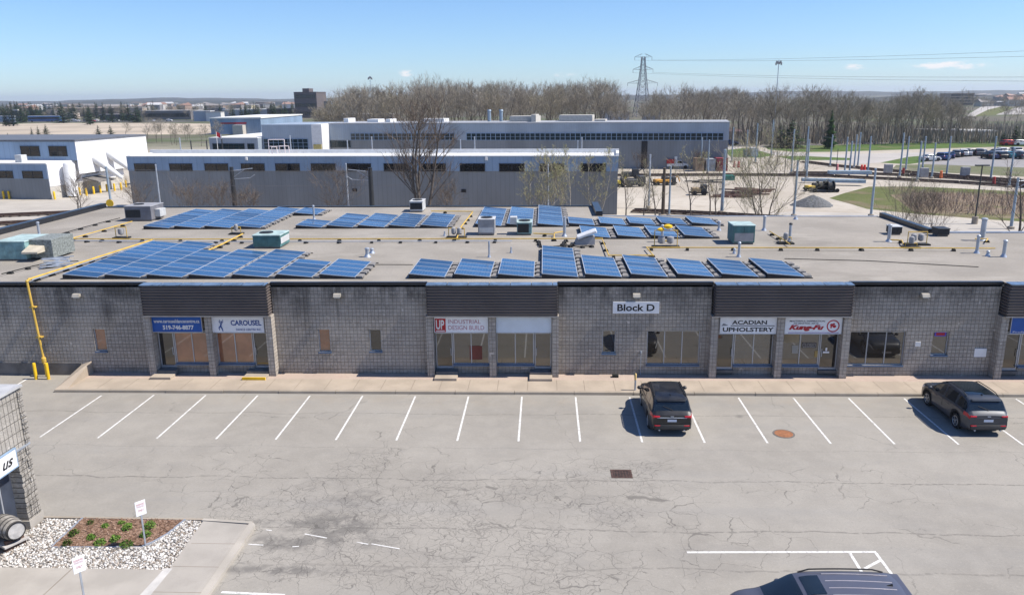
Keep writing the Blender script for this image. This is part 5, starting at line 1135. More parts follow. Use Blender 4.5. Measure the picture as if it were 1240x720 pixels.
for px, py, w_, h_, y in ((582, 141, .5, 3.2, 8), (597, 141, .5, 3.2, 8)):
    x = FP(px, 148, L2, u2)[0]; MB().lathe([(.38, 0), (.38, 2.2), (.5, 2.3), (.36, 2.6), (.15, 2.6)], 12, (x, y, zt2+.1)).build('roof_stack', M_POLE, b2, 40)
for a, b, h_, y in ((610, 645, .9, 6), (671, 713, 1.0, 7), (497, 528, .55, 6), (640, 646, 1.2, 3), (432, 446, .5, 6), (405, 411, .7, 5), (455, 461, .5, 6), (716, 730, .3, 6)):
    xa_, xb_ = FP(a, 148, L2, u2)[0], FP(b, 148, L2, u2)[0]; MB().bbox(xa_, y, zt2+.14, xb_, y+4, zt2+.14+h_*1.3, .05).build('roof_unit', M_WALLG if a > 600 else M_WHITE, b2)
# tram shed at the far left
C3 = G(62, 241.5); W3_ = 46; u3 = Vector((cos(radians(-8)), sin(radians(-8)), 0))
b3 = thing('tram_workshop', 'white ended grey workshop with slanted white ducts at the left edge', 'building', C3, radians(-8))
zl3 = FP(58, 199, C3, u3)[1]; zg3 = FP(30, 216.5, C3, u3)[1]; zu3 = FP(90, 171, C3+Vector((0, 7, 0)), u3)[1]; LD = 17.5
lo = MB().box(-W3_, 0, 0, 0, LD, zg3); lo.build('lower_wall', M_LOW, b3); MB().box(-W3_, -.05, zg3, .02, LD, zl3).build('upper_wall', M_SID, b3); MB().box(-W3_, -.1, zl3, .1, LD+.05, zl3+.18).build('roof', M_WROOF, b3)
ew = MB().box(.03, .02, zg3-1.2, .16, LD, zl3+.1); ew.build('end_cladding', M_WSID, b3); MB().box(.02, .02, 0, .12, LD, zg3-1.22).build('end_block_wall', M_WALLG, b3)
UY = 5.5
MB().box(-W3_, UY, zl3+.18, 1.0, LD+6, zu3).build('clerestory_wall', M_SID, b3); MB().box(1.01, UY+.02, zl3-2.0, 1.14, LD+6, zu3+.02).build('end_cladding', M_WSID, b3); MB().box(-W3_, UY-.1, zu3, 1.2, LD+6.1, zu3+.3).build('roof', plain('dark_roof_edge', (.12, .13, .15), .6), b3)
for a, b in ((28, 52), (0, 16)): strip_window(b3, FP(a, 212, C3, u3)[0], FP(b, 212, C3, u3)[0], FP(30, 215.5, C3, u3)[1], FP(30, 207.5, C3, u3)[1], 2, M_WIN, -.1, 2, M_DARKPOLE, .07)
cu_ = C3+Vector((-u3.y, u3.x, 0))*UY
for a, b in ((26, 48), (60, 81)): strip_window(b3, FP(a, 184, cu_, u3)[0], FP(b, 184, cu_, u3)[0], FP(30, 188.5, cu_, u3)[1], FP(30, 177.5, cu_, u3)[1], 2, M_WIN, UY-.1, 2, M_DARKPOLE, .08)
x = FP(16, 195, C3, u3)[0]; MB().bbox(x-.6, 1, zl3+.18, x+.6, 2.2, zl3+1.3, .05).build('roof_unit', M_TOPS, b3)
for k, (y0, dz) in enumerate(((9.5, 0), (13, .6))):   # slanted ducts down the end wall
    d = MB(); a, b = Vector((.9, y0, zl3+.3+dz)), Vector((4.6, y0+1.5, 2.2+dz)); d.tube(a, b, .8, .3, 10); d.tube((-.2, y0-.2, zl3+.1+dz), a+Vector((.1, 0, .05)), .8, .8, 10); d.build('duct', M_WHITE, b3, 50)
MB().lathe([(.85, 0), (.85, 4.9), (.6, 5.2), (.2, 5.3)], 16, (1.3, 3.2, .2)).build('silo', M_WHITE, b3, 40)
w_ = MB().box(.17, 8.0, 3.0, .3, 11.2, 4.6).build('window', M_STEEL, b3); MB().quad((.31, 8.15, 3.1), (.31, 11.05, 3.1), (.31, 11.05, 4.5), (.31, 8.15, 4.5)).build('pane', M_WIN, w_)
MB().add([(.13, 7.2, 2.5), (.13, 11.5, 2.5), (3.0, 11.5, 1.9), (3.0, 7.2, 1.9), (.13, 7.2, 2.7), (.13, 11.5, 2.7), (3.0, 11.5, 2.1), (3.0, 7.2, 2.1)], [(4, 5, 6, 7), (0, 3, 2, 1), (3, 7, 6, 2), (0, 4, 7, 3), (1, 2, 6, 5)]).build('door_canopy', M_PARGE, b3)
for k, (px, py) in enumerate(((5, 241), (11.5, 241), (66.5, 241.5), (85, 239), (97, 236), (105, 237), (114, 235), (122, 233.5), (130, 232), (139, 231), (147, 230), (153, 227))):
    p = G(px, py); t = thing('bollard', f'{nth(k, 12)} of the small yellow bollards around the white ended workshop', 'bollard', (p.x, p.y, 0), 0, 'yellow bollards at the workshop'); MB().lathe([(.16, 0), (.16, 1.15), (.10, 1.25)], 10).build('post', M_YEL, t, 40)
# blue grey hall with red lettering
p = G(256, 163); q = G(312, 163)
b4 = thing('far_hall', 'blue grey flat hall with a red line of lettering in the left background', 'building', p, 0); w_ = (q-p).length; h4 = F(256, 144, p.y).z
MB().box(0, 0, 0, w_, 60, h4).build('wall', M_SID, b4); MB().box(-.3, -.3, h4, w_+.3, 60, h4+.5).build('roof', M_WROOF, b4)
text('lettering', 'INDUSTRIAL SUPPLY', M_RED, b4, w_*.2, h4*.68, w_*.7, h4*.80, -.1) if False else MB().box(w_*.2, -.15, h4*.66, w_*.72, -.02, h4*.76).build('red_sign_band', M_RED, b4)
MB().box(w_*.5, -4, 0, w_*.7, 0, 4).build('loading_dock', M_WALLG, b4)

def far_building(label, px0, px1, yt, yb, col, Y=None, roofcol=(.3, .29, .28), depth=None, wins=0, name='far_building', cat='building', group=None, pent=None):
    a = G(px0, yb); b = G(px1, yb)
    if Y: a = Vector((F(px0, 130, Y).x, Y, 0)); b = Vector((F(px1, 130, Y).x, Y, 0))
    w_ = b.x-a.x; h = max(2.5, F((px0+px1)/2, yt, a.y).z); dp = depth or w_*.6
    t = thing(name, label, cat, (a.x, a.y, 0), 0, group); key = 'far_wall_'+'_'.join(str(int(c*100)) for c in col)
    MB().box(0, 0, 0, w_, dp, h).build('wall', plain(key, col, .8), t); MB().box(-.2, -.2, h, w_+.2, dp+.2, h+.4).build('roof', plain('far_roof_'+'_'.join(str(int(c*100)) for c in roofcol), roofcol, .8), t)
    if wins:
        for r in range(wins):
            z0 = h*(r+.35)/wins; strip_window(t, w_*.04, w_*.96, z0, z0+h*.35/wins, 10, M_WIN2, -.12, 1, None, .3)
    if pent: MB().box(w_*pent[0], dp*.2, h+.4, w_*pent[1], dp*.6, h*pent[2]).build('roof_plant_room', plain(key, col), t)
    return t
far_building('dark brown office tower with plant room on the left skyline', 357, 384, 112, 0, (.12, .10, .10), 620, (.12, .1, .1), 28, 3, 'office_tower', 'office tower', None, (.3, .6, 1.16))
far_building('low dark blue block right of the office tower', 389, 401, 123, 0, (.05, .10, .16), 640)
far_building('dark brown shed in front of the office tower', 324, 354, 132, 143, (.07, .06, .055), None, (.10, .09, .09)); far_building('tan brick shed below the office tower', 354, 385, 133, 143, (.26, .21, .16)); far_building('long low tan building left of the woods', 388, 470, 139, 146, (.20, .17, .145))
far_building('white walled shed on the left skyline', 250, 266, 136, 147, (.66, .65, .62)); far_building('white and blue shed with a pale roof before the hall', 235, 253, 135, 147, (.35, .40, .45), None, (.6, .6, .6)); far_building('navy walled building behind the hall with red band', 256, 268, 131, 140, (.06, .09, .14)); far_building('pale flat building behind the hall with red band', 270, 326, 133, 142, (.36, .38, .40), None, (.55, .55, .54))
far_building('long brown brick building at the left', 58, 131, 131.5, 141.5, (.20, .13, .105), None, (.34, .28, .22)); far_building('tan white box in front of the long brown building', 72, 87, 137, 144, (.50, .42, .36)); far_building('dark navy flat building at the left', 121.5, 156, 139, 146, (.045, .045, .06)); far_building('tan tower like building right of the navy building', 155.5, 171, 131, 145.5, (.36, .30, .245)); far_building('long grey factory with dark windows right of the tan building', 172, 223, 134.5, 145.5, (.17, .16, .165), None, (.4, .39, .38), None, 1)
far_building('pale shed at the left before the conifers', 84, 118, 128.5, 133, (.40, .34, .29)); far_building('small red brown building behind the navy building', 118, 140, 133.5, 138.5, (.36, .22, .2)); far_building('white building far away left of the tower', 212, 232, 126, 132, (.6, .6, .6)); far_building('small cream building far behind the pale shed', 282, 300, 127.5, 134, (.5, .44, .3)); far_building('grey building at the left edge', 36, 60, 134, 143, (.17, .16, .17)); far_building('pale blue shed at the far left edge', -4, 14, 141, 147.5, (.36, .42, .5), None, (.5, .52, .55))
t = thing('pylon_sign', 'dark navy pylon sign at the left of the landscape', 'sign', G(20, 147.2)); MB().box(-2.5, -.8, 0, 2.5, .8, 8).build('panel', M_FLASH, t); MB().box(-2.8, -1, 8, 2.8, 1, 9).build('header', M_WALLG, t)
bl_ = thing('parked_bus', 'long blue and white bus parked at the left of the landscape', 'bus', G(34, 148)); MB().bbox(0, 0, .6, 24, 3, 4.2, .3).build('body', plain('bus_blue', (.06, .14, .33), .4), bl_); MB().box(.5, -.05, 2.2, 23.5, -.02, 3.4).build('window', M_WIN, bl_); MB().box(.3, .1, 4.2, 23.7, 2.9, 4.5).build('roof', M_WHITE, bl_)
for x in (3, 18): MB().tube((x, -.02, .6), (x, .4, .6), .6, n=12).build('wheel', M_TYRE, bl_)
far_building('tan and brick apartment block above the woods at the right', 1149, 1178, 113.5, 0, (.34, .26, .21), 900, (.3, .25, .22), 22, 4, 'apartment_block', 'apartment block', None, (.35, .5, 1.06)); far_building('long white roofed building among the right hand trees', 1179, 1211, 161, 0, (.35, .35, .34), 255, (.72, .72, .70), 12); far_building('low grey building with columns among the right hand trees', 1128, 1156, 163, 0, (.22, .21, .20), 262, (.28, .27, .26), 12); far_building('dark red brick building left of the tall mast', 884, 915, 161, 0, (.11, .035, .04), 262, (.14, .08, .08), 20); far_building('pale house among the bare trees behind the shed', 730, 762, 136, 0, (.5, .5, .5), 420, (.6, .6, .6)); far_building('pale low roof among trees left of the high voltage pylon', 779, 800, 137, 0, (.36, .37, .38), 420); far_building('beige farm building right of the apartment block', 1215, 1236, 126, 0, (.36, .33, .29), 880)
# shallow scatter of town roofs on the left horizon
rs = random.Random(31)
for k in range(84):
    px = rs.uniform(0, 380) if k < 68 else rs.uniform(1170, 1245); Y = rs.uniform(720, 1900); w_ = rs.uniform(9, 30); h = rs.uniform(4, 9); x = F(px, 130, Y).x
    t = thing('town_house', 'tiny flat or pitched town building far away on the horizon', 'house', (x, Y, 0), rs.uniform(-.3, .3), 'town buildings on the horizon')
    c = rs.choice([(.5, .48, .45), (.3, .22, .18), (.22, .21, .21), (.4, .36, .3), (.6, .6, .6)]); MB().box(0, 0, 0, w_, 12, h).build('wall', plain('town_%d' % int(c[0]*100+c[2]*1000), c, .8), t)
    rr = MB(); rr.add([(-.4, -.4, h), (w_+.4, -.4, h), (w_+.4, 12.4, h), (-.4, 12.4, h), (-.4, 6, h+rs.choice([.5, 3])), (w_+.4, 6, h+rs.choice([.5, 3]))], [(0, 1, 5, 4), (2, 3, 4, 5), (0, 4, 3), (1, 2, 5)]); rr.build('roof', plain('town_roof_%d' % (k % 4), [(.14, .12, .11), (.25, .23, .22), (.32, .2, .16), (.5, .5, .5)][k % 4], .8), t)
hl_ = MB(); rs = random.Random(8)                   # wooded ridges on the horizon
for Y, x0, x1, base, amp in ((2600, -2600, 900, 9, 7), (3900, -3800, 4200, 16, 12), (1400, 500, 2400, 11, 6), (2300, 900, 3600, 7, 7)):
    N = 120; ph = rs.uniform(0, 9); prev = None
    for i in range(N+1):
        x = x0+(x1-x0)*i/N; e = min(1, i/8, (N-i)/8); h = e*(base+amp*(.5*sin(i*.13+ph)+.3*sin(i*.41+ph*2)+.2*rs.uniform(-1, 1))); h = max(.5, h)
        ring = [(x, Y-140, 0), (x, Y-60, h*.75), (x, Y, h), (x, Y+160, 0)]
        if prev: hl_.add(prev+ring, [(j, 4+j, 5+j, j+1) for j in range(3)])
        prev = ring
mh = NT('wooded_ridge'); vv = mh.obj(); struct(hl_.build('hills', mh.fin(mh.mix(mh.sm(mh.noise(vv, .03, 4, .7), .4, .65), (.03, .036, .028), (.06, .056, .042)), .95)))

# ------------------------------------------------------------------ trees
M_BARK = plain('grey_brown_bark', (.10, .084, .072), .95, 0, .3, 3); M_TWIG = islandmat('bare_twigs', [(0, (.17, .148, .118)), (.5, (.275, .245, .20)), (1, (.385, .35, .29))], .95, .1); M_TWIG2 = islandmat('budding_twigs', [(0, (.17, .14, .11)), (.45, (.27, .235, .18)), (.75, (.33, .30, .22)), (1, (.38, .355, .25))], .95, .1)
M_BIRCH = plain('pale_birch_bark', (.36, .33, .28), .9, 0, .35, 4); M_BUD = islandmat('pale_buds', [(0, (.20, .21, .08)), (.5, (.30, .31, .13)), (1, (.42, .40, .22))], .9, .1)
M_NEEDLE = islandmat('conifer_needles', [(0, (.010, .026, .010)), (.5, (.022, .048, .018)), (1, (.040, .072, .026))], .9, .1); M_NEEDLEB = islandmat('bright_conifer_needles', [(0, (.015, .05, .012)), (.5, (.03, .085, .02)), (1, (.06, .125, .035))], .9, .1)
def bare(seed, H, R, base=.25, n1=9, n2=6, n3=6, n4=0, r0=.2, stems=1, up=.55, tw=.02, tl=1.0, buds=0, bs=.06):
    g = random.Random(seed); T = MB(); C = MB()
    def limb(mb, p, d, l, r, sides, lift, nseg=3, tip=.35):
        pts = [p]
        for k in range(nseg):
            d = (d+Vector((g.uniform(-.16, .16), g.uniform(-.16, .16), lift+g.uniform(-.08, .08)))).normalized(); p = p+d*(l/nseg); pts.append(p)
        for k in range(nseg):
            ra = r*(1-(1-tip)*k/nseg); rb = r*(1-(1-tip)*(k+1)/nseg)
            if sides: mb.tube(pts[k], pts[k+1], ra, rb, sides, False)
            else: mb.strip(pts[k], pts[k+1], ra, rb, g)
        return pts, d
    def along(pts, f):
        n = len(pts)-1; k = min(n-1, int(f*n)); t = f*n-k; return pts[k].lerp(pts[k+1], t), (pts[k+1]-pts[k]).normalized()
    def child_dir(d, spread):
        a = g.uniform(0, 2*pi); o = d.orthogonal().normalized(); o2 = d.cross(o); q = (o*cos(a)+o2*sin(a)); return (d*cos(spread)+q*sin(spread)+Vector((0, 0, up*.35))).normalized()
    for s_ in range(stems):
        a = g.uniform(0, 6.28); lean = 0 if stems == 1 else g.uniform(.05, .2)
        st, dd = limb(T, Vector((cos(a)*.25*(stems > 1), sin(a)*.25*(stems > 1), 0)), Vector((cos(a)*lean, sin(a)*lean, 1)).normalized(), H*(.88 if stems == 1 else g.uniform(.75, .92)), r0*(1 if stems == 1 else .75), 7, .08, 6, .15)
        for i in range(n1):
            f = base+(1-base)*(i+g.random()*.8)/n1; p, d = along(st, min(.99, f)); l1 = R*(1.15-.75*abs(f-.45))*g.uniform(.75, 1.15)*(1 if f < .85 else .7)
            b1_, d1 = limb(T, p, child_dir(d, g.uniform(.6, 1.05)), l1, r0*.34*(1.15-f), 4, .10, 3, .3)
            for j in range(n2):
                p2, d2 = along(b1_, g.uniform(.25, 1)); l2 = l1*g.uniform(.35, .6)
                b2_, dd2 = limb(C, p2, child_dir(d2, g.uniform(.4, .9)), l2, max(tw*1.5, r0*.12), 3 if n4 else 0, .07, 2, .4)
                for k in range(n3):
                    p3, d3 = along(b2_, g.uniform(.2, 1)); l3 = l2*g.uniform(.45, .8)*tl
                    b3_, dd3 = limb(C, p3, child_dir(d3, g.uniform(.3, .8)), l3, tw, 0, .06, 2 if n4 else 1, .4)
                    for m in range(n4):
                        p4, d4 = along(b3_, g.uniform(.2, 1)); e = p4+child_dir(d4, g.uniform(.3, .8))*l3*g.uniform(.4, .8); C.strip(p4, e, tw*.7, tw*.3, g)
                        if buds and g.random() < buds:
                            C.cur = 1
                            for _ in range(2):
                                c = p4.lerp(e, g.random()); u = Vector((g.uniform(-1, 1), g.uniform(-1, 1), g.uniform(-1, 1))).normalized()*bs; w_ = u.orthogonal().normalized()*bs*.6; C.quad(c-u, c+w_, c+u, c-w_)
                            C.cur = 0
    return T, C
def conifer(seed, H, R, n=1500, low=.06):
    g = random.Random(seed); T = MB().tube((0, 0, 0), (0, 0, H*.97), H*.018, H*.004, 6); C = MB()
    for _ in range(n):
        f = low+(1-low)*(1-sqrt(g.random())); f = min(.985, f); z = f*H; lay = .72+.28*sin(f*46+g.uniform(-.6, .6)); rr = R*(1-f)**.85*lay*g.uniform(.35, 1.05); a = g.uniform(0, 6.283)
        p = Vector((cos(a)*rr, sin(a)*rr, z-rr*.22)); s = R*g.uniform(.09, .2)*(1.15-f*.6); d = Vector((cos(a), sin(a), g.uniform(-.7, .1))).normalized()*s; w_ = Vector((-sin(a), cos(a), g.uniform(-.3, .3)))*s*.45
        C.quad(p-d*.6-w_*.4, p-d*.2+w_, p+d, p+d*.1-w_)
    return T, C
def treeobj(name, label, cat, loc, T, C, tm, cm, group=None, rz=0, sc=1):
    t = thing(name, label, cat, loc, rz, group); t.scale = (sc, sc, sc); 
    link('trunk', T if not isinstance(T, MB) else T.mesh('trunk', tm), t); link('crown', C if not isinstance(C, MB) else C.mesh('crown', cm), t); return t
TOP = [(380, 135), (395, 127), (405, 121), (420, 109), (440, 105), (470, 107), (500, 104), (545, 98), (580, 100), (620, 98), (650, 104), (700, 100), (740, 103), (752, 114), (762, 125), (778, 125), (790, 112), (830, 107), (850, 108), (880, 106), (905, 112), (930, 112), (960, 120), (985, 112), (1005, 117), (1020, 115), (1080, 117), (1110, 110), (1140, 118), (1160, 122), (1172, 138), (1190, 150), (1245, 156)]
VAR = []
for k in range(7):
    T, C = bare(100+k, 16, [4.4, 5.2, 4.0, 4.8, 4.2, 5.6, 3.8][k], [.34, .3, .42, .32, .38, .27, .44][k], 15, 7, 12, 0, .15, 1, .30, .016, .85); VAR.append((T, C))
VM = [(T.mesh('trunk', M_BARK), C.mesh('crown', M_TWIG2 if k in (1, 4) else M_TWIG)) for k, (T, C) in enumerate(VAR)]
rs = random.Random(77); stuff = MB(); stuffC = MB(); cnt = 0
def put_wood(px, Y, k, ind, dh):
    x = F(px, 150, Y).x; h = F(px, smooth_tab(TOP, px)+dh, Y).z
    if h < 4: return
    sc = h/16*1.02
    if ind:
        t = thing('bare_tree', 'leafless grey brown tree standing in the wood behind the rail yard', 'tree', (x, Y, 0), rs.uniform(0, 6.28), 'leafless trees of the wood behind the rail yard'); t.scale = (sc, sc, sc*1.0); link('trunk', VM[k][0], t); link('crown', VM[k][1], t)
    else:
        M_ = Matrix.Translation((x, Y, 0)) @ Matrix.Rotation(rs.uniform(0, 6.28), 4, 'Z') @ Matrix.Scale(sc, 4)
        for src, mi in ((VAR[k][0], 0), (VAR[k][1], 2 if k in (1, 4) else 1)):
            b = len(stuff.v); stuff.v += [tuple(M_ @ Vector(p)) for p in src.v]; stuff.f += [tuple(b+i for i in f) for f in src.f]; stuff.mi += [mi]*len(src.f)
px = 384
while px < 1245:
    right = px > 884
    Y0 = 232 if right else 262
    if abs(px-770) < 9 and rs.random() < .7: px += 4; continue
    put_wood(px+rs.uniform(-3, 3), Y0+rs.uniform(0, 14), rs.randrange(7), True, rs.choice([-9, -4, 0, 4, 8, 14]) if right else rs.choice([-5, -1, 2, 6, 10, 16])); px += rs.uniform(5.0, 8.6)
for Yb, st_ in ((255, 9), (290, 8), (318, 8)):
    px = 386
    while px < 1245:
        Y = Yb+(0 if px > 884 else 34)+rs.uniform(-8, 8)
        if abs(px-770) > 8 or rs.random() < .3: put_wood(px, Y, rs.randrange(7), False, rs.uniform(-1, 13))
        px += st_*rs.uniform(.7, 1.3)
tag(stuff.build('far_wood', [M_BARK, M_TWIG, M_TWIG2]), kind='stuff')
del stuff
ub = MB()                                            # brush under the wood
for _ in range(9500):
    px = rs.uniform(388, 1240) if _ < 4500 else rs.uniform(884, 1240); Y = rs.uniform(238, 300)+(0 if px > 884 else 28); x = F(px, 150, Y).x; h = rs.uniform(.8, 4.0)*(1 if px < 884 else 1.4); p = Vector((x, Y, 0)); ub.strip(p, p+Vector((rs.uniform(-.9, .9), rs.uniform(-.9, .9), h)), .13, .03, rs)
tag(ub.build('wood_undergrowth', M_TWIG), kind='stuff')
# conifers
CT = [conifer(5+k, 10, [2.6, 2.2, 3.0][k], 900) for k in range(3)]; CM = [(T.mesh('trunk', M_BARK), C.mesh('crown', M_NEEDLE)) for T, C in CT]
def put_conifer(label, px, yb, yt, k=0, cm=None, group=None, wide=1, Y=None):
    p = G(px, yb) if Y is None else Vector((F(px, 140, Y).x, Y, 0)); h = F(px, yt, p.y).z; s = h/10
    t = thing('conifer', label, 'conifer', (p.x, p.y, 0), rs.uniform(0, 6), group); t.scale = (s*wide, s*wide, s); link('trunk', CM[k][0], t); c = link('crown', CM[k][1], t); return t
T, C = conifer(50, 14, 3.1, 4200); p = G(1004, 180); h = F(1004, 131.5, p.y).z; treeobj('conifer', 'tall bright green spruce before the bare wood at the right', 'conifer', (p.x, p.y, 0), T, C, M_BARK, M_NEEDLEB, None, 0, h/14)
for lb, px, yb, yt, k, wd in (('dark pine left of the bright spruce', 957, 179, 143, 2, 2.6), ('broad dark pine further left of the bright spruce', 944, 178, 148, 0, 2.6), ('small dark spruce by the tall mast', 916, 172, 134, 1, .9), ('dark pine at the right edge above the parking lot', 1228, 176, 149, 2, 1.7), ('dark round pine at the right edge of the trees', 1240, 174, 153, 0, 1.8), ('dark evergreen left of the white roofed building', 1214, 176, 158, 2, 1.6),
    ('leftmost of the three dark spruces in the tan field', 39.5, 168, 153.5, 1, 1.7), ('middle of the three dark spruces in the tan field', 47.5, 168, 151.5, 0, 1.5), ('tallest right hand spruce of the three in the tan field', 57, 168, 149.5, 2, 1.7), ('loose grey green conifer in the tan field by a pole', 120, 168, 151, 0, 2.2), ('dense dark conifer right of the loose one in the tan field', 135, 168, 151, 2, 1.9), ('tiny spruce just right of the three in the tan field', 70, 168, 161.5, 1, 1), ('low spruce at the left end of the tan field', 10, 168, 160, 2, 1.4)):
    put_conifer(lb, px, yb, yt, k, None, None, wd)
for k in range(105):
    px = rs.choice([rs.uniform(0, 115), rs.uniform(0, 60), rs.uniform(290, 356), rs.uniform(115, 300)]); put_conifer('dark evergreen on the left horizon among the town roofs', px, 0, (rs.uniform(121.5, 128) if px > 50 and px < 290 else rs.uniform(122, 129)), rs.randrange(3), None, 'evergreens on the left horizon', rs.uniform(1.1, 2.0), rs.uniform(480, 900))
for px, yt in ((19.5, 121), (40, 124.5), (46, 125), (72, 123.5), (102, 127)): put_conifer('dark evergreen on the left horizon among the town roofs', px, 0, yt, rs.randrange(3), None, 'evergreens on the left horizon', 1.2, 600)
for k in range(170):
    px = rs.uniform(0, 400) if k < 132 else rs.uniform(1150, 1250); Y = rs.uniform(560, 900) if k < 132 else rs.uniform(330, 1100); x = F(px, 140, Y).x; s = rs.uniform(.4, .75); i = rs.randrange(7)
    t = thing('bare_tree', 'small leafless tree far away among the buildings on the horizon', 'tree', (x, Y, 0), rs.uniform(0, 6), 'leafless trees among the far buildings'); t.scale = (s*1.3, s*1.3, s); link('trunk', VM[i][0], t); link('crown', VM[i][1], t)
for k in range(16):
    px = rs.uniform(150, 268); Y = G(px, rs.uniform(168, 178)).y; x = F(px, 170, Y).x; s = rs.uniform(.3, .55); i = rs.randrange(7)
    t = thing('bare_tree', 'small leafless tree on the verge before the tan field', 'tree', (x, Y, 0), rs.uniform(0, 6), 'leafless trees on the verge of the tan field'); t.scale = (s*1.2, s*1.2, s); link('trunk', VM[i][0], t); link('crown', VM[i][1], t)
# single trees between the buildings
M_TWIGD = islandmat('dark_bare_twigs', [(0, (.085, .066, .052)), (.5, (.14, .112, .09)), (1, (.21, .175, .145))], .95, .1)
def hero(label, px, yb, yt, seed, Rr, name='bare_tree', tm=None, cm=None, Y=None, **kw):
    p = G(px, yb) if Y is None else Vector((F(px, yb, Y).x, Y, 0)); h = F(px, yt, p.y).z; T, C = bare(seed, h, Rr*h, **kw)
    return treeobj(name, label, 'tree', (p.x, p.y, 0), T, C, tm or M_BARK, cm or M_TWIGD)
hero('large many stemmed leafless tree before the service building', 513, 257, 118, 901, .25, Y=86, base=.26, n1=11, n2=6, n3=5, n4=2, r0=.28, stems=4, up=.9, tw=.011, tl=1.0)
for i, (lb, px, yb, yt, Rr, Y) in enumerate((('pale budding birch left of the service building corner', 663, 258, 178, .24, 88), ('tall pale budding birch before the service building', 690, 258, 172, .22, 90), ('pale budding birch nearest the service building corner', 722, 258, 176, .22, 92), ('slender pale birch at the left of the birches', 643, 258, 196, .25, 86))):
    hero(lb, px, yb, yt, 910+i, Rr, 'birch_tree', M_BIRCH, [M_TWIG2, M_BUD], Y, base=.2, n1=12, n2=5, n3=4, n4=3, r0=.10, stems=2, up=.8, tw=.010, buds=.55, bs=.05)
for i, (lb, px, yt, Rr, Y, bd) in enumerate((('young bare tree right of the service building corner', 757, 198, .26, 92, .15), ('slender bare tree left of the dark wooden pole', 794, 186, .20, 90, .15), ('bare forked tree before the sleeper stack', 838, 178, .26, 92, .3), ('slender budding tree between the two steel poles', 861, 176, .20, 92, .4), ('bare thin tree by the thick leaning pole', 871, 195, .22, 84, .1), ('small bare sapling behind the short solar racks', 778, 215, .3, 88, .1))):
    hero(lb, px, 260, yt, 930+i, Rr, Y=Y, tm=M_BARK, cm=[M_TWIG2, M_BUD], base=.25, n1=10, n2=5, n3=4, n4=2, r0=.10, up=.7, tw=.010, buds=bd, bs=.05)
hero('broad pale budding tree before the gravel heap', 926, 262, 176, 951, .42, Y=80, tm=M_BARK, cm=[M_TWIG2, M_BUD], base=.15, n1=10, n2=6, n3=5, n4=3, r0=.13, stems=3, up=.5, tw=.010, buds=.6, bs=.05)
hero('thin pale bush tree by the dark parapet on the right', 1095, 272, 218, 952, .35, Y=72, tm=M_BARK, cm=[M_TWIG2, M_BUD], base=.15, n1=9, n2=5, n3=4, n4=2, r0=.06, stems=3, up=.6, tw=.009, buds=.3, bs=.04); hero('small leafless bush right of the dark parapet', 1120, 272, 240, 953, .5, Y=70, base=.1, n1=8, n2=5, n3=4, n4=2, r0=.04, stems=4, up=.4, tw=.009)
hero('small bare tree before the white ended workshop', 94, 258, 214, 954, .35, Y=92, base=.3, n1=8, n2=5, n3=4, n4=2, r0=.11, stems=2, up=.6, tw=.012); hero('bare tree trunk at the right edge beside the steel pole', 1236, 281, 200, 955, .3, Y=66, base=.3, n1=7, n2=5, n3=4, n4=2, r0=.16, up=.6, tw=.010)
for i, (lb, px, yt, Rr, Y) in enumerate((('round leafless shrub against the service building between the poles', 402, 207, .42, 88), ('low leafless shrub at the left end of the service building', 170, 226, .5, 97), ('low leafless shrub right of the grey steel pole at the left', 233, 232, .6, 94), ('low leafless shrub left of the black mast', 268, 228, .5, 93), ('low shrub beside the black mast with brackets', 300, 240, .7, 92), ('leafless shrub right of the large tree', 545, 230, .5, 88), ('bushy pale shrub behind the tan ground by the shed', 842, 186, .55, 158), ('pale shrub against the shed wall left of the pickup', 775, 190, .6, 150))):
    hero(lb, px, 255, yt, 970+i, Rr, 'bare_shrub', Y=Y, base=.08, n1=7, n2=5, n3=4, n4=2, r0=.045, stems=4, up=.6, tw=.009)
br = MB()                                            # brown reeds on the bank
bank = ccw(pxp((1085, 236), (1110, 233), (1200, 234), (1300, 238), (1300, 262), (1190, 262), (1105, 254)))
xs_ = [p[0] for p in bank]; ys_ = [p[1] for p in bank]
for _ in range(4200):
    p = (rs.uniform(min(xs_), max(xs_)), rs.uniform(min(ys_), max(ys_)))
    if inpoly(p, bank):
        h = rs.uniform(.3, 1.25); q = Vector((*p, 0)); br.strip(q, q+Vector((rs.uniform(-.35, .35), rs.uniform(-.35, .35), h)), .03, .008, rs)
tag(br.build('brown_reeds', islandmat('dry_reeds', [(0, (.22, .155, .12)), (.5, (.34, .255, .20)), (1, (.48, .39, .31))], .95, .1)), kind='stuff')

# ------------------------------------------------------------------ poles, masts and wires
def pole(label, px, yb, yt, pxt=None, r=.15, m=None, kind='catenary_pole', cat='pole', group=None, arms=0, Y=None):
    p = G(px, yb) if Y is None else Vector((F(px, yb, Y).x, Y, 0)); h = F(px, yt, p.y).z
    t = thing(kind, label, cat, (p.x, p.y, 0), 0, group); MB().tube((0, 0, 0), (0, 0, h), r, r*.72, 10).build('post', m or M_POLE, t, 40); MB().lathe([(r*2.2, 0), (r*2.2, .25), (r*1.3, .3)], 10).build('footing', M_CURB, t)
    if arms:
        a = MB(); s = arms
        a.path([(0, 0, h*.93), (s*2.6, 0, h*.97)], .05, 6).path([(0, 0, h*.80), (s*1.6, 0, h*.955)], .04, 6).path([(0, 0, h*.78), (s*2.2, 0, h*.80), (s*2.8, 0, h*.86)], .04, 6); a.build('bracket', M_STEEL, t, 40)
    else: MB().lathe([(r*.9, h), (r*.9, h+.08), (.02, h+.14)], 8).build('cap', m or M_POLE, t, 40)
    return t, p, h
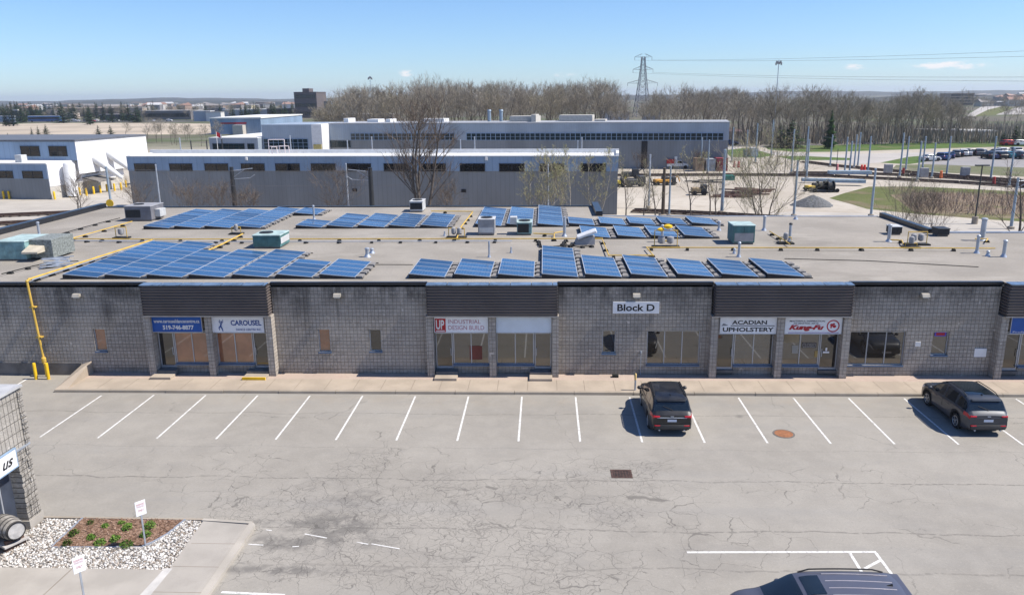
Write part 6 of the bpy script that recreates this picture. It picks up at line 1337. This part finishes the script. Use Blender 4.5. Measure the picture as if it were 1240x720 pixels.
CP_ = [(886, 196, 155), (903.5, 191, 158), (914.5, 198, 150), (933.5, 191, 146), (958, 210, 157.5), (975, 207, 154), (976.5, 216, 170), (1005, 202, 164), (1022.5, 211, 167), (1028, 214, 172), (1034, 204, 164), (1038.5, 202, 161), (1050, 215, 166), (1089, 215, 162), (1096.5, 207, 166), (1110.5, 220, 172), (1116, 212, 166), (1128, 216, 174), (1146, 212, 166), (1199.5, 217, 166), (1221.5, 227, 180)]
for i, (px, yb, yt) in enumerate(CP_): pole(f'{nth(i, 21)} pale blue grey catenary pole in the row along the tracks at the right', px, yb, yt, r=.17, group='catenary poles along the tracks', arms=0)
pole('steel pole with lattice bracket at the right edge above the roof', 1224, 277, 215, r=.17, arms=1); pole('bare steel pole standing before the grass bank', 1054.5, 262, 205, r=.16); pole('steel pole in front of the gravel heap', 961, 262, 195, r=.16)
pole('thick leaning steel pole behind the short back solar racks', 874, 258, 182, r=.22); pole('steel pole beside the white pickup, right of the dark pole', 810, 262, 202, r=.14); pole('tall pale pole left of the white pickup', 785.5, 252, 188, r=.14, m=M_STEEL); pole('steel pole left of the tan container', 848.5, 207, 167, r=.16); pole('steel pole before the grey container', 857, 210, 170, r=.16)
pole('dark wooden pole behind the short back solar racks', 802.5, 262, 204, r=.24, m=plain('dark_timber_pole', (.09, .07, .055), .9), kind='timber_pole')
pole('thin pale pole before the birches', 663.8, 258, 200, r=.10, m=M_STEEL, Y=95); pole('thin grey pole before the service building, left of the bracket mast', 422.5, 258, 199, r=.11, m=M_STEEL, Y=90)
pole('black mast with lattice bracket before the middle of the service building', 451, 258, 203, r=.33, m=M_DARKPOLE, arms=-1, Y=92); pole('black mast with bracket before the left of the service building', 285.5, 258, 202, r=.33, m=M_DARKPOLE, arms=1, Y=95); pole('pale grey pole before the left end of the service building', 195.5, 258, 200, r=.11, m=M_STEEL, Y=92)
t, p, h = pole('blue grey pole with a yellow disc before the white ended workshop', 136, 258, 203, r=.15, Y=84); z = F(136, 246, 83.8).z; d = MB().lathe([(.42, 0), (.42, .05)], 20); d.xf(Matrix.Translation((0, -.2, z)) @ Matrix.Rotation(radians(90), 4, 'X')); d.build('disc_sign', M_YEL, t)
for i, (px, yb, yt) in enumerate(((198.5, 183, 168), (212, 182, 171.5), (232, 183, 171), (251.5, 182.5, 169), (338, 183.5, 165), (410, 184, 171), (441, 184, 166.5), (553, 184, 170), (571, 184, 166.5), (701.5, 184, 171), (706.5, 184, 167))):
    pole(f'{nth(i, 11)} of the thin poles behind the white roof of the service building', px, 0, yt, r=.14, m=M_DARKPOLE if i in (1, 2, 3) else M_STEEL, group='thin poles behind the service building', Y=140)
for lb, px, yb, yt in (('thin black post left of the bright spruce', 1012, 212, 181), ('thin dark post before the pine', 950, 212, 182), ('thin dark post left of the thin dark post', 941, 198, 172)): pole(lb, px, yb, yt, r=.07, m=M_DARKPOLE, kind='thin_post')
p = G(1180, 271); h = F(1190, 201, p.y).z; t = thing('street_lamp', 'black street lamp with flat head on a concrete base behind the roof', 'street lamp', (p.x, p.y, 0))
MB().tube((0, 0, .8), (0, 0, h), .09, .07, 8).build('post', M_DARKPOLE, t, 40); MB().lathe([(.33, 0), (.33, .85)], 14).build('footing', M_CURB, t, 40); MB().bbox(-.1, -.2, h, .75, .2, h+.14, .02).bbox(-.75, -.2, h, -.12, .2, h+.14, .02).build('lamp_head', M_DARKPOLE, t)
def mast(label, px, yb, yt, Y=None):
    p = G(px, yb) if Y is None else Vector((F(px, 140, Y).x, Y, 0)); h = F(px, yt, p.y).z; t = thing('floodlight_mast', label, 'mast', (p.x, p.y, 0))
    MB().tube((0, 0, 0), (0, 0, h), h*.008, h*.004, 8).build('post', M_STEEL, t, 40); mb = MB()
    for k in range(6):
        a = k*pi/3; mb.bbox(cos(a)*.75-.18, sin(a)*.75-.18, h-1.5+.25*(k%3), cos(a)*.75+.18, sin(a)*.75+.18, h-.75+.25*(k%3), .03); mb.tube((0, 0, h-.9), (cos(a)*.75, sin(a)*.75, h-1.0), .06, .06, 5)
    mb.build('lamp_cluster', M_RTU, t); return t
mast('very tall floodlight mast rising above the right hand wood', 936, 176, 72.5); mast('floodlight mast rising above the left of the wood', 450.5, 0, 92, 330)
# lattice pylon
Yp = 560; xp = F(777, 140, Yp).x; H = F(777, 69, Yp).z; t = thing('electricity_pylon', 'steel lattice electricity pylon rising above the wood', 'pylon', (xp, Yp, 0), .15)
def lev(z): f = z/H; return 4.2*(1-f)**1.25+1.05
mb = MB(); zs = [H*k/11 for k in range(12)]
for a, b in zip(zs, zs[1:]):
    ra, rb = lev(a), lev(b); ca = [(-ra, -ra), (ra, -ra), (ra, ra), (-ra, ra)]; cb = [(-rb, -rb), (rb, -rb), (rb, rb), (-rb, rb)]
    for i in range(4):
        j = (i+1) % 4; mb.tube((*ca[i], a), (*cb[i], b), .22, .22, 4, False); mb.tube((*ca[i], a), (*cb[j], b), .13, .13, 4, False); mb.tube((*ca[j], a), (*cb[i], b), .13, .13, 4, False); mb.tube((*cb[i], b), (*cb[j], b), .09, .09, 4, False)
mb.build('lattice_tower', plain('pylon_steel', (.16, .16, .19), .6, .2), t)
AW = []
for z, wd in ((F(777, 101, Yp).z, 10.5), (F(777, 84.5, Yp).z, 7), (F(777, 69.5, Yp).z, 6)):
    for s in (-1, 1):
        a = MB()
        for y in (-1, 1): a.tube((s*lev(z), y*lev(z), z), (s*wd, 0, z+.2), .11, .09, 4, False); a.tube((s*lev(z), y*lev(z), z+2.2), (s*wd, 0, z+.3), .11, .09, 4, False)
        for k in range(1, 4): f = k/4; x = s*(lev(z)+(wd-lev(z))*f); a.tube((x, 0, z+.1), (x, 0, z+2.1*(1-f)+.2), .07, .07, 4, False)
        a.tube((s*wd, 0, z+.2), (s*wd, 0, z-1.9), .12, .12, 5); AW.append((s*wd, z-1.9))
        a.build('cross_arm', plain('pylon_steel', (.16, .16, .19)), t)
def wire(label, a, b, sag, r, m=None, name='power_line', group=None):
    a, b = Vector(a), Vector(b); mb = MB(); P = [a.lerp(b, k/16)-Vector((0, 0, sag*4*(k/16)*(1-k/16))) for k in range(17)]; mb.path(P, r, 5); return tag(mb.build(name, m or plain('wire_grey', (.14, .14, .15), .5)), label, 'power line', group)
Ye = 330
for i, (ye, (ax, az)) in enumerate(zip((60.5, 67, 92, 97), (AW[5], AW[4], AW[3], AW[2]))):
    e = F(1240, ye, Ye); a = Vector((xp+ax, Yp, az)); d = e-a; wire(f'{["topmost", "second highest", "third highest", "lowest"][i]} power line running right from the lattice pylon', a, a+d*1.12, 1.2, .05)
for i, (pa, pb) in enumerate((((975, 156, 207), (1051, 168, 215)), ((1051, 168, 215), (1089, 163, 215)), ((1089, 163, 215), (1146, 167, 212)), ((1146, 167, 212), (1199.5, 168, 217)), ((1199.5, 168, 217), (1221.5, 182, 227)), ((914.5, 151, 198), (975, 156, 207)))):
    P = []
    for px, yt, yb in (pa, pb): b = G(px, yb); P.append((b.x, b.y, F(px, yt+5, b.y).z))
    wire(f'{nth(i, 6)} span of thin overhead wire between the catenary poles', P[0], P[1], .3, .022, None, 'overhead_wire')
for i, (ya, yb_, Y) in enumerate(((203, 203, 92), (221, 221, 92))):
    a, b = F(285, ya+2, Y), F(451, yb_+2, Y); d = b-a; wire(['upper', 'lower'][i]+' contact wire strung along the front of the service building', a-d*.9, b+d*.6, .2, .018, None, 'overhead_wire')

# ------------------------------------------------------------------ yard objects
def crate(name, label, cat, px0, px1, yt, yb, col, depth, ribs=True):
    a, b = G(px0, yb), G(px1, yb); w_ = b.x-a.x; h = F((px0+px1)/2, yt, a.y).z; t = thing(name, label, cat, (a.x, (a.y+b.y)/2, 0)); m = plain('paint_'+name+str(int(col[0]*100)), col, .6, 0, .2, 1.5)
    mb = MB().box(.06, .06, .05, w_-.06, depth-.06, h-.06)
    if ribs:
        k = .1
        while k < w_-.2: mb.box(k, .0, .15, k+.12, .06, h-.15); k += .28
        k = .1
        while k < depth-.2: mb.box(w_-.06, k, .15, w_, k+.12, h-.15); k += .28
    mb.build('shell', m, t); f = MB()
    for x in (0, w_-.1):
        for y in (0, depth-.1): f.box(x, y, 0, x+.1, y+.1, h)
    f.box(.1, -.01, h-.12, w_-.1, .09, h).box(.1, -.01, 0, w_-.1, .09, .15); f.build('frame', m, t); return t
crate('container', 'tan storage container beside the grey shed', 'container', 842, 852.5, 191.5, 207.3, (.42, .30, .19), 3); crate('container', 'pale grey storage container between the tan and the red one', 'container', 854.5, 866, 192.5, 207.3, (.36, .38, .40), 3); crate('container', 'dark red storage container at the end of the row', 'container', 868, 881, 191.5, 207.3, (.26, .04, .06), 3)
crate('skip', 'green skip by the track in the rail yard', 'skip', 879, 890, 212.5, 218.5, (.05, .20, .15), 2, False); crate('portable_cabin', 'white guard cabin beside the green verge', 'cabin', 909.5, 918, 179, 190, (.55, .58, .62), 2.4, False); crate('fence_panel', 'green grey screen beside the white guard cabin', 'screen', 899.5, 908.5, 181, 190, (.16, .22, .20), .3, False)
# white pickup with a red load
a = G(808, 204.8); t = thing('pickup_truck', 'white pickup truck parked beside the grey shed', 'pickup', (a.x, a.y, 0), 0); s = 4.6/5.2
pts = [(0, .55), (0, 1.05), (2.0, 1.08), (2.15, 1.75), (3.1, 1.78), (3.75, 1.15), (4.9, 1.02), (5.1, .8), (5.1, .5)]
mb = MB(); n = len(pts); mb.add([(x*s, 0, z) for x, z in pts]+[(x*s, 1.8, z) for x, z in pts], [tuple(range(n)), tuple(range(2*n-1, n-1, -1))]+[(i, n+i, n+(i+1) % n, (i+1) % n) for i in range(n)]); mb.build('body', M_WHITE, t)
MB().add([(2.25*s, -.012, 1.15), (3.6*s, -.012, 1.15), (3.05*s, -.012, 1.68), (2.3*s, -.012, 1.68)], [(0, 1, 2, 3)]).build('side_window', M_WIN, t); MB().quad((3.13*s, .1, 1.74), (3.13*s, 1.7, 1.74), (3.73*s, 1.7, 1.2), (3.73*s, .1, 1.2)).build('windscreen', M_WIN, t)
for x in (.95, 4.15):
    for y in (-.02, 1.6): MB().tube((x*s, y, .38), (x*s, y+.22, .38), .38, n=14).build('wheel', M_TYRE, t)
tag(MB().bbox(a.x-.1, a.y+.1, 1.1, a.x+1.4, a.y+1.7, 2.0, .05).build('tool_chest', M_RED), 'red chest in the bed of the white pickup', 'chest'); tag(MB().bbox(a.x+1.45, a.y+.3, 1.1, a.x+2.0, a.y+1.5, 2.5, .06).build('water_tank', M_WHITE), 'white tank behind the cab of the pickup', 'tank')
# cable drums
for i, (px0, px1, yt, yb) in enumerate(((989, 998, 219, 231), (1000.5, 1009, 219, 232.5))):
    a, b = G(px0, yb), G(px1, yb); w_ = b.x-a.x; R = F(px0, yt, a.y).z/2; t = thing('cable_drum', ['left black cable drum by the steel beams', 'right black cable drum by the steel beams'][i], 'cable drum', (a.x, a.y, R))
    for x in (0, w_-.12):
        f = MB().lathe([(R, 0), (R, .12)], 22); f.xf(Matrix.Translation((x, 0, 0)) @ Matrix.Rotation(radians(90), 4, 'Y')); f.build('flange', M_RUB, t)
    f = MB().lathe([(R*.72, 0), (R*.72, w_)], 20); f.xf(Matrix.Rotation(radians(90), 4, 'Y')); f.build('cable', plain('coiled_cable', (.03, .03, .032), .8), t, 40)
a = G(1000, 232.5); t = thing('drum_trailer', 'dark low frame under the cable drums', 'trailer', (a.x, a.y, 0)); MB().box(-2.2, -.6, .15, 1.8, .6, .35).build('frame', M_DARKPOLE, t)
for x in (-1.9, 1.5): MB().tube((x, -.7, .3), (x, -.5, .3), .3, n=12).build('wheel', M_TYRE, t)
for i, (pa, pb, z, n) in enumerate((((971, 221.5), (1010, 222.5), .3, 2), ((1005, 224.5), (1048, 225.5), .5, 3), ((1004, 217.5), (1055, 217.5), 1.0, 3))):
    for k in range(n):
        a, b = G(*pa), G(*pb); o = Vector((0, .55*k, 0)); mb = MB(); bar(mb, (a+o)[:2], (b+o)[:2], .42, z, z+.08); bar(mb, (a+o)[:2], (b+o)[:2], .12, z+.08, z+.42); bar(mb, (a+o)[:2], (b+o)[:2], .42, z+.42, z+.5); tag(mb.build('steel_beam', plain('pale_blue_beam', (.36, .45, .52), .5, .2)), f'{nth(k, n) if n > 1 else "single"} pale blue beam in the {["short left", "near right", "far right"][i]} stack by the cable drums', 'beam', 'pale blue steel beams')
p = G(984, 249); mb = MB(); N = 26
for k in range(5):
    for i in range(N): r = [2.5, 1.9, 1.2, .55, .03][k]*rs.uniform(.9, 1.1); mb.v.append((r*cos(2*pi*i/N)*1.15, r*sin(2*pi*i/N)*.9, [0, .45, .9, 1.25, 1.42][k]*rs.uniform(.93, 1.05)))
mb.f = [(k*N+i, k*N+(i+1) % N, (k+1)*N+(i+1) % N, (k+1)*N+i) for k in range(4) for i in range(N)]; mb.mi = [0]*len(mb.f); tag(mb.build('gravel_heap', plain('grey_gravel', (.12, .125, .13), .95, 0, .4, 4, bump=.5), None, 60, (p.x, p.y, 0)), 'heap of grey gravel beyond the roof', 'gravel heap')
for i, (px, py, n, L, col) in enumerate(((902, 236, 14, 3.2, (.15, .085, .065)), (885, 239, 8, 2.6, (.19, .11, .085)), (852, 221, 7, 2.6, (.09, .085, .08)), (915, 231, 8, 3.0, (.16, .09, .07)))):
    p = G(px, py)
    for k in range(n):
        mb = MB().box(-L/2, -.13, 0, L/2, .13, .2); tag(mb.build('timber_sleeper', plain('sleeper_%d' % i, col, .9), None, None, (p.x+rs.uniform(-2.4, 2.4), p.y+rs.uniform(-1, 1), .21*(k//4)), rs.uniform(-.5, .3)), ['red brown sleeper in the long loose pile in the rail yard', 'pale brown sleeper in the near left pile', 'dark sleeper in the pile beside the rail track', 'red brown sleeper in the pile before the broad budding tree'][i], 'sleeper', ['sleepers in the long loose pile', 'sleepers in the near left pile', 'sleepers beside the track', 'sleepers before the budding tree'][i])
def machine(label, px, py, col, L=3.0, Hh=1.9):
    p = G(px, py); t = thing('track_machine', label, 'machine', (p.x, p.y, 0), rs.uniform(-.3, .3)); m = plain('machine_%d' % int(col[0]*100+col[2]*10), col, .6, 0, .2)
    MB().bbox(-L/2, -.7, .5, L*.1, .7, Hh*.7, .08).build('engine_cover', m, t); MB().bbox(L*.12, -.7, .5, L/2, .7, Hh, .08).build('cab', M_DARKPOLE, t); MB().box(-L/2-.2, -.6, .3, L/2+.2, .6, .5).build('chassis', M_RUB, t)
    for x in (-L*.33, L*.33):
        for y in (-.75, .55): MB().tube((x, y, .35), (x, y+.2, .35), .35, n=12).build('wheel', M_TYRE, t)
    MB().path([(L*.4, 0, Hh*.6), (L*.75, 0, Hh*1.05), (L*.95, 0, .5)], .09, 6).build('boom', m, t)
machine('orange track machine beside the dark wooden pole', 800, 224, (.55, .27, .03), 2.4, 1.4); machine('second orange track machine right of the dark wooden pole', 810, 224, (.5, .25, .03), 2.0, 1.4); machine('dark machine at the corner of the service building', 763, 216, (.04, .045, .05), 3.0, 1.7); machine('dark low machine on the tan yard by the service building', 769, 226, (.05, .05, .05), 3.2, 1.8); machine('small yellow machine left of the cable drums', 983, 231, (.62, .42, .05), 2.0, 1.2); machine('small yellow machine at the corner of the service building', 750, 226, (.6, .45, .04), 1.3, 1.5); machine('dark machine with tan bucket among the sleepers', 846, 236, (.3, .22, .12), 2.2, 1.6)
for i, (px, py, c) in enumerate(((1043, 208, (.7, .05, .03)), (1046.5, 208, (.7, .05, .03)), (1093.5, 212, (.6, .05, .04)), (1139, 216, (.7, .16, .04)), (894, 203, (.5, .03, .06)), (889, 203, (.6, .3, .25)), (1013.5, 207, (.7, .25, .25)), (1203, 224, (.4, .05, .04)))):
    p = G(px, py); t = thing('warning_marker', f'{nth(i, 8)} of the small red and orange markers standing by the tracks', 'marker', (p.x, p.y, 0), 0, 'red markers by the tracks'); MB().box(-.3, -.3, 0, .3, .3, .08).build('foot', M_RUB, t); MB().lathe([(.28, .08), (.22, .8), (.2, 1.3), (.05, 1.35)], 10).build('body', plain('marker_%d' % i, c, .5), t, 40)
for lb, px, py in (('grey signal cabinet by the tracks right of the red marker', 1168, 214), ('pale grey signal cabinet among the catenary poles', 1075, 210), ('grey signal cabinet at the foot of the catenary poles', 1118, 215)):
    p = G(px, py); t = thing('signal_cabinet', lb, 'cabinet', (p.x, p.y, 0)); MB().bbox(-.7, -.4, .1, .7, .4, 1.7, .04).build('body', M_RTU, t); MB().box(-.75, -.45, 0, .75, .45, .1).build('base', M_CURB, t)
t = thing('flag', 'red and white flag on a pole beside the far wing', 'flag', (F(263.5, 178, 150).x, 150, 0)); h = F(263.5, 159.5, 150).z; MB().tube((0, 0, 0), (0, 0, h), .07, .05, 8).build('pole', M_WHITE, t); f = MB(); f.quad((0, 0, h), (.7, .1, h-.35), (.7, .1, h-1.2), (0, 0, h-.9)); f.cur = 1; f.quad((.7, .1, h-.35), (1.0, -.05, h-.6), (1.0, -.05, h-1.45), (.7, .1, h-1.2)); f.build('cloth', [M_RED, M_WHITE], t)
rl_o = G(326, 0) if False else Vector((F(326, 184, 107.5).x, 107.5, zt1)); rt_ = thing('roof_rail', 'pinkish white guard rail frame on the white roof of the service building', 'guard rail', rl_o)
for i, (xa, xb, z1_) in enumerate(((0, 2.2, 2.0), (.3, 1.0, 1.0), (1.3, 2.6, 1.1))):
    MB().path([(xa, .25*i, 0), (xa, .25*i, z1_), (xb, .25*i, z1_), (xb, .25*i, 0)], .06, 6).path([(xa, .25*i, z1_*.55), (xb, .25*i, z1_*.55)], .05, 6).build('rail', plain('pinkish_white_rail', (.66, .58, .58), .5), rt_, 40)
# cars in the far lot and on the roads
FC = {}
for nm, c in (('silver', (.42, .44, .47)), ('navy', (.015, .03, .10)), ('blue', (.03, .10, .28)), ('white', (.70, .70, .69)), ('black', (.015, .015, .017)), ('teal', (.02, .20, .25)), ('grey', (.13, .135, .145)), ('red', (.35, .02, .02))):
    pm = plain('far_paint_'+nm, c, .3, .2, .05); FC[nm] = (small_car_mesh(SEDAN, pm), small_car_mesh(SUV, pm))
def far_car(col, px, py, rz, label, k, group='cars in the far parking lot'):
    p = G(px, py); tag(link('parked_car', FC[col][k], None, (p.x, p.y, .012), rz), label, 'car', group)
lot = [('silver', 1126, 195, 12, 0), ('navy', 1139, 193.5, 60, 1), ('blue', 1145, 193.5, 60, 1), ('navy', 1151, 191.5, 62, 0), ('grey', 1157, 190, 64, 1), ('black', 1161.5, 189.5, 66, 0), ('white', 1166, 189, 68, 1), ('silver', 1171, 188.7, 70, 0), ('black', 1178, 188.6, 10, 1), ('grey', 1184, 188.4, 75, 1), ('white', 1189, 188, 75, 0), ('black', 1197, 192, 88, 1), ('silver', 1205, 187.5, 85, 0), ('black', 1209.5, 192.3, 88, 1), ('white', 1217, 186.5, 15, 0), ('teal', 1222, 191.3, 85, 0), ('silver', 1228, 186.3, 85, 1), ('grey', 1236, 192.2, 88, 1), ('navy', 1203, 192.2, 88, 0), ('white', 1211, 187, 80, 1)]
for i, (c, px, py, rz, k) in enumerate(sorted(lot, key=lambda q: q[1])): far_car(c, px, py, radians(rz), f'{c} car, {nth(i, len(lot))} in the far parking lot at the right', k)
far_car('navy', 884.5, 176, 0, 'dark blue car on the road behind the shed corner', 1, 'cars on the far road'); far_car('red', 1222, 176.5, 0, 'red car by the trees at the right', 1, 'cars on the far road'); far_car('white', 1236, 176.5, 0, 'white car by the trees at the right edge', 1, 'cars on the far road')
for i, (px, c) in enumerate(((78, 'white'), (90, 'white'), (95, 'silver'), (104, 'grey'), (112, 'red'), (118, 'white'), (128, 'silver'), (141, 'white'), (60, 'blue'), (8, 'white'), (186, 'silver'), (205, 'white'))): far_car(c, px, 147.4-.5*(i % 2), rs.choice([0, pi/2]), f'{c} car, {nth(i, 12) if i else "first"} listed along the far left road' if False else 'tiny car parked by the far road in the left landscape', i % 2, 'tiny cars by the far left road')
# pale highway strips on the far right
gs('far_highway', [(1170, 140), (1188, 129.5), (1205, 128), (1215, 128.5), (1196, 133), (1180, 141)], 1, M_ROAD); gs('far_highway', [(1206, 139), (1228, 131), (1245, 128.5), (1300, 127), (1300, 137)], 1, M_ROAD); gs('far_field', [(1180, 141), (1196, 133), (1215, 128.5), (1228, 131), (1206, 139)], 1, M_G1)
# ------------------------------------------------------------------ camera, sky, sun
cd_ = bpy.data.cameras.new('Camera'); co = bpy.data.objects.new('Camera', cd_); COL.objects.link(co)
m3 = Matrix((RT, UP, -FWD)).transposed(); co.matrix_world = Matrix.Translation(CAM) @ m3.to_4x4()
cd_.sensor_width = 36; cd_.lens = CF/1240*36; cd_.clip_start = .5; cd_.clip_end = 30000
S.camera = co
SD = Vector((.615, -.022, .788)).normalized(); ELEV = math.asin(SD.z); AZ = atan2(SD.x, SD.y)
sl = bpy.data.lights.new('Sun', 'SUN'); sl.energy = 4.9; sl.angle = radians(.53); sl.color = (1, .93, .83)
so_ = bpy.data.objects.new('Sun', sl); COL.objects.link(so_); so_.rotation_euler = SD.to_track_quat('Z', 'Y').to_euler(); so_.location = (0, 0, 60)
W = bpy.data.worlds.new('World'); S.world = W; W.use_nodes = True; nt = W.node_tree
bg = nt.nodes['Background']; sk = nt.nodes.new('ShaderNodeTexSky'); sk.sky_type = 'NISHITA'; sk.sun_disc = False
sk.sun_elevation = ELEV; sk.sun_rotation = AZ; sk.altitude = 300; sk.air_density = 1.0; sk.dust_density = .15; sk.ozone_density = 2.5
# thin fair-weather clouds low over the horizon
tc = nt.nodes.new('ShaderNodeTexCoord')
def wn(t, **k):
    o = nt.nodes.new(t)
    for a, b in k.items(): setattr(o, a, b)
    return o
def wm(op, a, b=0.0):
    o = wn('ShaderNodeMath', operation=op)
    for i, q in enumerate((a, b)):
        if isinstance(q, bpy.types.NodeSocket): nt.links.new(q, o.inputs[i])
        else: o.inputs[i].default_value = q
    return o.outputs[0]
sx = wn('ShaderNodeSeparateXYZ'); nt.links.new(tc.outputs['Generated'], sx.inputs[0])
azn = wm('ARCTAN2', sx.outputs[0], sx.outputs[1]); eln = wm('ARCSINE', sx.outputs[2])
tot = None
for px, py, wx, wy, a in ((493, 89, 10, 4, 1.1), (428, 93, 10, 3, .45), (683, 91, 16, 3.2, .8), (1036, 81, 13, 3.5, .95), (1150, 79, 36, 4.5, 1.2), (1120, 82, 22, 3, .5), (525, 92, 14, 3, .35), (370, 92, 12, 3, .25), (55, 103, 14, 3, .3), (820, 86, 12, 3, .2), (595, 90, 10, 2, .25)):
    d = ray(px, py).normalized(); A, E = atan2(d.x, d.y), math.asin(d.z)
    u = wm('DIVIDE', wm('SUBTRACT', azn, A), wx/CF); v_ = wm('DIVIDE', wm('SUBTRACT', eln, E), wy/CF)
    g = wm('MULTIPLY', wm('EXPONENT', wm('MULTIPLY', wm('ADD', wm('MULTIPLY', u, u), wm('MULTIPLY', v_, v_)), -1.0)), a)
    tot = g if tot is None else wm('MAXIMUM', tot, g)
mp = wn('ShaderNodeMapping'); nt.links.new(tc.outputs['Generated'], mp.inputs[0]); mp.inputs['Scale'].default_value = (60, 60, 190)
nz = wn('ShaderNodeTexNoise'); nt.links.new(mp.outputs[0], nz.inputs[0]); nz.inputs['Scale'].default_value = 1; nz.inputs['Detail'].default_value = 6; nz.inputs['Roughness'].default_value = .6
mr = wn('ShaderNodeMapRange', interpolation_type='SMOOTHSTEP'); nt.links.new(wm('MULTIPLY', tot, wm('MULTIPLY', wm('SUBTRACT', nz.outputs[0], .28), 2.6)), mr.inputs[0]); mr.inputs[1].default_value = .15; mr.inputs[2].default_value = .75
tint = wn('ShaderNodeMix', data_type='RGBA', blend_type='MULTIPLY'); tint.inputs[0].default_value = 1; nt.links.new(sk.outputs[0], tint.inputs[6]); tint.inputs[7].default_value = (.73, .93, 1.25, 1)
mx = wn('ShaderNodeMix', data_type='RGBA'); nt.links.new(mr.outputs[0], mx.inputs[0]); nt.links.new(tint.outputs[2], mx.inputs[6]); mx.inputs[7].default_value = (8.0, 7.9, 8.0, 1)
nt.links.new(mx.outputs[2], bg.inputs[0]); bg.inputs[1].default_value = .086
hz = MB().box(-9800, -400, -1, 9800, 9800, 75).build('haze', None or bpy.data.materials.new('haze_air')); tag(hz, kind='stuff')
hm = hz.data.materials[0]; hm.use_nodes = True; ht = hm.node_tree; ht.nodes.remove(ht.nodes['Principled BSDF']); pv = ht.nodes.new('ShaderNodeVolumePrincipled')
pv.inputs['Color'].default_value = (.80, .88, 1, 1); pv.inputs['Density'].default_value = 1.2e-4; pv.inputs['Anisotropy'].default_value = .2; ht.links.new(pv.outputs[0], ht.nodes['Material Output'].inputs['Volume'])
S.view_settings.view_transform = 'Standard'; S.view_settings.look = 'None'; S.view_settings.exposure = .55; S.view_settings.gamma = 1; S.view_settings.use_curve_mapping = False
S.render.engine = 'CYCLES'; S.cycles.max_bounces = 6; S.cycles.diffuse_bounces = 3; S.cycles.glossy_bounces = 3; S.cycles.volume_bounces = 0
